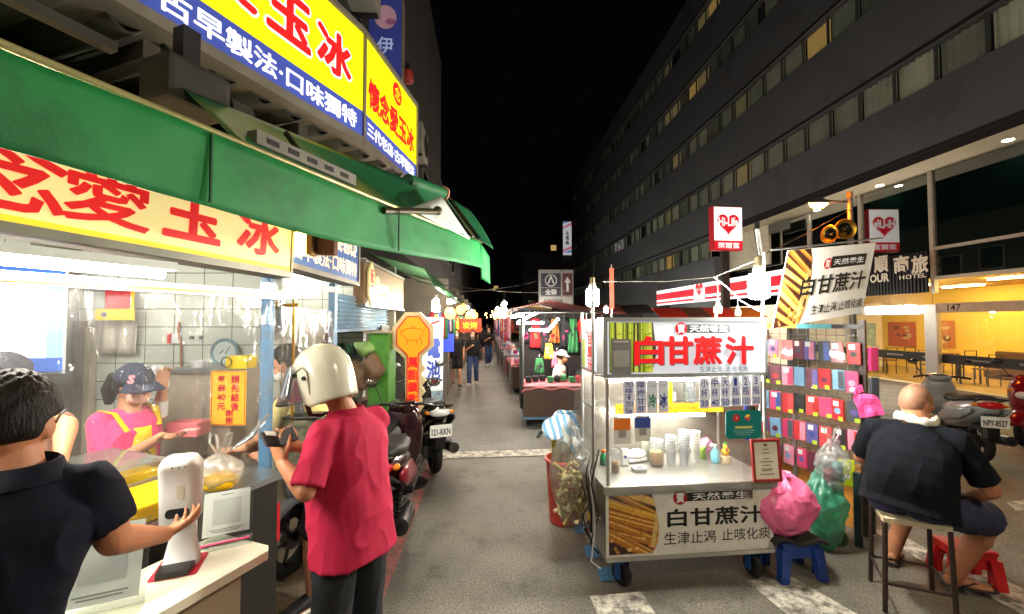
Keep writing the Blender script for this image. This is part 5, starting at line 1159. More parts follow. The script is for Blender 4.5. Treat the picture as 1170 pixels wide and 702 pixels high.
def litkey(row, v):
    c = U(UF, v+BAY/2, 0); px = 585+FPX*c.x/c.y
    for rr, p0, t in ((1, 926, 0), (1, 953, 0), (2, 800, 1), (2, 793, 0), (3, 818, 0), (3, 806, 1), (2, 765, 1), (1, 850, 2), (0, 760, 2), (4, 763, 0), (0, 848, 1), (1, 770, 1), (3, 762, 2)):
        if rr == row and abs(px-p0) < FPX*BAY*.55*(.062+UF*0)*1.0*max(.25, 1/c.y*9): return t
    return None
rn = random.Random(77); rest_f, rest_c, rest_p = MB().m(WF), MB(), MB().m(PANE)
for n, (_, row, v, a, c) in enumerate(wins):
    near = n < 100
    fm = MB().m(WF) if near else rest_f
    fm.box2((UF+.10, v-.03, a), (UF+.16, v+.03, c), FH).box2((UF+.101, v+.031, c-.05), (UF+.159, v+BAY-.031, c-.003), FH).box2((UF+.101, v+.031, a+.003), (UF+.159, v+BAY-.031, a+.04), FH)
    lk = litkey(row, v)
    cm = MB() if near else rest_c; cm.m(CUR[rn.randrange(3)] if lk is None else LITWIN[lk])
    op = rn.choice((0, 0, 0, .35, .6, .9)) if lk is None else 0
    v0, v1 = v+.03+(BAY-.06)*op*(rn.random() < .5), v+BAY-.03
    if lk is not None: cm.add([U(UF+.26, v0, a+.03), U(UF+.26, v1, a+.03), U(UF+.26, v1, c-.03), U(UF+.26, v0, c-.03)], [(0, 1, 2, 3)])
    else: cm.grid(lambda i, j: U(UF+.24+.03*math.sin(i*(v1-v0)*34)+.008*math.sin(i*9+j), v0+(v1-v0)*i, a+.02+(c-a-.04)*j), 18 if near else 8, 1)
    pm = MB().m(PANE) if near else rest_p
    pm.add([U(UF+.13, v+.03, a+.04), U(UF+.13, v+BAY-.03, a+.04), U(UF+.13, v+BAY-.03, c-.05), U(UF+.13, v+.03, c-.05)], [(0, 1, 2, 3)])
    if near:
        wf = fm.build('window', hotel); cm.build('curtain', wf); pm.build('pane', wf)
tag(rest_f.build('window_frame', hotel), kind='stuff'); tag(rest_c.build('curtain', hotel), kind='stuff'); tag(rest_p.build('pane', hotel), kind='stuff')
# soffit with downlights
SOF = tiles('soffit_slats', (196, 186, 160), (120, 112, 96), .12, 40)
MB().m(mat('pale_soffit', (190, 180, 154), .6, 0, .05, 4)).box2((UF+.004, V0, zsoff-.18), (UG+.3, VL, zsoff-.12), FH).m(mat('black_reveal')).box2((UF-.004, V0, zsoff-.19), (UF+.003, VL, zsoff-.002), FH).build('soffit', hotel)
DL = lampmat('lit_downlight', (255, 246, 225), 60)
for px, py in ((1152, 160), (1005, 212), (933, 240)):
    d = ray(px, py); t = (zsoff-.18-H)/d.z; q = EYE+d*t
    MB().m(DL).cyl(q+V(0, 0, -.006), q+V(0, 0, -.001), .09, n=18).m(WHITEP).torus(q, .10, .012, None, 20, 6).build('downlight', hotel)
for v in (3.0, -0.5): MB().m(DL).cyl(U(UF+.5, v, zsoff-.187), U(UF+.5, v, zsoff-.181), .09, n=18).build('downlight', hotel)
# lobby front
COLW = mat('white_mullion', (176, 174, 164), .4, .2, .05)
vc = [wu(onU(x, 300, UG)) for x in (985, 1067)]; dv = vc[0]-vc[1]; ms = [vc[0]+dv, vc[0], vc[1], vc[1]-dv, vc[1]-2*dv, vc[1]-3*dv, vc[1]-4*dv]
for v in ms: MB().m(COLW).box2((UG-.06, v-.05, 2.6), (UG+.06, v+.05, zsoff-.181), FH).build('mullion', hotel)
HZ = [onU(1120, 276, UG).z, onU(1120, 313, UG).z]
for z in HZ: MB().m(COLW).box2((UG-.05, V0, z-.04), (UG+.05, ms[2]-.06, z+.04), FH).build('transom', hotel)
DGL = film('dark_lobby_glass', (46, 92, 80), .17, 0, .0, .02, haze=.12); CGL = film('clear_lobby_glass', (235, 240, 228), .13, .0, .0, .02, haze=.02)
MB().m(DGL).add([U(UG, V0, HZ[1]+.05), U(UG, VL, HZ[1]+.05), U(UG, VL, zsoff-.19), U(UG, V0, zsoff-.19)], [(0, 1, 2, 3)]).build('upper_pane', hotel)
MB().m(CGL).add([U(UG, V0, .12), U(UG, VL-3, .12), U(UG, VL-3, HZ[1]-.04), U(UG, V0, HZ[1]-.04)], [(0, 1, 2, 3)]).build('lower_pane', hotel)
MB().m(mat('pale_stone_base', (176, 172, 156), .5, 0, .1)).box2((UG-.12, V0, 0), (UG+.12, VL, .115), FH).build('base', hotel)
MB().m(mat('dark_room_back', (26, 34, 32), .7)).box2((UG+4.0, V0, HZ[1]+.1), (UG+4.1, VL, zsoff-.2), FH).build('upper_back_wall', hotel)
MB().m(mat('dark_room_back')).box2((UG+.1, V0, HZ[1]+.06), (UG+4.0, VL, HZ[1]+.10), FH).build('mezzanine_floor', hotel)
hz = onU(1110, 351, UG-.1).z
MB().m(mat('white_header_panel', (206, 200, 184), .5)).box2((UG-.14, V0, hz-.12), (UG-.075, ms[2]-.10, hz+.12), FH).m(BLACKI).text('147', frame(U(UG-.1405, wu(onU(1096, 350, UG)), hz), -UD, UP), w=.34, h=.17, off=.012).build('header_panel', hotel)
MB().m(mat('grey_header', (150, 150, 146), .4, .3)).box2((UG-.14, ms[2]+.10, hz-.16), (UG-.075, VL-3, hz+.05), FH).build('header_panel', hotel)
v0, v1 = wu(onU(990, 352, UG-.2)), wu(onU(1046, 352, UG-.2))
MB().m(TUBE).tube([U(UG-.20, v0, hz+.05), U(UG-.20, v1, hz+.05)], .04, 8).build('entrance_tube', hotel)
MB().m(mat('bright_steel_column', (214, 214, 212), .3, .5, .05)).box2((UG-.16, ms[2]-.16, .12), (UG-.02, ms[2]+.16, hz+.10), FH, .02).build('steel_column', hotel)
za, zb_ = onU(1110, 407, UG-.012).z, onU(1110, 418, UG-.012).z
b = MB().m(mat('black_glass_strip', (26, 26, 30), .4)).box2((UG-.012, V0, zb_), (UG-.006, VL-3, za), FH).m(mat('grey_strip_print', (130, 128, 130), .5))
for k in range(14): b.box2((UG-.0135, 2+1.05*k, (za+zb_)/2-.02), (UG-.0122, 2.5+1.05*k, (za+zb_)/2+.03), FH)
b.build('glass_strip', hotel)
# black sign band with the hotel name
r = thing('hotel_sign', 'black slatted sign band with pale metal characters over the hotel entrance', 'sign', tuple(U(UG-.2, (ms[1]+ms[2])/2, 2.6)))
v0, v1 = ms[2]+.06, VL-3.2; z0, z1 = onU(1062, 334, UG-.15).z, onU(1062, 286, UG-.15).z
b = MB().m(mat('black_slats', (20, 20, 22), .4, .3)).box2((UG-.12, v0, z0), (UG-.09, v1, z1), FH)
k = v0
while k < v1: b.box2((UG-.15, k, z0), (UG-.121, k+.05, z1), FH); k += .1
b.build('slat_panel', r)
CHR = mat('pale_metal_letters', (214, 206, 186), .35, .3, 0, emit=.10)
b = MB().m(CHR)
for ch, px in (('順', 1007), ('商', 1030), ('旅', 1051)): q = onU(px, 302, UG-.16); b.text(ch, frame(q, -UD, UP), w=.46, h=.50, off=.03, z=.01, keep=False)
q = onU(1005, 318, UG-.16); b.text('OUR', frame(q, -UD, UP), w=.62, h=.26, off=.03, z=.01, keep=False)
q = onU(1043, 316, UG-.16); b.text('HOTEL', frame(q, -UD, UP), w=.75, h=.12, off=.012, z=.01, keep=False); b.build('letters', r)
# interior
YW = mat('warm_yellow_wall', (242, 200, 86), .7, 0, .06, 2)
lob = thing('lobby_room', 'warm yellow hotel lobby with ceiling lamps behind the glass front', 'room', tuple(U(UG+2.5, 10, .05)))
MB().m(YW).box2((UG+4.3, V0, .08), (UG+4.4, VL-2, HZ[1]), FH).m(mat('orange_panel', (214, 140, 40), .6)).box2((UG+4.28, 8.4, .08), (UG+4.299, 9.4, HZ[1]-.1), FH).build('back_wall', lob)
MB().m(mat('lobby_floor', (170, 140, 90), .3, 0, .1)).box2((UG+.13, V0, .05), (UG+4.29, VL-2, .08), FH).build('floor', lob)
MB().m(mat('yellow_ceiling', (226, 180, 90), .7)).box2((UG+.13, V0, HZ[1]-.02), (UG+4.29, VL-2, HZ[1]+.02), FH).build('ceiling', lob)
WARM = lampmat('lit_warm_lamp', (255, 226, 160), 75)
for k, (v, u) in enumerate(((4, 1.2), (4, 2.9), (6.6, 1.2), (6.6, 2.9), (9.2, 1.2), (9.2, 2.9), (11.8, 1.2), (11.8, 2.9), (14.4, 1.6))):
    MB().m(WARM).box2((UG+u, v, HZ[1]-.07), (UG+u+.12, v+1.1, HZ[1]-.04), FH).build('ceiling_lamp', lob)
for px, w_, c, lab in ((1030, 1.1, ((190, 90, 50), (206, 170, 120), (120, 60, 40)), 'abstract red brown painting on the yellow lobby wall'), (993, .6, ((70, 130, 60), (120, 170, 90), (50, 90, 60)), 'narrow green painting on the yellow lobby wall'), (1078, .7, ((200, 120, 60), (90, 50, 40), (220, 190, 140)), 'orange and dark painting right of the steel column')):
    q = onU(px, 382, UG+4.26); F = frame(q, -UD, UP); rn = random.Random(px)
    b = MB().m(mat('art_%d_0' % px, c[0], .6)).box((0, 0, 0), (w_, .95, .02), F)
    for k in range(9): b.m(mat('art_%d_%d' % (px, 1+k % 2), c[1+k % 2], .6)).prism(circ(rn.uniform(-.3, .3)*w_, rn.uniform(-.28, .28), rn.uniform(.05, .14), 10, rn.uniform(.04, .12)), 0, F, .011+.0004*k)
    b.build('painting', None, lab, 'painting')
def cafe_table(p, lab, rz):
    rt = thing('cafe_table', lab, 'table', tuple(p), rz, 'tables in the lobby'); F = WM[rt]; WDK = mat('brown_table_wood', (120, 74, 34), .45, 0, .15, 4)
    MB().m(WDK).box((0, 0, .73), (.7, .7, .03), F, .006).build('table_top', rt)
    for sx in (-1, 1):
        for sy in (-1, 1): MB().m(DARKM).box((sx*.3, sy*.3, .36), (.035, .035, .71), F).build('leg', rt)
def cafe_chair(p, lab, rz):
    rt = thing('cafe_chair', lab, 'chair', tuple(p), rz, 'chairs in the lobby'); F = WM[rt]
    MB().m(mat('brown_chair_seat', (96, 60, 32), .5)).box((0, 0, .45), (.4, .4, .035), F, .008).build('seat', rt)
    MB().m(DARKM).tube([(-.18, .18, .46), (-.18, .22, .86), (.18, .22, .86), (.18, .18, .46)], .014, 6, F=F).cyl((-.18, .21, .7), (.18, .21, .7), .01, F=F).build('backrest', rt)
    for sx in (-1, 1):
        for sy in (-1, 1): MB().m(DARKM).cyl((sx*.17, sy*.17, .0), (sx*.17, sy*.17, .44), .012, F=F).build('leg', rt)
for k, (v, u) in enumerate(((8.0, 1.9), (9.6, 2.6), (11.4, 1.6), (12.8, 2.6), (14.2, 1.5))):
    cafe_table(U(UG+u, v, .08), f'brown cafe table inside the lobby, {ORD[k]} from the right', .06)
    cafe_chair(U(UG+u-.1, v+.62, .08), f'dark cafe chair on the far side of the lobby table {ORD[k]} from the right', 0)
    cafe_chair(U(UG+u+.1, v-.62, .08), f'dark cafe chair on the near side of the lobby table {ORD[k]} from the right', PI)
MB().m(mat('brown_sofa', (84, 54, 30), .7, 0, .1)).box2((UG+3.6, 10.4, .09), (UG+4.25, 12.4, .5), FH, .05).box2((UG+4.0, 10.41, .5), (UG+4.25, 12.39, .9), FH, .05).build('lobby_sofa', None, 'long brown sofa against the yellow lobby wall', 'sofa')
r = thing('pendant_lamp', 'dark bell pendant lamp hanging inside the lobby by the steel column', 'lamp', tuple(onU(1066, 362, UG+.8)))
q = onU(1066, 362, UG+.8); MB().m(DARKM).lathe([(.14, -.08), (.10, .04), (.03, .12)], 20, T(*q), False).build('lamp_shade', r); MB().m(DARKM).cyl(q+UP*.1, V(q.x, q.y, HZ[1]-.02), .006).build('cord', r)
MB().m(mat('wall_ac_panel', (206, 200, 180), .6)).box2((UG-.3, VL-2.9, onU(890, 290, UG).z-.4), (UG-.2, VL+.2, zsoff-.2), FH).build('side_panel', hotel)
q = onU(890, 258, UG-.32); MB().m(mat('grey_grille', (96, 96, 92), .5)).box2((UG-.34, wu(q)-.6, q.z-.25), (UG-.301, wu(q)+.6, q.z+.15), FH).build('vent_grille', hotel)
# ---------------------------------------------------------------- convenience store front under the windows
r = thing('convenience_store', 'convenience store front with a long red and white striped fascia', 'shop', tuple(U(9.8, 19, 0)))
v0, v1 = 13.2, wu(onU(750, 340, 9.8)); z1 = onU(820, 322, 9.8).z+.05; z0 = onU(820, 343, 9.8).z
b = MB().m(LITW).box2((9.82, v0, z0), (9.95, v1, z1), FH)
hh = z1-z0
b.m(LITR).box2((9.812, v0, z0+.36*hh), (9.819, v1, z0+.78*hh), FH).box2((9.812, v0, z0+.10*hh), (9.819, v1, z0+.22*hh), FH)
q = onU(799, 337, 9.81); F = frame(V(q.x, q.y, (z0+z1)/2), -UD, UP)
b.m(LITW).box((0, 0, .004), (1.0, hh, .004), F).m(LITR).prism(heart(.75), 0, F @ T(0, .12, 0), .008).m(M_WHL).text('Hi-Life', F @ T(0, .16, 0), w=.6, h=.16, off=.012, z=.010).m(LITR).text('萊爾富', F @ T(0, -.34, 0), w=.7, h=.16, off=.012, z=.010)
b.build('fascia', r)
MB().m(mat('lit_store_window', (255, 232, 196), .5, 0, .2, 1.2, emit=.8)).box2((10.5, v0+.3, .3), (10.55, v1, z0-.3), FH).build('store_window', r)
MB().m(mat('store_dark_frame', (50, 46, 46), .5)).box2((9.9, v0, 0), (10.49, v0+.25, z0), FH).build('store_wall', r); MB().m(mat('store_dark_frame')).box2((9.9, v1-.25, 0), (10.49, v1, z0), FH).build('store_wall', r)
for k, (x, c) in enumerate(((760, (150, 40, 36)), (785, (70, 66, 66)), (815, (176, 60, 44)), (845, (200, 140, 40)))):
    a = at(x-16, 352, 12+k*.1); c_ = at(x+16, 352, 12+k*.1)
    MB().m(mat('stall_awning_%d' % k, c, .7, 0, .15, 3)).grid(lambda i, j: a.lerp(c_, i)+V(0, -.7*j, -.28*j-.05*abs(math.sin(i*16))*(j > .9)), 24, 6, True, None, .01).build('cloth_awning', None, ['dark red cloth awning farthest left below the striped store fascia', 'grey cloth awning below the striped store fascia', 'orange red cloth awning beside the dark sign pole', 'yellow cloth awning behind the small unlit bulbs'][k], 'awning')
# ================================================================ scooters
def scooter(lab, p, yaw, body, accent, seatc=(24, 24, 26), plate=None, tail=(170, 16, 22), s=1.0):
    """local frame: front wheel towards +y, 1.8 m long"""
    rt = thing('scooter', lab, 'scooter', tuple(p), yaw, None); F = WM[rt]
    def M_(): return MB(F)
    bm = mat('scooter_%s' % '_'.join(map(str, body)), body, .22, .1, .08, 6, coat=.6); ac = mat('scooter_%s' % '_'.join(map(str, accent)), accent, .3, .2, .08, 6, coat=.4)
    for y, n_ in ((.62, 'front'), (-.62, 'rear')):
        wh = M_().m(mat('grey_alloy', (110, 112, 114), .35, .8)).cyl((-.035, y, .25), (.035, y, .25), .06)
        for k in range(5): a = k*2*PI/5; wh.tube([(0, y, .25), (0, y+.165*math.cos(a), .25+.165*math.sin(a))], .014, 6)
        wh.torus((0, y, .25), .168, .018, None, 26, 6, 'X')
        w_ = wh.build('wheel', rt); M_().m(RUBBER).torus((0, y, .25), .20, .052, None, 30, 10, 'X').build('tyre', w_)
    # front fork, fender
    M_().m(DARKM).tube([(.06, .62, .25), (.06, .50, .62)], .02, 8).tube([(-.06, .62, .25), (-.06, .50, .62)], .02, 8).build('fork', rt)
    M_().m(bm).grid(lambda i, j: (-.075+.15*j, .62+.275*math.cos(.2+2.4*i), .25+.275*math.sin(.2+2.4*i)+.02*math.sin(j*PI)), 12, 4, True, None, .006).build('front_fender', rt)
    def ring(y, z, hw, hh, p_=2.6, n=16): return [(hw*math.copysign(abs(c)**(2/p_), c), y, z+hh*math.copysign(abs(q)**(2/p_), q)) for c, q in icyl(n)]
    # leg shield / nose
    M_().m(bm).loft([ring(.60, .62, .05, .10), ring(.56, .68, .14, .22), ring(.46, .70, .20, .30), ring(.38, .68, .20, .32), ring(.35, .66, .18, .30)]).build('leg_shield', rt)
    hl = M_().m(mat('headlight_glass', (214, 220, 224), .1, spec=.8)).ell((0, .585, .74), (.085, .05, .055)); hl.build('headlight', rt)
    for sx in (-1, 1): M_().m(mat('amber_lens', (214, 120, 20), .2)).ell((sx*.13, .54, .80), (.05, .03, .022)).build('indicator', rt)
    # footboard and tail body
    M_().m(BLACKP).box((0, .16, .30), (.34, .46, .07), None, .02).build('footboard', rt)
    M_().m(bm).loft([ring(.02, .44, .13, .12), ring(-.08, .52, .17, .20), ring(-.30, .58, .19, .20), ring(-.60, .66, .17, .15), ring(-.82, .74, .12, .09), ring(-.90, .76, .06, .05)]).build('tail_body', rt)
    for sx in (-1, 1): M_().m(ac).loft([ring(-.04, .46, .02, .05), ring(-.3, .56, .03, .10), ring(-.6, .62, .03, .08), ring(-.84, .70, .015, .03)], F=T(sx*.18, 0, 0)).build('side_panel', rt)
    M_().m(mat('scooter_seat', seatc, .55, 0, .1, 10, .15, 80)).loft([ring(.02, .72, .10, .035), ring(-.10, .755, .15, .06), ring(-.36, .76, .165, .06), ring(-.56, .81, .15, .055), ring(-.78, .845, .10, .035)]).build('seat', rt)
    M_().m(mat('lens_%d_%d_%d' % tail, tail, .15, spec=.7, emit=.12)).loft([ring(-.84, .77, .13, .035), ring(-.90, .775, .115, .045), ring(-.925, .77, .07, .025)]).build('tail_light', rt)
    for sx in (-1, 1): M_().m(mat('amber_lens')).ell((sx*.145, -.84, .77), (.03, .05, .022)).build('indicator', rt)
    M_().m(BLACKP).box((0, -.86, .50), (.12, .10, .30), F=T(0, 0, 0) @ Matrix.Rotation(.0, 4, 'X'), b=.015).build('rear_fender', rt)
    Fp = frame((0, -.935, .575), (1, 0, 0), UP)
    pl = M_().m(mat('licence_plate', (232, 232, 226), .5)).prism(rrect(.26, .14, .012), .004, Fp)
    if plate: pl.m(BLACKI).text(plate, Fp @ T(0, -.01, 0), w=.22, h=.075, off=.02, z=.006, keep=False)
    pl.build('licence_plate', rt)
    # engine, shock, exhaust
    M_().m(mat('engine_grey', (72, 72, 74), .5, .5, .2, 10)).box((-.10, -.50, .28), (.10, .44, .16), None, .03).cyl((-.16, -.36, .28), (-.05, -.36, .28), .085).build('engine', rt)
    sp = M_().m(DARKM).cyl((.12, -.66, .28), (.13, -.54, .56), .014)
    for k in range(9): sp.torus((.12+.001*k, -.655+.012*k, .31+.028*k), .03, .007, None, 12, 5)
    sp.build('shock_absorber', rt)
    M_().m(mat('dark_exhaust', (58, 56, 56), .4, .6)).tube([(.15, -.20, .24), (.17, -.36, .26), (.175, -.5, .29), (.18, -.86, .34)], [.025, .05, .065, .062], 14).m(CHROME).box((.225, -.6, .325), (.01, .28, .07), None, .003).m(BLACKP).cyl((.18, -.862, .34), (.18, -.875, .342), .03).build('exhaust', rt)
    # handlebar, dash, mirrors
    hb = M_().m(BLACKP).tube([(-.33, .30, .98), (-.2, .36, 1.0), (0, .40, .98), (.2, .36, 1.0), (.33, .30, .98)], .016, 8); hb.build('handlebar', rt)
    M_().m(bm).loft([ring(.50, .93, .07, .05), ring(.43, .97, .15, .07), ring(.33, .97, .13, .05)]).m(mat('dash_glass', (40, 44, 48), .1)).ell((0, .36, 1.02), (.09, .05, .012)).build('handlebar_cowl', rt)
    for sx in (-1, 1):
        mr = M_().m(BLACKP).tube([(sx*.20, .36, 1.0), (sx*.25, .40, 1.12), (sx*.30, .37, 1.20)], .007, 6).ell((sx*.315, .36, 1.215), (.065, .016, .042)); q = mr.build('mirror', rt)
        M_().m(CHROME).ell((sx*.315, .345, 1.215), (.055, .004, .034)).build('mirror_glass', q)
    M_().m(BLACKP).tube([(.10, -.76, .80), (.14, -.92, .86), (-.14, -.92, .86), (-.10, -.76, .80)], .013, 6).build('grab_rail', rt)
    return rt
def on(px, py): p = G(px, py); return (p.x, p.y, .005)
scooter('dark scooter with red tail light parked behind the helmeted man', (-1.08, 3.95, .006), .10, (40, 14, 20), (128, 20, 36), tail=(190, 16, 30))
scooter('black scooter with white licence plate parked by the key sign', (-1.20, 5.75, .006), .42, (20, 20, 22), (30, 30, 32), plate='121-KKN', tail=(190, 190, 186))
scooter('grey and black scooter with its front wheel showing beside the serving counter', (-1.45, 3.72, .006), 2.86, (104, 106, 108), (40, 40, 42))
scooter('silver grey scooter with white plate parked beyond the seated man', (6.42, 6.15, .006), -.42, (176, 182, 186), (150, 156, 160), plate='NPY-8527')
scooter('red scooter at the right edge facing the silver grey one', (8.1, 6.5, .006), 2.0, (120, 14, 26), (150, 20, 30))
# ================================================================ people
SKIN = mat('skin', (206, 150, 116), .5, 0, .07, 14, .12, 160, spec=.4); SKIN2 = mat('tanned_skin', (176, 118, 84), .5, 0, .08, 14, .12, 160, spec=.4)
HAIR = mat('black_hair', (22, 17, 14), .6, 0, .4, 90, .6, 160, stretch=(1, 1, .3), spec=.2); EYE_ = mat('dark_eye', (26, 20, 18), .25); LIP = mat('lips', (150, 84, 76), .5)
def orth(f, u=UP):
    f = Vector(f).normalized(); r_ = f.cross(u).normalized(); return r_, f, r_.cross(f)
def bring(c, X, Y, rx, ry, n=20, p=2.3, back=1.0):
    o = []
    for a, b in icyl(n):
        x = math.copysign(abs(a)**(2/p), a)*rx; y = math.copysign(abs(b)**(2/p), b)*ry*(back if b < 0 else 1); o.append(c+X*x+Y*y)
    return o
def limb(mb, pts, rs, n=14):
    """tapered limb through its joints, rounded at every joint so that pieces fuse"""
    P = [Vector(p) for p in pts]
    for i in range(len(P)-1):
        q = [P[i].lerp(P[i+1], t) for t in (0, .25, .5, .75, 1)]; a, b = rs[i], rs[i+1]
        bulge = (1, 1.08, 1.04, 1.0, 1); mb.tube(q, [(a+(b-a)*t)*k for t, k in zip((0, .25, .5, .75, 1), bulge)], n)
    for p, r_ in zip(P, rs): mb.ell(p, r_, None, 12, 8)
def hand(mb, w, d, pn, s, side, curl):
    """palm, four unequal bent fingers and a thumb; d along the fingers, pn out of the palm"""
    d = d.normalized(); pn = (pn-d*pn.dot(d)).normalized(); x = d.cross(pn)*side     # x towards the thumb side
    L = .185*s
    pal = [w-d*.01*s, w+d*.03*s, w+d*.07*s, w+d*.092*s]; hw = [.026*s, .036*s, .041*s, .040*s]
    mb.loft([bring(p, x, pn, a, t*s, 14, 2.6) for p, a, t in zip(pal, hw, (.018, .016, .0145, .012))], True, True)
    for k, (off, ln) in enumerate(((.035, .070), (.0118, .080), (-.0118, .074), (-.034, .058))):
        b = w+d*(.088-3*off*off)*s+x*off*s; pts = [b-d*.02*s, b]; a = curl*.35; dd = d
        for seg in (.42, .32, .26):
            dd = ((d+x*off*1.5)*math.cos(a)+pn*math.sin(a)).normalized(); pts.append(pts[-1]+dd*ln*seg*s); a += curl*.75
        mb.tube(pts, [.0086*s, .0084*s, .008*s, .0073*s, .006*s], 8); mb.ell(pts[-1], .006*s, None, 8, 6)
    tb = w+d*.025*s+x*.03*s; t1 = tb+(d*.6+x*.75+pn*.3).normalized()*.034*s; t2 = t1+(d*.9+x*.25+pn*.45).normalized()*.03*s; t3 = t2+(d+pn*.5).normalized()*.022*s
    mb.tube([w+d*.012*s+x*.012*s, tb, t1, t2, t3], [.014*s, .0135*s, .0115*s, .0095*s, .007*s], 8); mb.ell(t3, .007*s, None, 8, 6)
def headframe(hc, f, u=UP):
    r_, f, u2 = orth(f, u); return frame(hc, r_, f, u2)
def add_head(mb, HF, k=1.0, wide=1.0):
    def fn(p):   # skull: narrower at the temples and towards the chin
        t = max(0, -p.z/(.115*k)); return V(p.x*(1-.22*t*t)*(1-.06*max(0, p.y/(.1*k))), p.y-.0*t, p.z)
    mb.ell((0, -.008*k, .012*k), (.077*k*wide, .096*k, .112*k), HF, 24, 18, fn)
    mb.ell((0, .030*k, -.058*k), (.052*k*wide, .055*k, .056*k), HF, 18, 12)       # jaw
    mb.ell((0, .058*k, -.088*k), (.026*k, .024*k, .020*k), HF, 12, 8)             # chin
    mb.tube([(0, .082*k, .022*k), (0, .099*k, -.008*k), (0, .108*k, -.022*k)], [.007*k, .010*k, .014*k], 8, F=HF); mb.ell((0, .100*k, -.024*k), (.017*k, .011*k, .010*k), HF, 10, 8)
    mb.tube([(-.045*k, .078*k, .034*k), (0, .088*k, .034*k), (.045*k, .078*k, .034*k)], .010*k, 8, F=HF)   # brow
    mb.ell((0, .084*k, -.055*k), (.024*k, .012*k, .010*k), HF, 10, 8)
    for sx in (-1, 1):
        mb.ell((sx*.038*k, .072*k, -.022*k), (.022*k, .02*k, .02*k), HF, 10, 8)    # cheek
        mb.ell((sx*.079*k*wide, -.006*k, -.008*k), (.010*k, .021*k, .033*k), HF @ RZ(-sx*.35), 12, 8)   # ear
def face_paint(mb, HF, k=1.0):
    I = HF.inverted()
    def eye(c): q = I @ c; return q.y > .06*k and abs(abs(q.x)-.033*k) < .013*k and abs(q.z-.012*k) < .0065*k
    def lip(c): q = I @ c; return q.y > .075*k and abs(q.x) < .022*k and abs(q.z+.056*k) < .007*k
    mb.paint(EYE_, eye); mb.paint(LIP, lip)
def hair_cap(HF, k, fn_line, thick=.016, wide=1.0, mt=None, rough=.004, seed=1):
    """hair sits outside the scalp where fn_line(local unit vector) > 0 and dips under the skin elsewhere"""
    mb = MB().m(mt or HAIR); rn = random.Random(seed); ph = [rn.uniform(0, 6) for _ in range(4)]
    def fn(p):
        d = Vector((p.x/(.077*wide), (p.y+.008)/.096, (p.z-.012)/.112)); d.normalize()
        g = fn_line(d); t = max(-.02, min(1, g*5))
        e = (thick*t if t > 0 else t*.6)+(rough*math.sin(23*d.x+ph[0]+9*d.z)*math.sin(19*d.y+ph[1]+15*d.z) if t > .3 else 0)
        q = Vector((d.x*(.077*wide+e), d.y*(.096+e)-.008, d.z*(.112+e)+.012)); tt = max(0, -q.z/.115); q.x *= (1-.22*tt*tt); return q*k
    mb.ell((0, 0, 0), (1, 1, 1), None, 56, 40, lambda v: fn(V(v.x*.077*wide, v.y*.096-.008, v.z*.112+.012)))
    mb.v = [HF @ v for v in mb.v]; return mb
SHORT = lambda d: min(.42-d.y+.9*max(0, d.z-.35), d.z+.55-.0*d.y if d.y < -.1 else d.z-.02+max(0, -d.y)*2)
def wr(seed, amp, sc=7.0, st=(1, 1, .6)):
    o = Vector((seed*3.1, seed*1.7, seed*.9))
    def f(p):
        q = Vector((p.x*st[0], p.y*st[1], p.z*st[2]))
        a = noise.noise(q*sc+o)+.5*noise.noise(q*sc*2.3+o); b = 1-abs(noise.noise(q*sc*1.3+o*2))*2
        return amp*(.15+a*.5+max(0, b)**3*.9)
    return f
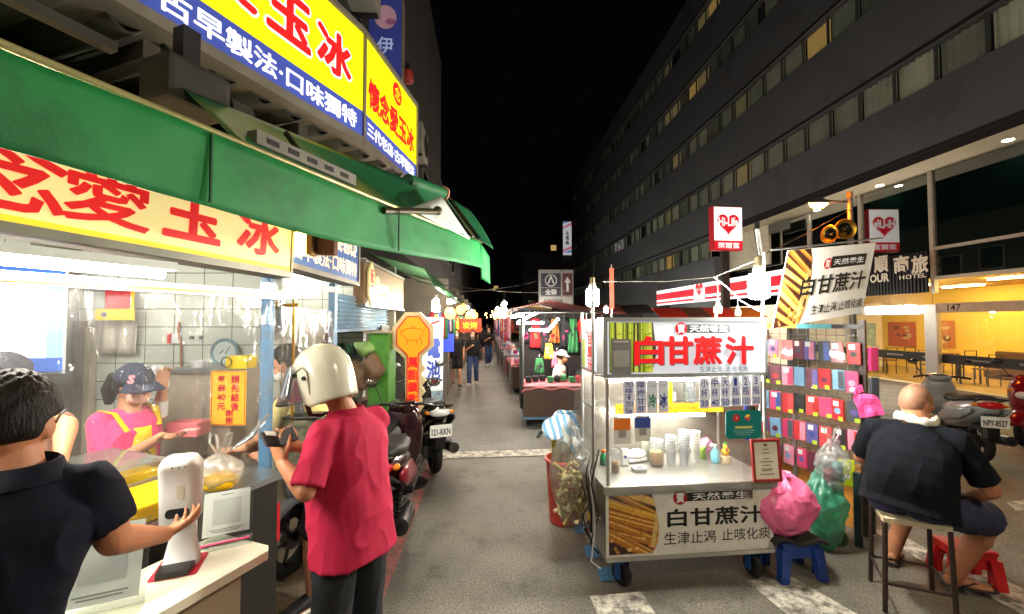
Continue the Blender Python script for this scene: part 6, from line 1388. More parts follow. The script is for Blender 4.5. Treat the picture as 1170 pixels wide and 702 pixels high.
def person(label, J, h=1.7, g=1.0, skin=None, shirt=None, sleeve=.55, pants=None, shorts=False, shoes=None, hairfn=None, voxel=.0055, seed=1, headk=1.0, wide=1.0, hem=.0, belly=0, hands=None, hairmt=None, group=None, barefoot=False, shirt_t=.016, collar=False, faced=True, wamp=.0075, wst=(1, 1, .6), depth=1.0):
    skin = skin or SKIN; base = J['base']
    rt = thing('person', label, 'person', (base[0], base[1], 0), 0, group); s = h/1.7
    Xh, Xs = J['hipx'].normalized(), J['shx'].normalized(); hip, neck = J['hip'], J['neck']; ax = (neck-hip).normalized(); bend = J.get('bend', V(0, 0, 0))
    sh = {-1: J['shL'], 1: J['shR']}
    def torso(mb, infl, t0, t1, loose=False, n=28):
        rings = []
        prof = [(-.30, .172, .118), (-.12, .125, .095), (.0, .158, .112), (.12, .160, .115), (.30, .150, .108), (.45, .148, .108), (.62, .160, .114), (.76, .160, .108), (.84, .138, .096), (.91, .098, .078), (.96, .070, .064), (1.0, .058, .058)]
        if loose: prof = [(-.34, .192, .146), (-.2, .186, .138), (-.1, .178, .130), (.0, .171, .123), (.15, .165, .119), (.30, .160, .116), (.45, .157, .114), (.62, .164, .117), (.76, .162, .110), (.84, .140, .098), (.91, .100, .080), (.96, .072, .066), (1.0, .06, .06)]
        for t, rx, ry in prof:
            if t < t0-1e-6 or t > t1+1e-6: continue
            c = hip.lerp(neck, t)+bend*math.sin(max(0, min(1, t))*PI); X = Xh.lerp(Xs, max(0, min(1, t))).normalized(); Y = ax.cross(X).normalized(); X = Y.cross(ax).normalized()
            bl = belly*math.exp(-((t-.25)/.22)**2)
            gg = 1+(g-1)*(1 if t < .55 else max(.15, 1-(t-.55)*2.6))
            ring = []
            for a, b in icyl(n):
                x = math.copysign(abs(a)**(2/2.4), a)*(rx*s*gg+infl); y = math.copysign(abs(b)**(2/2.4), b)*(ry*s*gg*depth+infl+(bl if b > 0 else bl*.15)); ring.append(c+X*x+Y*y)
            rings.append(ring)
        mb.loft(rings, True, True)
    # ---- body
    b = MB().m(skin); torso(b, -.004, -.12, 1.0)
    hf = J['headf']; HF = headframe(J['head'], hf, J.get('headu', UP)); k = s*headk*1.0
    add_head(b, HF, k, wide); b.tube([neck-ax*.03, neck.lerp(HF @ V(0, -.02*k, -.04*k), .5), HF @ V(0, -.02*k, -.03*k)], [.064*s*min(g, 1.2), .056*s*min(g, 1.25), .056*s*min(g, 1.2)], 16)
    ga = 1+(g-1)*.6
    for sd, S_ in ((-1, 'L'), (1, 'R')):
        shp, el, wrp = sh[sd], J['el'+S_], J['wr'+S_]
        limb(b, [shp, el, wrp], [.056*s*ga, .041*s*ga, .027*s*ga])
        b.tube([shp, neck.lerp(hip, .10)], [.050*s, .048*s], 12)
        hd = J.get('hd'+S_) or (wrp-el); pn = J.get('pn'+S_) or V(0, 0, -1)
        hand(b, wrp, hd, pn, s*1.0, sd*1, J.get('curl'+S_, .8))
        kn, an = J['kn'+S_], J['an'+S_]; hj = hip+Xh*(sd*.088*s)
        limb(b, [hj, kn, an], [.088*s*ga, .057*s*ga, .038*s*ga])
        calf = kn.lerp(an, .28); bk = J.get('calf'+S_, V(0, 0, 0)); b.ell(calf+bk, (.058*s*ga, .058*s*ga, .10*s), None, 12, 8)
        tf = J['toe'+S_].normalized(); sole = V(an.x, an.y, max(an.z-.07*s, .012))
        b.loft([bring(an-tf*.055*s+V(0, 0, -.035*s), tf.cross(UP), UP, .026*s, .032*s, 12), bring(an+V(0, 0, -.03*s), tf.cross(UP), UP, .034*s, .042*s, 12), bring(an+tf*.08*s+V(0, 0, -.045*s), tf.cross(UP), UP, .042*s, .026*s, 12), bring(an+tf*.15*s+V(0, 0, -.055*s), tf.cross(UP), UP, .040*s, .016*s, 12), bring(an+tf*.185*s+V(0, 0, -.058*s), tf.cross(UP), UP, .028*s, .011*s, 12)])
    b.solid(voxel, 3)
    if faced: face_paint(b, HF, k)
    b.build('body', rt)
    # ---- clothes
    if pants:
        c = MB().m(pants); torso(c, .004, -.12, .12)
        for sd, S_ in ((-1, 'L'), (1, 'R')):
            kn, an = J['kn'+S_], J['an'+S_]; hj = hip+Xh*(sd*.088*s)
            if shorts:
                e = hj.lerp(kn, shorts); limb(c, [hj, hj.lerp(kn, .5), e], [.104*s*ga, .098*s*ga, .092*s*ga]); c.tube([e, e+(kn-hj).normalized()*.035], [.092*s*ga, .094*s*ga], 16)
            else:
                limb(c, [hj, kn, kn.lerp(an, .9)], [.098*s*ga, .074*s*ga, .062*s*ga]); c.tube([kn.lerp(an, .88), kn.lerp(an, 1.0)], [.062*s*ga, .066*s*ga], 16)
        c.solid(max(voxel*1.3, .009), 2, wr(seed+3, .006, 9)); c.build('shorts' if shorts else 'trousers', rt)
    if shirt:
        c = MB().m(shirt); torso(c, shirt_t, -hem-.01, .965, True)
        for sd, S_ in ((-1, 'L'), (1, 'R')):
            shp, el, wrp = sh[sd], J['el'+S_], J['wr'+S_]; e = shp.lerp(el, min(1, sleeve)); dv = (el-shp).normalized()
            c.tube([shp, neck.lerp(hip, .09)], [.060*s*ga, .056*s], 14); c.ell(shp, .063*s*ga, None, 14, 10)
            if sleeve <= 1: c.tube([shp, shp.lerp(el, sleeve*.5), e, e+dv*.012], [.063*s*ga, .064*s*ga, .063*s*ga, .066*s*ga], 16)
            else: limb(c, [shp, el, el.lerp(wrp, sleeve-1)], [.066*s*ga, .054*s*ga, .040*s*ga])
        c.solid(max(voxel*1.2, .008), 2, wr(seed, wamp, 8, wst)); c.build('shirt', rt)
        if collar:
            q = MB().m(shirt); ring = []
            for i in range(24):
                a = 2*PI*i/24; X = Xs; Y = ax.cross(X).normalized(); ring.append((X*math.cos(a)+Y*math.sin(a), a))
            q.loft([[neck-ax*.035+d*(.078*s) for d, a in ring], [neck+ax*.022+d*(.066*s)+ax*.006*math.sin(a) for d, a in ring], [neck+ax*.018+d*(.074*s) for d, a in ring], [neck-ax*.03+d*(.098*s) for d, a in ring]], True, False); q.build('collar', rt)
    if shoes:
        for sd, S_ in ((-1, 'L'), (1, 'R')):
            an = J['an'+S_]; tf = J['toe'+S_].normalized(); r_ = tf.cross(UP); z0 = max(an.z-.075*s, .006)
            q = MB().m(shoes); gz = lambda p, z: V(p.x, p.y, z)
            A = lambda t, w_, z1, z2: bring(gz(an+tf*t*s, (z1+z2)/2+z0), r_, UP, w_*s, (z2-z1)/2, 16, 3)
            if shoes.name.startswith('flip'): q.loft([A(-.07, .034, 0, .016), A(-.02, .038, 0, .018), A(.1, .048, 0, .018), A(.18, .044, 0, .016), A(.215, .02, 0, .012)]).tube([gz(an+tf*.15*s, z0+.02), gz(an+tf*.08*s+r_*.03, z0+.05), gz(an+tf*.01*s+r_*.045, z0+.025)], .007, 6).tube([gz(an+tf*.15*s, z0+.02), gz(an+tf*.08*s-r_*.03, z0+.05), gz(an+tf*.01*s-r_*.045, z0+.025)], .007, 6); q.build('sandal', rt)
            else:
                q.loft([A(-.085, .026, .02, .085), A(-.06, .037, .02, .105), A(.0, .042, .02, .11), A(.06, .045, .02, .085), A(.13, .048, .02, .062), A(.185, .042, .02, .05), A(.21, .022, .02, .04)]); sh_ = q.build('shoe', rt)
                MB().m(WHITEP).loft([A(-.092, .028, 0, .022), A(-.06, .041, 0, .024), A(.06, .049, 0, .022), A(.14, .052, 0, .022), A(.2, .044, 0, .022), A(.222, .02, .004, .02)]).build('sole', sh_)
    if hairfn: hair_cap(HF, k, hairfn, mt=hairmt, wide=wide, seed=seed).build('hair', rt)
    return rt, HF, k
def stand(base, yaw, h, lean=0, half=.155, **o):
    """standing joints in world space; local x right, y forward"""
    L = Matrix.Translation((base[0], base[1], 0)) @ RZ(yaw); P = lambda x, y, z: L @ V(x*h/1.7, y*h/1.7, z*h/1.7); D = lambda x, y, z: (L.to_3x3() @ V(x, y, z))
    J = dict(base=base, hip=P(0, 0, .93), neck=P(0, .03+lean, 1.44), hipx=D(1, 0, 0), shx=D(1, 0, 0), shL=P(-half, lean*.9+.0, 1.375), shR=P(half, lean*.9, 1.375), elL=P(-.21, lean*.6-.03, 1.10), elR=P(.21, lean*.6-.03, 1.10), wrL=P(-.22, lean*.3+.06, .86), wrR=P(.22, lean*.3+.06, .86),
             knL=P(-.10, .02, .49), knR=P(.10, .02, .49), anL=P(-.11, -.03, .085), anR=P(.11, -.03, .085), toeL=D(-.15, 1, 0), toeR=D(.15, 1, 0), head=P(0, .055+lean*1.15, 1.575), headf=D(0, 1, -.05), pnL=D(1, 0, 0), pnR=D(-1, 0, 0))
    J['P'] = P; J['D'] = D; J.update(o); return J
NAVY = mat('navy_polo_cloth', (9, 11, 27), .85, 0, .12, 12, .25, 420, spec=.2); NAVY2 = mat('dark_navy_tee_cloth', (8, 13, 22), .85, 0, .12, 12, .4, 220, spec=.2)
# --- man in navy at the ledge
J = stand((-1.31, .98), .6435, 1.75, lean=.05)
nk = at(20, 537, 1.06); J.update(neck=nk, head=at(12, 486, 1.085), shR=nk+V(.095, .085, -.075), shL=nk+V(-.13, -.10, -.07), elR=V(-1.115, 1.20, 1.235), wrR=V(-1.165, 1.43, 1.135), hdR=V(-.03, .28, -.02), pnR=V(-.35, .0, 1), curlR=.6, elL=J['P'](-.27, .12, 1.10), wrL=J['P'](-.22, .33, 1.02))
FADE = lambda d: min(.50-d.y+.9*max(0, d.z-.35), d.z+.42 if d.y < -.12 else d.z+.02, 1.0+d.z*1.5-abs(d.x) if d.z < .35 and d.y > -.55 else 9)
rt, HF, k = person('man in a navy polo holding his hand under the sanitiser, seen from behind', J, 1.74, .93, SKIN2, NAVY, .62, mat('dark_trousers', (28, 28, 32), .85, 0, .1, 9, .3, 200), False, mat('black_shoe', (20, 20, 22), .5), FADE, .005, 1, collar=True, hem=.10)
MB().m(BLACKP).tube([HF @ V(.083*k, .07*k, .018*k), HF @ V(.086*k, .0, .015*k), HF @ V(.084*k, -.03*k, -.0)], .0035, 6).build('glasses_arm', rt)
q = MB().m(mat('black_waist_bag', (16, 16, 18), .6, 0, .15, 10)); c = J['P'](.18, -.06, .98); q.box((0, 0, 0), (.10, .20, .14), T(*c) @ RZ(.64), .03); q.build('waist_bag', None, 'black waist bag on the hip of the man in navy', 'bag')
# --- stall worker at the far left behind the sheet
J = stand((-2.20, 1.86), 3.55, 1.70, half=.14); J.update(elR=J['P'](.22, .10, 1.10), wrR=J['P'](.10, .32, 1.12), elL=at(76, 486, 1.80), wrL=at(70, 522, 1.66), hdL=V(.06, -.2, -.06), pnL=V(-.5, 0, -.8), headf=J['D'](.0, 1, -.45))
rt, HF, k = person('stall worker in a grey cap looking down behind the plastic sheet', J, 1.72, .86, mat('ruddy_skin', (214, 140, 100), .5, 0, .07, 14), mat('dull_brown_tee', (150, 104, 82), .85, 0, .1, 9, .3, 180), .3, mat('dark_trousers'), False, mat('black_shoe'), None, .008, 2)
hair_cap(HF, k, lambda d: d.z-.12+.1*d.y, .02, mt=mat('grey_knit_cap', (58, 56, 64), .85, 0, .1, 20, .4, 120), rough=0).build('cap', rt)
MB().m(mat('white_mask', (226, 226, 222), .7)).ell(HF @ V(0, .055*k, -.05*k), (.06*k, .06*k, .045*k)).build('face_mask', rt)
# --- woman serving ice
PINK = mat('pink_tee_cloth', (238, 70, 130), .85, 0, .08, 9, .35, 200, sheen=.2)
J = stand((-2.28, 2.50), -1.80, 1.58, half=.14)
J.update(elR=J['P'](.17, .10, 1.12), wrR=V(-1.93, 2.34, 1.215), hdR=V(.28, -.05, .0), pnR=V(0, 0, 1), curlR=.5, elL=at(181, 476, 2.66), wrL=at(186, 441, 2.62), hdL=V(.02, -.02, .3), pnL=V(.9, -.3, 0), curlL=1.1, headf=J['D'](.0, 1, -.28))
rt, HF, k = person('woman in a pink shirt, yellow apron and dark blue cap serving behind the sheet', J, 1.58, .98, SKIN, PINK, .62, mat('dark_trousers'), False, mat('black_shoe'), lambda d: min(.35-d.y, d.z+.5 if d.y < 0 else d.z+.05+max(0, -d.y)), .006, 3)
CAPM = mat('dark_blue_cap', (38, 44, 66), .8, 0, .1, 12, .3, 150)
cb = hair_cap(HF, k, lambda d: d.z-.10+.05*d.y, .028, mt=CAPM, rough=0)
cb.add([], []); cap = cb.build('cap', rt)
def brim(i, j):
    a = (i-.5)*2.2; rr = .098+.085*j*math.cos(a*.62); return HF @ V(rr*math.sin(a)*k*.9, (rr*math.cos(a)+.0)*k, (.055-.02*j-.03*abs(i-.5)*j*2)*k)
MB().m(CAPM).grid(brim, 18, 6, True, None, .004).build('brim', cap)
FCap = HF @ T(.058*k, .104*k, .085*k) @ frame((0, 0, 0), V(-.85, .5, 0), V(-.1, -.2, .97)); MB().m(mat('pink_patch', (244, 140, 150), .7)).text('S', HF @ T(.085*k, .085*k, .085*k) @ frame((0, 0, 0), V(-.7, .7, 0), V(-.25, -.3, .92)), w=.05, h=.05, off=.05, z=.006).build('cap_patch', cap)
MB().m(mat('peach_mask', (236, 180, 156), .7, 0, .04)).ell((0, .062*k, -.045*k), (.060*k, .056*k, .048*k), HF).build('face_mask', rt)
MB().m(HAIR).tube([HF @ V(0, -.10*k, .03*k), HF @ V(0, -.155*k, .01*k), HF @ V(.0, -.175*k, -.08*k), HF @ V(0, -.165*k, -.17*k)], [.025, .042, .045, .018], 12).build('ponytail', rt)
APR = mat('yellow_apron_cloth', (244, 206, 24), .8, 0, .08, 8, .3, 160)
ab = MB().m(APR); P = J['P']
ab.grid(lambda i, j: P((i-.5)*(.20+.14*j), .142+.022*math.cos((i-.5)*2.4)-.09*abs(i-.5)**2*2+.0, 1.33-.55*j), 12, 8, True, None, .006)
for sx in (-1, 1): ab.tube([P(sx*.09, .15, 1.32), P(sx*.115, .08, 1.43), P(sx*.12, -.02, 1.44), P(sx*.10, -.13, 1.34), P(-sx*.06, -.155, 1.12), P(-sx*.17, -.08, 1.0)], .019, 8, ell=.3)
ab.m(mat('brown_print', (110, 80, 30), .8)).torus((0, 0, 0), .05, .004, frame(P(.02, .172, 1.13), J['D'](-1, 0, 0), UP), 18, 5)
ab.build('apron', rt)
MB().m(mat('white_arm_sleeve', (236, 232, 230), .8, 0, .05)).tube([J['elL'].lerp(J['wrL'], .05), J['elL'].lerp(J['wrL'], .55)], [.046, .038], 14).build('arm_sleeve', rt)
pw = V(-1.80, 2.32, 1.235); MB().m(mat('pink_note', (244, 160, 150), .7)).grid(lambda i, j: pw+V(-.06+.14*i, .035-.07*j, .02*i+.012*math.sin(i*3)), 8, 3, True, None, .001).build('paper_note', None, 'pink paper note in the hand of the woman in pink', 'note')
# --- helmeted man in magenta polo
MAG = mat('magenta_polo_cloth', (178, 10, 60), .85, 0, .10, 10, .2, 420)
J = stand((-.705, 1.90), 1.12, 1.70, lean=.02, half=.15)
J.update(elL=at(349, 562, 1.66), wrL=at(323, 530, 1.78), hdL=V(-.09, .05, .15), pnL=V(.3, .8, .2), curlL=.75, elR=V(-.80, 2.14, 1.15), wrR=V(-1.0, 1.97, 1.27), hdR=V(-.10, -.10, .08), pnR=V(.2, -.8, .3), curlR=.8,
         head=at(368, 431, 1.875), headf=J['D'](-.05, 1, -.40))
BJ = mat('black_jeans', (26, 30, 36), .85, 0, .15, 9, .4, 220)
rt, HF, k = person('man in a magenta polo and cream helmet looking into his dark wallet', J, 1.70, .91, SKIN2, MAG, .86, BJ, False, mat('black_shoe'), SHORT, .005, 5, collar=True, hem=.285, belly=.05, shirt_t=.026)
HEL = mat('cream_helmet_shell', (212, 208, 188), .22, 0, .03, 6, coat=.6, spec=.6)
def hsh(p):
    q = p.copy()
    if q.z < -.02: q.x *= 1-.10*(-q.z-.02)/.12
    if q.y > .06 and q.z < .02: q.y = .06+(q.y-.06)*max(.15, 1-(.02-q.z)*9)
    return q
hb = MB(HF @ Matrix.Scale(k, 4)).m(HEL)
rings = []
for i in range(15):
    t = i/14; z = .150-.30*t**.95 if i else .150
    e = math.sqrt(max(0, 1-((z-.012)/.1385)**2)) if z > .012 else 1-.10*((.015-z)/.16)**2
    row = []
    for a, c in icyl(36):
        y = c*.137*e-.010; x = a*.116*e
        if c > .25 and z < .045: y = min(y, .137*.25*e-.010+(c-.25)*.03) if z < .035 else y
        zz = max(z, -.122+.10*max(0, c)) if z < 0 else z
        row.append((x, y, zz))
    rings.append(row)
hb.loft(rings, True, True)
hel = hb.build('helmet', rt)
for sx in (-1, 1):
    MB(HF @ Matrix.Scale(k, 4)).m(mat('helmet_seam', (150, 140, 112), .4)).tube([(sx*.108, .06, .01), (sx*.1165, .02, .042), (sx*.118, -.03, .045), (sx*.1165, -.05, .02), (sx*.112, -.03, -.07)], .003, 6).build('helmet_trim', hel)
    bt = MB(HF @ Matrix.Scale(k, 4)).m(mat('dark_green_button', (24, 38, 34), .3))
    bt.cyl((sx*.108, .02, .028), (sx*.122, .02, .028), .0085).build('visor_pivot', hel)
    MB(HF @ Matrix.Scale(k, 4)).m(mat('dark_green_button')).cyl((sx*.108, -.025, .0), (sx*.122, -.025, .0), .009).build('visor_pivot', hel)
def vis(i, j):
    a = (i-.5)*2.9; rr = .132+.085*j*math.cos(a*.55); return V(math.sin(a)*rr*.90, math.cos(a)*rr*1.04, .075-.135*j)
MB(HF @ Matrix.Scale(k, 4)).m(film('visor_plastic', (230, 232, 244), .30, 0, .0, .05, haze=.30)).grid(vis, 28, 8, True, None, .002).build('visor', hel)
MB(HF @ Matrix.Scale(k, 4)).m(BLACKP).tube([(-.095, .02, -.10), (-.065, .05, -.145), (0, .06, -.158), (.065, .05, -.145), (.095, .02, -.10)], .010, 8, ell=.35).build('chin_strap', hel)
MB().m(mat('white_mask')).ell((0, .062*k, -.045*k), (.060*k, .056*k, .048*k), HF).build('face_mask', rt)
w0 = at(317, 505, 1.79)
r = thing('wallet', 'open dark wallet held by the helmeted man', 'wallet', tuple(w0)); Fw = T(*w0) @ RZ(.9) @ RX(.6) @ Matrix.Scale(.8, 4)
MB().m(mat('dark_leather', (28, 24, 26), .5, 0, .2, 20, .2, 60)).box((-.045, 0, .012), (.09, .095, .012), Fw @ RY(.35), .004).box((.045, 0, .012), (.09, .095, .012), Fw @ RY(-.35), .004).build('cover', r)
MB().m(PAPER).box((-.04, .035, .022), (.06, .03, .002), Fw @ RY(.35)).build('bank_note', r)
# --- man in pale yellow tee reaching for the bag
YT = mat('pale_yellow_tee', (222, 206, 138), .85, 0, .08, 9, .35, 200)
J = stand((-1.15, 2.84), 1.65, 1.72)
hip = V(-1.15, 2.84, .92); nk = V(-1.43, 2.86, 1.40)
J.update(hip=hip, neck=nk, shL=V(-1.42, 2.68, 1.33), shR=V(-1.42, 3.02, 1.34), elL=V(-1.56, 2.58, 1.10), wrL=at(278, 512, 2.42), hdL=V(-.25, -.15, -.02), pnL=V(0, 0, 1), curlL=.7, elR=V(-1.58, 3.0, 1.12), wrR=V(-1.62, 2.80, 1.02), head=V(-1.52, 2.87, 1.555), headf=V(-.9, -.1, -.42),
         knL=V(-1.27, 2.72, .48), anL=V(-1.28, 2.76, .09), knR=V(-1.0, 2.86, .48), anR=V(-.93, 2.80, .09), toeL=V(-.6, -.75, 0), toeR=V(.25, -.95, 0))
rt, HF, k = person('man in a pale yellow tee and shorts reaching for the plastic bag', J, 1.72, 1.05, SKIN, YT, .6, mat('dark_shorts', (52, 54, 60), .85, 0, .1, 9, .3, 180), .85, mat('black_grey_trainer', (34, 34, 36), .6, 0, .3, 14), SHORT, .0065, 6)
MB().m(mat('white_mask')).ell((0, .062*k, -.045*k), (.060*k, .056*k, .048*k), HF).build('face_mask', rt)
r = thing('camouflage_backpack', 'dark camouflage backpack worn on the front by the man in pale yellow', 'backpack', (-1.42, 2.62, 1.0))
c = at(350, 498, 2.60); MB().m(mat('camouflage_cloth', (92, 92, 72), .85, 0, .6, 22, .3, 80, dirt=(34, 34, 30), dirts=14)).box((c.x, c.y, c.z-.03), (.20, .16, .30), None, .04).build('pack', r)
MB().m(BLACKP).box((c.x, c.y, c.z+.125), (.205, .165, .012), None, .004).build('zip', r)
MB().m(mat('grey_strap', (76, 80, 84), .8)).tube([at(346, 490, 2.62), at(341, 462, 2.63), at(341, 440, 2.66), at(352, 425, 2.78)], .028, 8, ell=.25).build('strap', r)
# bag handle pulled towards him and bundle of clear straws
MB().m(film('straw_plastic', (240, 244, 250), .3, .3, 20, .1, haze=.35)).tube([at(262, 515, 2.06), at(285, 500, 2.12), at(300, 482, 2.2), at(306, 474, 2.25)], [.01, .03, .02, .012], 10, ell=.4).build('plastic_wrap', None, 'twist of clear plastic wrap hanging above the jelly bag', 'wrap')
# --- seated bald man
J = dict(base=(2.62, 2.84), hip=V(2.60, 2.80, .665), neck=V(2.73, 2.86, 1.165), hipx=V(.66, -.75, 0), shx=V(.66, -.75, 0), bend=V(-.05, -.045, 0),
         shL=V(2.58, 3.01, 1.085), shR=V(2.835, 2.70, 1.085), elL=V(2.60, 3.16, .84), wrL=V(2.80, 3.16, .72), elR=V(2.965, 2.64, .80), wrR=V(3.00, 2.80, .685), hdL=V(.2, .05, -.06), hdR=V(.10, .16, -.05), pnL=V(0, 0, -1), pnR=V(0, 0, -1), curlR=.6, curlL=.6,
         knL=V(3.00, 3.18, .60), knR=V(3.13, 2.80, .555), anL=V(2.90, 3.26, .095), anR=V(3.03, 2.93, .115), toeL=V(.75, .65, 0), toeR=V(.95, -.30, 0), head=V(2.775, 2.90, 1.285), headf=V(.96, .28, -.12))
rt, HF, k = person('bald heavy man in a dark navy tee sitting on a stool, seen from behind', J, 1.74, 1.27, SKIN2, NAVY2, .80, mat('denim_shorts', (42, 48, 76), .85, 0, .2, 12, .4, 200), .86, mat('flip_flop_black', (24, 22, 22), .7), None, .0065, 8, wamp=.0065, wst=(1.1, 1.1, .28), headk=1.02, wide=1.02, hem=.17, belly=.08, depth=1.05)
hair_cap(HF, k, lambda d: min(.5-d.y, d.z+.15-.5*d.y), .0025, mt=mat('shaved_scalp', (146, 104, 80), .55, 0, .12, 30, .3, 200), wide=1.02, rough=.0004).build('hair', rt)
TW = mat('white_towel', (226, 220, 208), .95, 0, .05, 20, .6, 120)
ring = []
Y_ = V(.75, .66, 0); X_ = V(.66, -.75, 0)
for i in range(26):
    a = PI*.08+2*PI*i/25*.86+PI*.5; ring.append(V(2.735, 2.865, 1.195)+X_*(.098*math.cos(a))+Y_*(.092*math.sin(a))+UP*(.012*math.sin(a*2)-.02*max(0, math.sin(a))))
MB().m(TW).tube(ring, [.015+.004*math.sin(i*2.1) for i in range(26)], 10, ell=1.9).build('neck_towel', None, 'white towel wrapped round the neck of the seated bald man', 'towel')
# --- couple walking in the lane
J = stand((-1.56, 11.8), PI+.1, 1.62); J.update(anL=J['P'](-.10, .12, .09), knL=J['P'](-.10, .14, .5), anR=J['P'](.10, -.16, .12))
person('pedestrian in black tee and black shorts with a white mask in the lane', J, 1.62, 1.05, SKIN, mat('black_tee', (22, 22, 24), .85, 0, .1, 9), .6, mat('black_shorts', (20, 20, 22), .85), .75, mat('black_shoe'), SHORT, .011, 11)[0]; PED = [o for o in C.objects if o.get('label', '').startswith('pedestrian in black tee')][0]
HFx = headframe(J['head'], J['headf']); MB().m(mat('white_mask')).ell((0, .062, -.045), (.058, .054, .046), HFx).build('face_mask', [o for o in C.objects if o.name.startswith('person') and o.get('label', '').startswith('pedestrian in black tee')][0])
J = stand((-1.12, 12.1), PI-.05, 1.58, half=.14); J.update(anR=J['P'](.09, .14, .09), knR=J['P'](.09, .15, .5), anL=J['P'](-.09, -.15, .12), elR=J['P'](.2, .1, 1.1), wrR=J['P'](.05, .22, 1.2))
rt, HF, k = person('pedestrian with long hair in a black top and blue jeans in the lane', J, 1.58, .95, SKIN, mat('black_tee'), .95, mat('blue_jeans', (52, 70, 110), .85, 0, .2, 9), False, mat('cream_shoe', (200, 190, 176), .6), lambda d: .35-d.y+.3*d.z, .011, 12)
MB().m(mat('white_mask')).ell((0, .062*k, -.045*k), (.06*k, .055*k, .046*k), HF).build('face_mask', rt)
MB().m(HAIR).loft([bring(HF @ V(0, -.06, -.02), HF.to_3x3() @ V(1, 0, 0), HF.to_3x3() @ V(0, 1, 0), .085, .05), bring(HF @ V(0, -.08, -.25), HF.to_3x3() @ V(1, 0, 0), HF.to_3x3() @ V(0, 1, 0), .10, .04)]).build('hair', rt)
PED2 = rt
MB().m(BLACKP).box(J['P'](-.24, .05, .95), (.10, .24, .26), None, .03).build('shoulder_bag', None, 'black shoulder bag carried by the pedestrian in blue jeans', 'bag')
# --- seated seller in white cap
q = at(637, 440, 8.1)
J = dict(base=(q.x, q.y), hip=V(q.x, q.y, .56), neck=V(q.x+.06, q.y-.02, 1.02), hipx=V(-.3, -.95, 0), shx=V(-.3, -.95, 0), shL=V(q.x+.08, q.y+.13, .95), shR=V(q.x+.0, q.y-.16, .95), elL=V(q.x+.12, q.y+.17, .72), elR=V(q.x+.08, q.y-.20, .72), wrL=V(q.x+.32, q.y+.06, .68), wrR=V(q.x+.31, q.y-.10, .68), knL=V(q.x+.40, q.y+.06, .52), knR=V(q.x+.40, q.y-.14, .52), anL=V(q.x+.36, q.y+.07, .1), anR=V(q.x+.30, q.y-.13, .1), toeL=V(1, 0, 0), toeR=V(1, -.2, 0), head=V(q.x+.09, q.y-.02, 1.155), headf=V(.95, -.25, -.12))
rt, HF, k = person('seated seller in a white cap, white tee and dark dungarees at the brown cart', J, 1.58, 1.0, SKIN, mat('white_tee', (226, 226, 224), .85, 0, .05), .7, mat('dark_dungarees', (30, 32, 46), .85, 0, .1), False, mat('black_shoe'), lambda d: min(.3-d.y, d.z+.4), .010, 14)
hair_cap(HF, k, lambda d: d.z-.12, .03, mt=mat('white_cap', (232, 230, 226), .8), rough=0).build('cap', rt)
MB().m(mat('white_cap')).grid(lambda i, j: HF @ V((.098+.08*j)*math.sin((i-.5)*2)*k, (.098+.08*j*math.cos((i-.5)*1.5))*math.cos((i-.5)*2)*k, .05-.02*j), 10, 3, True, None, .004).build('brim', rt)
MB().m(mat('orange_mask', (236, 140, 90), .7)).ell((0, .062*k, -.045*k), (.06*k, .055*k, .046*k), HF).build('face_mask', rt)
MB().m(mat('dark_dungarees')).grid(lambda i, j: V(q.x+.06+.14+.02*math.cos((i-.5)*3), q.y-.13+.22*i, .96-.34*j), 6, 4, True, None, .012).build('bib', rt)
r = thing('low_stool', 'small dark stool under the seated seller in the white cap', 'stool', (q.x-.02, q.y, 0)); MB().m(DARKM).box((q.x-.02, q.y, .44), (.32, .32, .04), None, .01).build('seat', r)
for sx in (-1, 1):
    for sy in (-1, 1): MB().m(DARKM).box((q.x-.02+sx*.13, q.y+sy*.13, .212), (.03, .03, .41)).build('leg', r)
for o, u, v, rz, lab in ((PED2, .0, 17.5, .3, 'distant pedestrian in black top and jeans just right of the couple'), (PED, -.35, 22, 3.2, 'far pedestrian in black tee seen small between the stall rows'), (PED2, .1, 27, 3.0, 'tiny pedestrian in jeans near the end of the lane'), (PED, -.1, 33, .1, 'tiniest pedestrian in black at the end of the lane')):
    q = U(u, v, 0); copy_tree(o, (q.x, q.y, 0), rz, lab, 'distant pedestrians')
# ================================================================ left row of shops
# blue sign, white box, lantern lamp
v0, v1 = wu(onU(330, 300, -1.19)), wu(onU(409, 300, -1.19))
zb0, zt0 = 2.205, 2.56
r = thing('shop_sign', 'blue sign with two lines of orange white characters under the awning', 'sign', tuple(U(-1.2, (v0+v1)/2, zb0)))
b = MB().m(mat('dull_blue_sign', (40, 84, 150), .45, 0, .06, 3, emit=.16)).box2((v0, 0, -.004), (v1, zt0-zb0, 0), FU(-1.19, 0, zb0))
b.m(mat('orange_white_letters', (250, 226, 190), .5, 0, 0, emit=.55)).text('古早製法·口味獨特', FU(-1.19, (v0+v1)/2, zb0+.10), w=(v1-v0)*.94, h=.13, off=.02, z=.002, keep=False).text('古法黑糖粉粿', FU(-1.19, (v0+v1)/2+.1, zb0+.265), w=(v1-v0)*.75, h=.12, off=.02, z=.002, keep=False); b.build('sign_face', r)
b = MB().m(M_ALU)
b.box2((-1.33, v0, zb0-.035), (-1.18, v1, zb0-.001), FH).box2((-1.33, v0, zt0+.001), (-1.18, v1, zt0+.03), FH).box2((-1.33, v1+.001, zb0-.035), (-1.18, v1+.04, zt0+.03), FH); b.build('sign_frame', r)
c = onU(346, 279, -1.10)
r = thing('lantern_lamp', 'glowing amber box lantern on a brown bracket beside the cream lightbox sign', 'lamp', tuple(c))
MB().m(lampmat('lit_amber_lantern', (255, 206, 90), 22)).box((c.x, c.y, c.z), (.07, .075, .13), None, .012).build('lantern_glass', r)
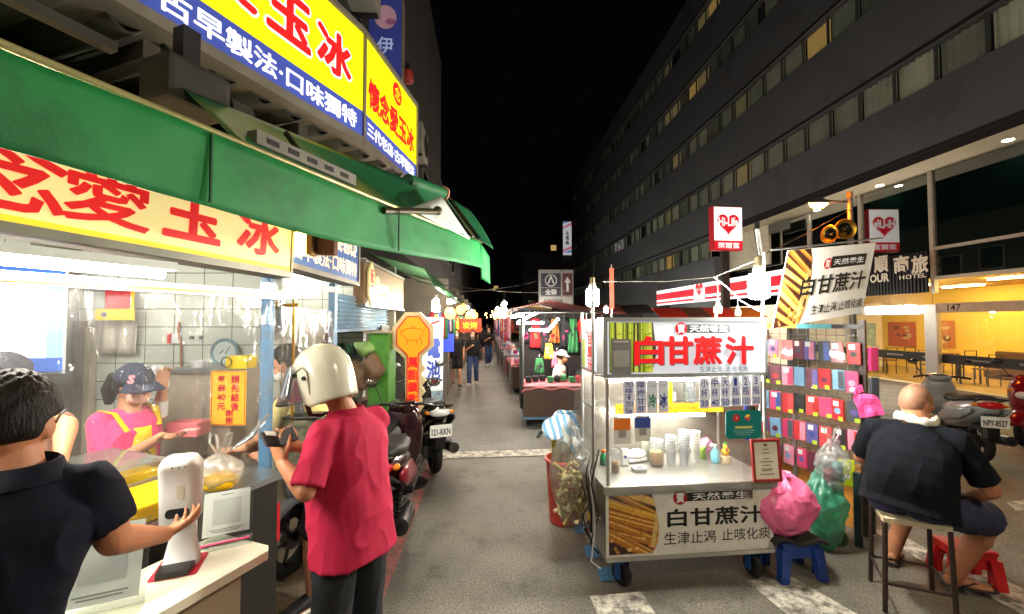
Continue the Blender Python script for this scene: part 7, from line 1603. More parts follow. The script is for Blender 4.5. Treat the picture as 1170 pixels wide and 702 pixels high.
MB().m(mat('dark_yellow_cap', (150, 110, 40), .5)).box((c.x+.055, c.y, c.z), (.035, .085, .14), None, .006).m(mat('brown_bracket', (110, 66, 40), .6)).box((c.x+.13, c.y+.03, c.z+.01), (.11, .06, .14), None, .006).build('bracket', r)
c = onU(378, 280, -1.10); MB().m(mat('white_switchbox', (206, 204, 190), .5)).box(c, (.07, .06, .15), None, .006).build('meter_box', None, 'small white meter box hanging in front of the blue sign', 'box')
c = onU(398, 278, -1.12); MB().m(WHITEP).tube([c+V(-.06, -.1, .05), c+V(-.02, -.02, .06), c+V(.03, .04, .03), c+V(.03, .05, -.06)], .022, 10).build('drain_pipe', None, 'white curved pipe end above the blue sign', 'pipe')
# wooden sign with cut-outs
v0, v1 = wu(onU(417, 310, -1.19)), wu(onU(462, 310, -1.19)); z0, z1 = 2.02, 2.42
r = thing('wooden_sign', 'long wooden shop sign with two cream cut-outs and red characters', 'sign', tuple(U(-1.2, (v0+v1)/2, z0)))
MB().m(mat('old_sign_wood', (126, 96, 66), .6, 0, .25, 3, .2, 40, stretch=(1, .2, 1))).box2((-1.30, v0, z0), (-1.20, v1, z1), FH).build('board', r)
MB().m(mat('grey_sign_rim', (130, 128, 122), .5, .3)).box2((-1.30, v0, z0-.03), (-1.18, v1, z0-.001), FH).box2((-1.30, v0, z1+.001), (-1.18, v1, z1+.03), FH).build('rim', r)
F = FU(-1.16, v0+.15, (z0+z1)/2) ; CRM = mat('cream_cutout', (226, 208, 140), .5, 0, .05, 6, emit=.22)
b = MB().m(CRM).prism([(-.10, -.12), (0, -.22), (.10, -.12), (.10, .12), (0, .22), (-.10, .12)], .02, F, -.02).m(M_REDL).vtext('配鎖', F, .12, .15, .03, .002); b.build('cutout', r)
F = FU(-1.185, v0+.62, (z0+z1)/2-.02)
MB().m(CRM).prism(circ(-.16, .03, .10, 14), .012, F, -.012).prism([(-.07, -.02), (.32, -.02), (.32, .06), (-.07, .06)], .012, F, -.0125).prism([(.12, -.07), (.16, -.0201), (.2, -.07), (.24, -.0201), (.28, -.06), (.31, -.0201)], .012, F, -.012).build('key_cutout', r)
# roller shutter
v0, v1 = 3.50, 5.35
r = thing('roller_shutter', 'half open pale blue roller shutter under the wooden sign', 'shutter', tuple(U(-1.27, 4.4, 1.77)))
MB().m(mat('pale_blue_shutter', (136, 168, 190), .4, .3, .08, 3, dirt=(120, 128, 130), dirts=3)).grid(lambda i, j: U(-1.27+.012*math.sin(j*2*PI*8), v0+(v1-v0)*i, 1.78+.30*j), 2, 64, True, None, .004).build('slats', r)
MB().m(BLUEM).box2((-1.31, v0, 1.755), (-1.24, v1, 1.779), FH).build('bottom_bar', r)
c = onU(428, 333, -1.16); r = thing('fluorescent_lamp', 'short white tube lamp under the wooden sign', 'lamp', tuple(c))
MB().m(lampmat('lit_short_tube', (255, 248, 235), 60)).tube([U(-1.14, wu(c)-.12, c.z), U(-1.14, wu(c)+.2, c.z)], .018, 8).build('tube', r); MB().m(WHITEP).box2((-1.16, wu(c)-.14, c.z+.02), (-1.12, wu(c)+.22, c.z+.04), FH).build('lamp_housing', r)
# key shop interior
MB().m(mat('shop_side_wall', (120, 116, 104), .8, 0, .15, 3)).box2((-3.4, 5.9, 0), (-1.3, 6.0, 2.6), FH).build('shop_wall', None, 'dull wall closing the key shop behind the green cabinet', 'wall')
MB().m(mat('shop_side_wall')).box2((-3.5, 3.4, 0), (-3.4, 5.9, 2.6), FH).build('shop_wall', None, 'dull rear wall inside the key shop', 'wall')
MB().m(mat('shop_ceiling', (90, 88, 80), .8)).box2((-3.4, 3.5, 2.45), (-1.34, 5.9, 2.5), FH).build('shop_ceiling', None, 'dark ceiling of the key shop', 'ceiling')
r = thing('fluorescent_lamp', 'white tube lamp inside the key shop above its shelves', 'lamp', tuple(U(-2.2, 4.4, 2.35)))
MB().m(mat('lit_short_tube')).tube([U(-2.2, 3.9, 2.38), U(-2.2, 5.1, 2.38)], .016, 8).build('tube', r); MB().m(WHITEP).box2((-2.24, 3.85, 2.40), (-2.16, 5.15, 2.44), FH).build('lamp_housing', r)
c = at(437, 423, 4.75); r = thing('green_cabinet', 'narrow green wooden cabinet side beside the key shaped sign', 'cabinet', (c.x, c.y, 0))
MB().m(mat('leaf_green_paint', (70, 130, 44), .5, 0, .1, 4, dirt=(50, 90, 36), dirts=4)).box((c.x, c.y, 1.15), (.22, .3, 1.12), None, .008).build('panel', r); MB().m(WD).box((c.x-.02, c.y, 1.73), (.30, .34, .03), None, .006).build('top', r)
for sx in (-1, 1): MB().m(DARKM).box((c.x+sx*.08, c.y, .29), (.03, .2, .57)).build('leg', r)
c = at(408, 390, 4.9); r = thing('goods_shelf', 'dark shelf with small packets and tools in the key shop', 'shelf', (c.x, c.y, 0))
for z in (1.18, 1.45, 1.72): MB().m(DARKM).box((c.x, c.y, z), (.62, .3, .02)).build('shelf_board', r)
for sx in (-1, 1): MB().m(DARKM).box((c.x+sx*.32, c.y, .9), (.02, .3, 1.8)).build('upright', r)
rn = random.Random(4)
for k in range(9):
    x = c.x-.26+.065*k; z = (1.19, 1.46)[k % 2]; cc = rn.choice([(60, 60, 64), (150, 40, 36), (200, 190, 170), (40, 90, 60), (180, 150, 60)])
    MB().m(mat('packet_%d_%d_%d' % cc, cc, .5)).box((x, c.y-.04, z+.07), (.055, .12, rn.uniform(.09, .15)), None, .004).build('shop_packet', None, f'small packet on the dark key shop shelf, {ORD[k]} from the left', 'packet', 'packets on the key shop shelf')
for k, (px, py, sx, sz, cc, lb) in enumerate(((408, 430, .34, .30, (110, 84, 60), 'brown leather bag on the bench of the key shop'), (426, 422, .22, .34, (96, 72, 50), 'darker brown bundle leaning beside the leather bag'), (416, 398, .20, .16, (126, 160, 90), 'crumpled pale green plastic bag above the brown bag'))):
    c = at(px, py, 4.55); MB().m(mat('shop_bundle_%d' % k, cc, .6, 0, .25, 8, .4, 20)).ell(c, (sx*.5, .14, sz*.5), None, 22, 14, lambda p: p+V(.02*math.sin(p.z*30), 0, .015*math.sin(p.x*40))).build('bundle', None, lb, 'bag')
bx('work_bench', 'low wooden bench at the front of the key shop', 'bench', tuple(U(-1.9, 4.3, .01)), tuple(U(-1.38, 5.2, .95)), mat('worn_bench_wood', (110, 86, 60), .6, 0, .2, 4))
# key shaped sign
KY = 4.75; kc = at(472, 388, KY); F = FC(kc, .12); sc_ = KY/FPX
def kp(pts): return [(x*sc_, -y*sc_) for x, y in pts]
OUT = [(-9, -31), (8, -31), (23, -14), (23, 8), (10, 20), (10, 28), (14, 34), (9, 40), (15, 47), (10, 53), (14, 60), (9, 66), (13, 76), (4, 88), (-8, 84), (-9, 22), (-23, 9), (-23, -14)]
INN = [(-7, -26), (6, -26), (18, -11), (18, 6), (6, 17), (6, 78), (0, 82), (-6, 79), (-6, 18), (-18, 6), (-18, -11)]
OUT = OUT[::-1]; INN = INN[::-1]
r = thing('key_sign', 'big orange key shaped sign with a bull drawing and red characters', 'sign', tuple(kc-UP*.85))
MB().m(mat('cream_key_edge', (206, 186, 140), .45, .2)).prism(kp(OUT), .05, F, -.055).build('key_board', r)
b = MB().m(mat('lit_orange_face', (250, 140, 20), .45, 0, .03, 3, emit=.55)).prism(kp(INN), .004, F, -.0045).m(mat('red_key_rim', (214, 50, 30), .45, emit=.3))
n = len(INN)
for i in range(n):
    a, c = kp([INN[i], INN[(i+1) % n]]); b.tube([(a[0], a[1], .002), (c[0], c[1], .002)], .007, 6, F=F)
DRW = mat('dark_orange_line', (120, 60, 10), .6, 0, 0); b.m(DRW)
for path in ([(-12, -8), (-8, -12), (0, -13), (8, -12), (12, -9), (14, -14)], [(-12, -8), (-15, -11), (-13, -5), (-9, -3)], [(-9, -3), (-6, 2), (-8, 6)], [(-4, 1), (4, 1), (8, -2), (12, -9)], [(8, -2), (10, 4), (8, 6)], [(4, 1), (5, 6)], [(-14, -10), (-11, -12), (-9, -10)], [(-2, -13), (0, -16), (3, -12)]):
    b.tube([(x*sc_, -y*sc_, .003) for x, y in path], .0028, 5, F=F)
b.m(M_REDL)
for ch, y in (('萬', 26), ('能', 40), ('鎖', 54), ('匙', 68)): b.text(ch, F @ T(0, -y*sc_, 0), w=11*sc_, h=12.5*sc_, off=.03, z=.003, keep=False)
b.build('key_face', r)
MB().m(DARKM).cyl(kc+V(-.02, .06, -.8), V(kc.x-.02, kc.y+.06, .006), .02).cyl(V(kc.x-.02, kc.y+.06, .006), V(kc.x-.02, kc.y+.06, .03), .18, n=20).build('stand', r)
c = at(498, 352, 5.6); bulb('shop_lamp', 'bright bulb hanging above the key shaped sign', c, .05, .10, lampmat('lit_shop_bulb', (255, 246, 224), 220), WHITEP, [c+UP*.35])
c = at(493, 412, 6.6); F = FC(c, .35); r = thing('battery_banner', 'upright white banner with blue characters and red stroke behind the key sign', 'banner', tuple(c-UP*.6))
b = MB().m(mat('lit_white_banner', (226, 232, 240), .6, 0, .04, 3, emit=.25)).box((0, .1, 0), (.36, 1.15, .02), F).m(M_SBLUE).vtext('電池', F @ T(.03, .02, 0), .22, .34, .03, .012).m(M_REDL).tube([(-.12, .5, .014), (0, .58, .014), (.12, .62, .014)], .02, 6, F=F).m(mat('pale_photo_print', (150, 170, 190), .6, 0, .5, 12)).box((0, -.62, 0), (.36, .26, .02), F); b.build('banner_face', r)
MB().m(DARKM).cyl(c+V(.1, .05, -.75), V(c.x+.1, c.y+.05, .01), .015).build('pole', r)
# building above the shops
LB = mat('old_dark_facade', (34, 33, 31), .8, 0, .2, 1, .2, 20, dirt=(24, 23, 22), dirts=1)
r = thing('shop_house', 'dark old shop house rising above the left shops', 'building', tuple(U(-3, 10, 3)))
MB().m(LB).box2((-6, 3.6, 3.1), (-1.6, 14, 10.5), FH).box2((-6, 14.01, 2.9), (-1.9, 30, 7.5), FH).box2((-6, 30.01, 2.9), (-2.2, 70, 9), FH).build('wall', r)
rn = random.Random(6)
for k in range(10):
    v = 4.2+1.9*k; z = 4.3+.1*(k % 3); wn = MB().m(mat('dark_window_frame', (90, 88, 82), .6)).box2((-1.6 if v < 13 else -1.9, v, z), (-1.54 if v < 13 else -1.84, v+1.1, z+1.2), FH).build('window', r)
    MB().m(mat('dark_pane', (20, 22, 26), .12, spec=.8)).box2((-1.539 if v < 13 else -1.839, v+.07, z+.07), (-1.53 if v < 13 else -1.83, v+1.03, z+1.13), FH).build('pane', wn)
for k, (v, z) in enumerate(((4.4, 5.3), (6.3, 3.6), (8.2, 5.0), (10.4, 3.8))):
    o = U(-1.40, v, z); rt = thing('air_conditioner', ['dusty air conditioner box high beside the blue vertical sign', 'dusty air conditioner box just above the green tarpaulin', 'dusty air conditioner box farther along on the upper floor', 'lowest far air conditioner box over the lane shops'][k], 'air conditioner', tuple(o)); F = frame(o, UR, UD, UP)
    MB(F).m(mat('dusty_ac_case', (136, 134, 124), .6, 0, .2, 5)).box((0, 0, .3), (.32, .8, .58), None, .02).build('case', rt); MB(F).m(DARKM).cyl((.162, .1, .3), (.17, .1, .3), .22, n=24).build('fan_grille', rt); [MB(F).m(DARKM).box((-.05, y, -.02), (.4, .04, .04)).build('bracket', rt) for y in (-.3, .3)]
r = thing('vertical_sign', 'upright dark blue sign with a pale face print jutting out high on the left', 'sign', tuple(at(441, 100, 5.0)))
a0, a1 = at(424, 2, 5.0), at(459, 100, 5.0); F = FC(V((a0.x+a1.x)/2, 5.0, (a0.z+a1.z)/2), .10); w_, h_ = a1.x-a0.x, a0.z-a1.z
b = MB().m(mat('dim_blue_sign', (52, 62, 140), .5, 0, .15, 2, emit=.20)).box((0, 0, 0), (w_, h_, .14), F).m(mat('pale_face_print', (190, 150, 170), .5, 0, .1, 6, emit=.12))
b.prism(circ(.0, h_*.27, w_*.34, 20, w_*.38), .001, F, .0705).m(mat('rose_print', (150, 90, 130), .5, emit=.1)).prism(circ(.06, h_*.22, w_*.16, 14, w_*.10), .001, F, .072).m(mat('pale_blue_letters', (170, 190, 236), .5, emit=.3)).vtext('伊人', F @ T(0, -h_*.17, 0), w_*.5, h_*.22, .01, .0715); b.build('sign_face', r)
MB().m(M_ALU).box((w_/2+.008, 0, 0), (.014, h_+.02, .15), F).build('sign_edge', r)
bulb('red_lantern', 'small dull red lantern on the dark facade under the blue vertical sign', at(466, 88, 5.2), .07, .15, mat('dull_red_lantern', (130, 30, 26), .6, emit=.08), DARKM)
# left awnings further on
for k, (v, c, lab) in enumerate(((5.2, (60, 110, 70), 'small faded green awning past the long green one'), (7.4, (120, 140, 110), 'pale green scalloped canopy over the far left shops'), (10.5, (70, 96, 84), 'dull teal canopy farther down the left row'), (15, (130, 96, 60), 'brown canopy far down the left row'), (21, (84, 90, 96), 'grey canopy at the far left end of the row'))):
    L_ = 1.9 if k < 2 else 3.6
    MB().m(mat('left_canopy_%d' % k, c, .6, 0, .15, 3)).grid(lambda i, j: U(-1.5+(.95-.06*k)*j, v+L_*i, 2.68-.25*j-(0 if j < .85 else .16*(1+.3*abs(math.sin(i*L_*12))))), 48, 8, True, None, .006).build('shop_canopy', None, lab, 'awning')
def bulbset(pts, group, labf, e, r_=.05, L_=.1, col=(255, 246, 226)):
    proto = None
    for k, p in enumerate(pts):
        if proto is None: proto = bulb('market_bulb', labf(k), V(0, 0, 0), r_, L_, lampmat('lit_market_bulb_%s' % group.replace(' ', '_'), col, e), WHITEP, [V(0, 0, .35)]); tag(proto, group=group); proto.location = p
        else: copy_tree(proto, p, None, labf(k))
bulbset([U(-.78+.05*(k % 2), 6.3+1.7*k, 2.12+.1*(k % 3)) for k in range(10)], 'bulbs over the left shops', lambda k: f'bright bulb over the left shops, {ORD[k]} one along the lane', 150)
# shop fronts of the left row
GC = [(190, 40, 50), (40, 70, 140), (230, 200, 60), (60, 130, 80), (210, 120, 150), (230, 226, 216), (40, 40, 44), (160, 100, 50), (120, 160, 190), (180, 60, 120)]
GN = ['red', 'blue', 'yellow', 'green', 'pink', 'white', 'black', 'brown', 'pale blue', 'purple']
def garment(F, w_, h_, ci, lab, grp, kind=0):
    m = mat('garment_%d' % ci, GC[ci], .85, 0, .2, 9); m2 = mat('garment_print_%d' % ((ci+3) % 10), GC[(ci+3) % 10], .8); rg = random.Random(len(lab)+int(w_*1000)+int(h_*1000)); p0 = rg.uniform(0, 6); b = MB().m(m)
    def fold(i, j): return .014*math.sin(i*17+p0+j*2)*(.3+j)+.006*math.sin(i*41+p0)
    if kind == 0:
        b.grid(lambda i, j: ((i-.5)*w_*(.62+.1*j), -h_*j+.02*math.sin(i*PI)*(1-j), .05*math.sin(i*PI)+fold(i, j)), 16, 8, True, F, .012)
        for sg in (-1, 1): b.grid(lambda i, j: (sg*w_*(.27+.26*i), -h_*.36*i-.0-.22*h_*j*(1-.15*i), .03+.012*math.sin(j*9+p0)), 4, 4, True, F, .03)
    else: b.grid(lambda i, j: ((i-.5)*w_*(.55+.45*j**.7), -h_*j-.02*abs(math.sin(i*9+p0))*(j > .95), .045*math.sin(i*PI)+fold(i, j)*1.4), 18, 8, True, F, .012)
    if rg.random() < .6:
        b.m(m2)
        for q in range(rg.randrange(2, 6)): b.prism(circ(rg.uniform(-.22, .22)*w_, -h_*rg.uniform(.25, .85), rg.uniform(.015, .045), 8, rg.uniform(.015, .05)), .004, F, .064)
    b.m(STEEL).tube([(0, .02, .02), (0, .06, .0), (.02, .075, 0)], .004, 5, F=F)
    return b.build(('hanging_shirt', 'hanging_cloth')[min(kind, 1)], None, lab, ('shirt', 'cloth')[min(kind, 1)], grp)
rn = random.Random(31)
for k in range(5):
    v = 7.2+3.4*k; nm = ['nearest', 'second', 'third', 'fourth', 'last'][k]
    r = thing('open_shop', f'{nm} open shop front of the left row with shelves of goods', 'shop', tuple(U(-1.6, v+1.5, 0)))
    MB().m(mat('shop_back_%d' % (k % 3), [(150, 140, 124), (120, 130, 140), (160, 120, 96)][k % 3], .7, 0, .2, 2)).box2((-2.5, v, 0), (-2.4, v+3.3, 2.9), FH).build('back_wall', r)
    MB().m(mat('shop_side_wall')).box2((-2.39, v+3.3, 0), (-1.0, v+3.38, 2.9), FH).build('side_wall', r)
    MB().m(STEEL).box2((-1.6, v+.1, .05), (-1.0, v+3.2, .8), FH, .01).build('counter', r)
    for z in (1.1, 1.45, 1.8): MB().m(DARKM).box2((-2.38, v+.1, z), (-1.9, v+3.2, z+.03), FH).build('shelf', r)
    for q in range(8):
        ci = rn.randrange(10); garment(frame(U(-1.02+.02*(q % 3), v+.25+.4*q, 2.0-.05*(q % 2)), UD, UP), .30, rn.uniform(.35, .6), ci, f'{GN[ci]} item hanging {ORD[q]} along the {nm} left shop front', 'goods hanging along the left shops', rn.choice((0, 1, 1)))
for k, (px, py, Y, c, lab) in enumerate(((520, 372, 12.5, (255, 150, 30), 'glowing orange lantern over the walking couple'), (511, 392, 9.5, (60, 80, 230), 'small blue lit sign beside the left pedestrian'))):
    p = at(px, py, Y)
    if k == 0: bulb('paper_lantern', lab, p, .11, .26, lampmat('lit_orange_paper', c, 3.5), DARKM, [p+UP*.6])
    else: MB().m(mat('lit_blue_plate', c, .5, 0, .2, 8, emit=1.6)).box(p, (.3, .05, .4), None, .02).build('lit_plate', None, lab, 'sign')
p = at(537, 372, 14); MB().m(mat('lit_red_orange_sign', (240, 60, 30), .5, 0, .1, 5, emit=1.0)).box(p, (.75, .06, .45), None, .01).m(M_GOLD).text('炭烤', FC(p+V(0, -.031, 0)), w=.5, h=.26, off=.02, z=.002).build('hanging_sign', None, 'small red orange sign hanging over the lane behind the couple', 'sign')
# ================================================================ right row of stalls
def stall(v, u0, u1, L_, idx, roofc):
    nm = ['nearest', 'second', 'third', 'fourth', 'fifth', 'sixth', 'seventh'][idx]
    r = thing('market_stall', f'{nm} stall of the right row with a cloth roof and hanging goods', 'stall', tuple(U((u0+u1)/2, v+L_/2, 0)))
    MB().m(mat('stall_roof_%d' % idx, roofc, .7, 0, .15, 3)).grid(lambda i, j: U(u0-.1+(u1-u0+.2)*i, v-.1+L_*j, 2.14+.24*(1-abs(2*i-1))-(.0 if 0 < i < 1 else .12)), 16, 6, False, None, .01).build('roof', r)
    for du in (u0, u1):
        for dv_ in (v, v+L_-.2): MB().m(STEEL).cyl(U(du, dv_, 0), U(du, dv_, 2.12), .018, n=8).build('pole', r)
    MB().m(mat('stall_backcloth_%d' % (idx % 3), [(52, 46, 44), (70, 40, 44), (40, 46, 60)][idx % 3], .8, 0, .3, 6)).grid(lambda i, j: U(u1-.02+.02*math.sin(i*40), v+(L_-.2)*i, .3+1.75*j), 40, 2, True, None, .006).build('back_cloth', r)
    MB().m(mat('stall_table_%d' % idx, [(66, 52, 44), (120, 40, 50), (60, 60, 70), (96, 80, 60)][idx % 4], .6, 0, .1)).box2((u0+.06, v+.1, .12), (u0+.75, v+L_-.35, .72), FH, .01).build('counter', r)
    MB().m(mat('stall_cloth_%d' % (idx % 2), [(216, 130, 140), (170, 180, 200)][idx % 2], .8, 0, .1)).grid(lambda i, j: U(u0+.02+.77*i, v+.05+(L_-.35)*j, .745-(.05 if (i in (0, 1) or j in (0, 1)) else 0)), 8, 8, True, None, .008).build('table_cloth', r)
    for q in range(1):
        MB().m(TUBE2).tube([U(u0+.15, v+.2+q*.9, 2.02-.02*q), U(u0+.95, v+.3+q*.9, 2.02+.03*q)], .010, 8).build('tube_lamp', r)
    rn = random.Random(idx*5+1)
    for q in range(7):
        ci = rn.choice((6, 0, 4, 6, 7, 5, 9, 1)); garment(frame(U(u0+.02, v+.25+q*(L_-.5)/7, 1.95), -UD, UP), .26, rn.uniform(.3, .75), ci, f'{GN[ci]} item hanging {ORD[q]} along the lane side of the {nm} right stall', 'goods hanging on the right stalls', rn.choice((0, 1)))
    for q in range(6):
        ci = rn.choice((6, 0, 4, 3, 7, 5, 2, 8)); garment(frame(U(u0+.35+.27*q, v+L_-.5, 1.9-.03*(q % 2)), UR, UP), .24, rn.uniform(.35, .7), ci, f'{GN[ci]} item hanging {ORD[q]} across the back of the {nm} right stall', 'goods hanging on the right stalls', rn.choice((0, 1, 0)))
    for q in range(6):
        ci = rn.randrange(10); o = U(u0+.2+.2*(q % 3), v+.25+.42*(q//2), .76); MB().m(mat('garment_%d' % ci)).box(o+UP*.06, (.14, .12, .12), RZ(0), .02).build('folded_goods', None, f'{GN[ci]} folded goods on the counter of the {nm} right stall, pile {ORD[q]}', 'goods', 'goods on the right stalls')
TUBE2 = lampmat('lit_stall_tube', (255, 244, 226), 190)
for k, (v, u0, u1, L_, c) in enumerate(((10.6, .55, 2.6, 2.9, (120, 50, 46)), (13.8, .5, 2.5, 3.0, (150, 120, 60)), (17.2, .45, 2.5, 3.2, (60, 80, 110)), (20.8, .45, 2.5, 3.4, (130, 60, 50)), (24.6, .4, 2.5, 3.6, (90, 90, 96)), (28.6, .4, 2.5, 4, (150, 130, 90)))): stall(v, u0, u1, L_, k, c)
# brown cart with its tube lamps
o = G(598, 478, .15); r = thing('brown_cart', 'brown boxed handcart with a pink cloth top and crossed tube lamps', 'cart', (o.x, o.y, 0))
MB().m(mat('brown_cart_panel', (78, 60, 50), .55, 0, .12, 3)).box2((o.x, o.y, .17), (o.x+1.25, o.y+.75, .70)).build('box', r)
MB().m(BLUEM).box2((o.x-.02, o.y-.02, .13), (o.x+1.27, o.y+.77, .168)).build('chassis', r)
MB().m(mat('pink_cart_cloth', (216, 120, 130), .8, 0, .1, 6)).grid(lambda i, j: V(o.x-.03+1.31*i, o.y-.03+.8*j, .735-(.07+.02*math.sin(i*20) if j == 0 else 0)-(.07 if i in (0, 1) else 0)), 20, 6, True, None, .008).build('cloth_top', r)
for x, y in ((.08, .08), (1.15, .08), (.08, .68), (1.15, .68)): MB().m(RUBBER).torus((o.x+x, o.y+y, .085), .06, .024, None, 20, 8, 'X').build('wheel', r)
for x, y in ((0, 0), (1.25, 0), (0, .75), (1.25, .75)): MB().m(STEEL).cyl((o.x+x, o.y+y, .74), (o.x+x, o.y+y, 2.0), .012, n=8).build('pole', r)
MB().m(mat('dark_green_curtain', (50, 62, 60), .85, 0, .15, 6)).grid(lambda i, j: V(o.x-.03+.02*math.sin(i*30), o.y+.75*i+.2*i, .3+1.6*j), 26, 3, True, None, .006).build('side_curtain', r)
MB().m(mat('dark_cart_roof', (40, 40, 44), .7)).box2((o.x-.1, o.y-.1, 2.0), (o.x+1.4, o.y+1.6, 2.03)).build('roof', r)
tz = 1.93
for a, c in (((591, 369), (621, 369)), ((592, 368), (614, 357)), ((605, 377), (627, 378)), ((627, 377), (638, 364))):
    MB().m(TUBE2).tube([at(a[0], a[1], o.y+.3), at(c[0], c[1], o.y+.3)], .02, 8).build('tube_lamp', r)
rn = random.Random(2)
for k in range(9):
    ci = rn.choice((6, 6, 3, 4, 0)); MB().m(mat('garment_%d' % ci)).box((o.x+.1+.13*k, o.y+.2+.1*(k % 3), .80), (.11, .16, .10), None, .02).build('folded_goods', None, f'{GN[ci]} folded goods on the pink cloth of the brown cart, {ORD[k]} from the left', 'goods', 'goods on the brown cart')
for k in range(9):
    ci = (6, 0, 6, 7, 6, 3, 0, 4, 6)[k]; garment(FC(V(o.x+.1+.2*k, o.y+1.5, 1.9)), .24, .5+.1*(k % 3), ci, f'{GN[ci]} item hanging behind the brown cart, {ORD[k]} from the left', 'items behind the brown cart', (0, 1)[k % 2])
bx('dark_backdrop_cloth', 'dark cloth wall behind the items of the brown cart', 'cloth', (o.x+.0, o.y+1.58, .2), (o.x+2.6, o.y+1.60, 2.0), mat('dark_cloth', (36, 32, 34), .9), 0)
for k, (px, py, ci, lb) in enumerate(((636, 408, 4, 'pink bag hanging right of the seated seller'), (627, 398, 2, 'yellow toy hanging above the seated seller'), (616, 415, 3, 'green sack behind the seated seller'))):
    garment(FC(at(px, py-6, 8.4)), .2, .3, ci, lb, None, 1)
# low awnings between the row and the store, a second column of stalls behind the cart
for k, (px, c) in enumerate(((655, (60, 50, 50)), (690, (90, 40, 38)), (725, (50, 50, 56)))):
    a, c_ = at(px-22, 352, 13+k), at(px+26, 350, 13+k)
    MB().m(mat('mid_awning_%d' % k, c, .7, 0, .2, 3)).grid(lambda i, j: a.lerp(c_, i)+V(0, 1.2*(1-j), -.35*j+.1), 8, 4, True, None, .01).build('market_awning', None, ['dim brown awning behind the left post of the juice cart', 'dark red awning behind the juice cart sign', 'grey awning behind the middle of the juice cart sign'][k], 'awning')
for k, px in enumerate((650, 664, 858)):
    c = at(px, 400, 11+k*.3); r = thing('clothes_rack', ['rack of clothes seen past the left side of the juice cart', 'second rack of clothes close to the cart post', 'rack of clothes seen at the right side of the cart'][k], 'rack', (c.x, c.y, 0))
    MB().m(STEEL).cyl((c.x-.5, c.y, 1.6), (c.x+.5, c.y, 1.6), .015).cyl((c.x-.5, c.y, 0), (c.x-.5, c.y, 1.6), .015).cyl((c.x+.5, c.y, 0), (c.x+.5, c.y, 1.6), .015).build('rail', r)
    for q in range(6):
        ci = (q*3+k) % 10; garment(FC(V(c.x-.4+.16*q, c.y, 1.58), .5), .3, .7, ci, f'{GN[ci]} shirt on the {("first", "second", "third")[k]} clothes rack past the cart, {ORD[q]} from the left', 'shirts on the racks')
# red lit ornament and lantern string by the cart
MB().m(mat('lit_red_ornament', (230, 30, 30), .5, emit=1.2)).prism(heart(.22), .03, FC(at(657, 378, 9))).build('red_ornament', None, 'small glowing red heart ornament behind the cart post', 'ornament')
p = at(699, 330, 5.2); MB().m(mat('orange_red_strip', (230, 70, 30), .5, emit=.6)).box(p, (.05, .02, .50)).m(STEEL).cyl(p+V(0, .02, -2.1), p+V(0, .02, .3), .01).build('flag_strip', None, 'narrow orange red banner strip rising behind the cart sign', 'banner')
# far lights of the market
bulbset([U(.35+.12*(k % 3), 9.6+2.4*k, 2.22+.12*(k % 2)) for k in range(12)], 'bulbs over the right stalls', lambda k: f'bright bulb over the right stalls, {ORD[k]} one along the lane', 130)
bulbset([U(-.2+.5*(k % 3), 30+4*k, 2.3+.3*(k % 2)) for k in range(8)], 'far bulbs', lambda k: f'tiny far bulb at the end of the lane, {ORD[k]} by distance', 24, .05, .10, (255, 176, 90))
# far signs and buildings
c = at(635, 332, 30); r = thing('supermarket_sign', 'big grey two part sign board with a white emblem and arrow', 'sign', (c.x, c.y, 0)); w_, h_ = 2.5, 2.95; F = FC(c, .06)
DP = mat('dim_purple_plate', (58, 58, 76), .5, emit=.06); PW = mat('dim_white_print', (206, 206, 206), .5, emit=.16)
MB().m(mat('pale_sign_panel', (150, 150, 150), .5, 0, .05, emit=.07)).box((0, 0, 0), (w_, h_, .3), F, .03).build('board', r)
b = MB().m(DP).box((-.37, .70, .152), (1.42, 1.0, .004), F).box((-.37, -.12, .152), (1.42, .55, .004), F).m(mat('dim_maroon_plate', (92, 50, 60), .5, emit=.06)).box((.82, .42, .152), (.72, 1.6, .004), F)
b.m(PW).torus((0, 0, 0), .40, .035, F @ T(-.37, .70, .155), 30, 6).prism([(-.62, .48), (-.50, .48), (-.37, .86), (-.24, .48), (-.12, .48), (-.33, 1.02), (-.41, 1.02)], .004, F, .155).prism([(.74, -.1), (.90, -.1), (.90, .55), (1.05, .55), (.82, .98), (.59, .55), (.74, .55)], .004, F, .155)
b.text('全聯', F @ T(-.37, -.12, 0), w=1.05, h=.42, off=.02, z=.157).m(mat('pale_sign_strip', (172, 170, 168), .5, emit=.08)).box((0, -.95, .152), (2.3, .9, .004), F).m(DP).text('COFFEE', F @ T(-.2, -.80, 0), w=1.5, h=.3, off=.02, z=.157).box((-.2, -1.12, .156), (1.5, .10, .003), F).build('sign_face', r)
MB().m(DARKM).box((c.x-.9, c.y+.1, (c.z-1.5)/2), (.2, .2, c.z-1.5)).box((c.x+.9, c.y+.1, (c.z-1.5)/2), (.2, .2, c.z-1.5)).build('post', r)
c = at(648, 275, 44); r = thing('vertical_sign', 'narrow lit vertical sign with pink and blue swirls on the far end of the hotel', 'sign', tuple(c-UP*2)); w_, h_ = 1.0, 4.2; F = FC(c, .04)
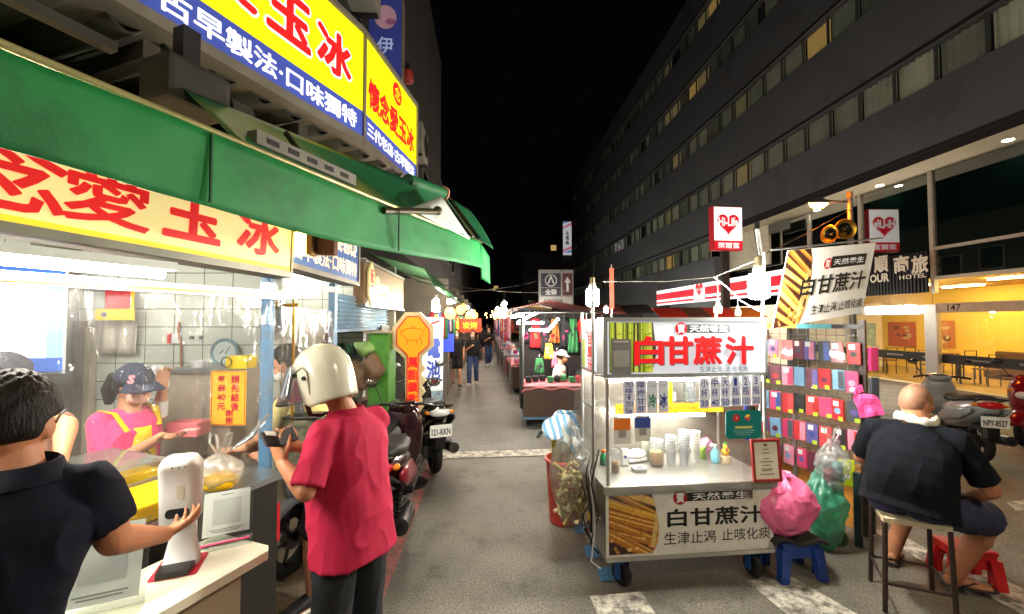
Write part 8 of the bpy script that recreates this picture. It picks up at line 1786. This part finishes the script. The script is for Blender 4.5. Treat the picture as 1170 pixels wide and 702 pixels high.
b = MB().m(mat('lit_pale_far_sign', (206, 206, 214), .5, emit=.5)).box((0, .2, .02), (w_*.9, h_*.84, .2), F).m(mat('pink_swirl', (214, 120, 150), .5, emit=.4)).prism([(-.45, 1.4), (.45, 1.9), (.45, 1.6), (-.45, 1.2)], 0, F, .122).prism([(-.45, -1.0), (.45, -.6), (.45, -.9), (-.45, -1.25)], 0, F, .122).m(mat('blue_swirl', (90, 150, 210), .5, emit=.4)).prism([(-.45, 1.75), (.3, 1.95), (-.45, 1.95)], 0, F, .124).prism([(-.45, -1.3), (.45, -1.0), (.45, -1.3)], 0, F, .124).m(BLACKI).vtext('永順館', F @ T(0, .25, 0), .36, .5, .02, .124)
b.build('sign_face', r); MB().m(DARKM).box((0, 0, 0), (w_, h_*1.06, .18), F).build('case', r); MB().m(DARKM).cyl(c+V(.4, 0, 1), c+V(2.2, .2, 1), .06).build('bracket', r); MB().m(DARKM).cyl(c+V(.4, 0, -1), c+V(2.2, .2, -1), .06).build('bracket', r)
FB_ = mat('far_dark_facade', (56, 58, 62), .8, 0, .15, .4)
def farb(px0, px1, pyt, Y, lab, litn, seed, z0=0):
    a, c = at(px0, pyt, Y), at(px1, pyt, Y); r = thing('far_building', lab, 'building', ((a.x+c.x)/2, Y+4, 0))
    MB().m(FB_).box2((a.x, Y, 0), (c.x, Y+8, a.z)).build('wall', r); rn = random.Random(seed); w_ = c.x-a.x; nx = max(2, int(w_/2.2)); nz = max(2, int(a.z/3.1))
    for i in range(nx):
        for j in range(1, nz):
            x = a.x+w_*(i+.5)/nx; z = 3.1*j+.6
            if z+1.3 > a.z: continue
            wn = MB().m(mat('far_window_frame', (70, 72, 74), .6)).box((x, Y-.02, z+.6), (1.3, .06, 1.3)).build('window', r)
            MB().m(mat('lit_far_window', (240, 200, 130), .6, 0, .2, 1, emit=.5) if rn.random() < litn else mat('dark_pane')).box((x, Y-.055, z+.6), (1.1, .02, 1.1)).build('pane', wn)
farb(597, 660, 289, 62, 'far grey block behind the supermarket sign', .0, 3); farb(626, 700, 196, 85, 'tall dark block beyond the far end of the hotel', .05, 9); farb(566, 606, 330, 95, 'low dark block in the distance at the end of the lane', .2, 5); farb(520, 572, 318, 110, 'distant dark block straight down the lane', .2, 8); farb(430, 520, 300, 75, 'distant dark block above the left shops', .05, 12)
# unseen globe lamps added behind the camera to light what faces it
def added_streetlamp(u, v, z, lab, e, col, hd=(0, 0)):
    p = U(u, v, 0); r = thing('street_lamp', lab, 'street lamp', (p.x, p.y, 0), 0, None); q = U(u+hd[0], v+hd[1], z)
    MB().m(GP).tube([p, p+UP*(z*.96), p.lerp(V(q.x, q.y, 0), .3)+UP*(z*1.0), q+UP*.06], [.08, .06, .05, .04], 10).build('pole', r)
    h = MB().m(GP).cyl(q+UP*.02, q+UP*.2, .09).build('lamp_collar', r)
    MB().m(lampmat('lit_globe_%d' % e, col, e)).ell(q-UP*.18, .2, None, 20, 12).build('lamp_globe', h)
added_streetlamp(5.6, -2.2, 6.4, 'tall unseen globe street lamp added behind the photographer on the hotel side', 275, (255, 232, 200), (-.6, 0))
added_streetlamp(-.9, -4.2, 5.4, 'tall unseen globe street lamp added behind the photographer on the stall side', 45, (255, 244, 224), (1.4, .3))
bulbset([U(3.55+.1*(k % 2), 12.5+3.2*k, 2.18+.06*(k % 3)) for k in range(8)], 'bulbs behind the right stalls', lambda k: f'bright bulb hung behind the right stalls, {ORD[k]} one along the road', 420, .065, .15)
def lanternset(pts, group, labf, col):
    proto = None
    for k, p in enumerate(pts):
        if proto is None:
            proto = thing('paper_lantern', labf(k), 'lantern', tuple(p), 0, group)
            MB(T(*p)).m(lampmat('lit_paper_%s' % group.replace(' ', '_'), col, 9)).lathe([(.03, -.11), (.09, -.07), (.105, 0), (.09, .07), (.03, .11)], 14).build('paper_shade', proto); MB(T(*p)).m(DARKM).cyl((0, 0, .11), (0, 0, .30), .005, n=5).cyl((0, 0, .108), (0, 0, .125), .035).build('cord', proto)
        else: copy_tree(proto, p, None, labf(k))
lanternset([U(-.74+.06*(k % 2), 8.2+2.1*k, 2.0+.12*(k % 3)) for k in range(9)], 'lanterns of the left row', lambda k: f'warm orange lantern along the left row of the lane, {ORD[k]} one away', (255, 150, 50))
lanternset([U(.42+.08*(k % 2), 11.2+2.3*k, 2.05+.1*(k % 3)) for k in range(8)], 'lanterns of the right row', lambda k: f'golden lantern along the right row of the lane, {ORD[k]} one away', (255, 190, 80))
for k, (a, c, lab) in enumerate(((at(478, 322, 7), at(700, 318, 16), 'thin dark wire sagging across the lane above the stalls'), (at(520, 334, 11), at(660, 300, 22), 'second thin dark wire crossing farther down the lane'))):
    MB().m(BLACKP).tube([a.lerp(c, t/10)-UP*(.35*math.sin(PI*t/10)) for t in range(11)], .008, 5).build('overhead_wire', None, lab, 'wire')
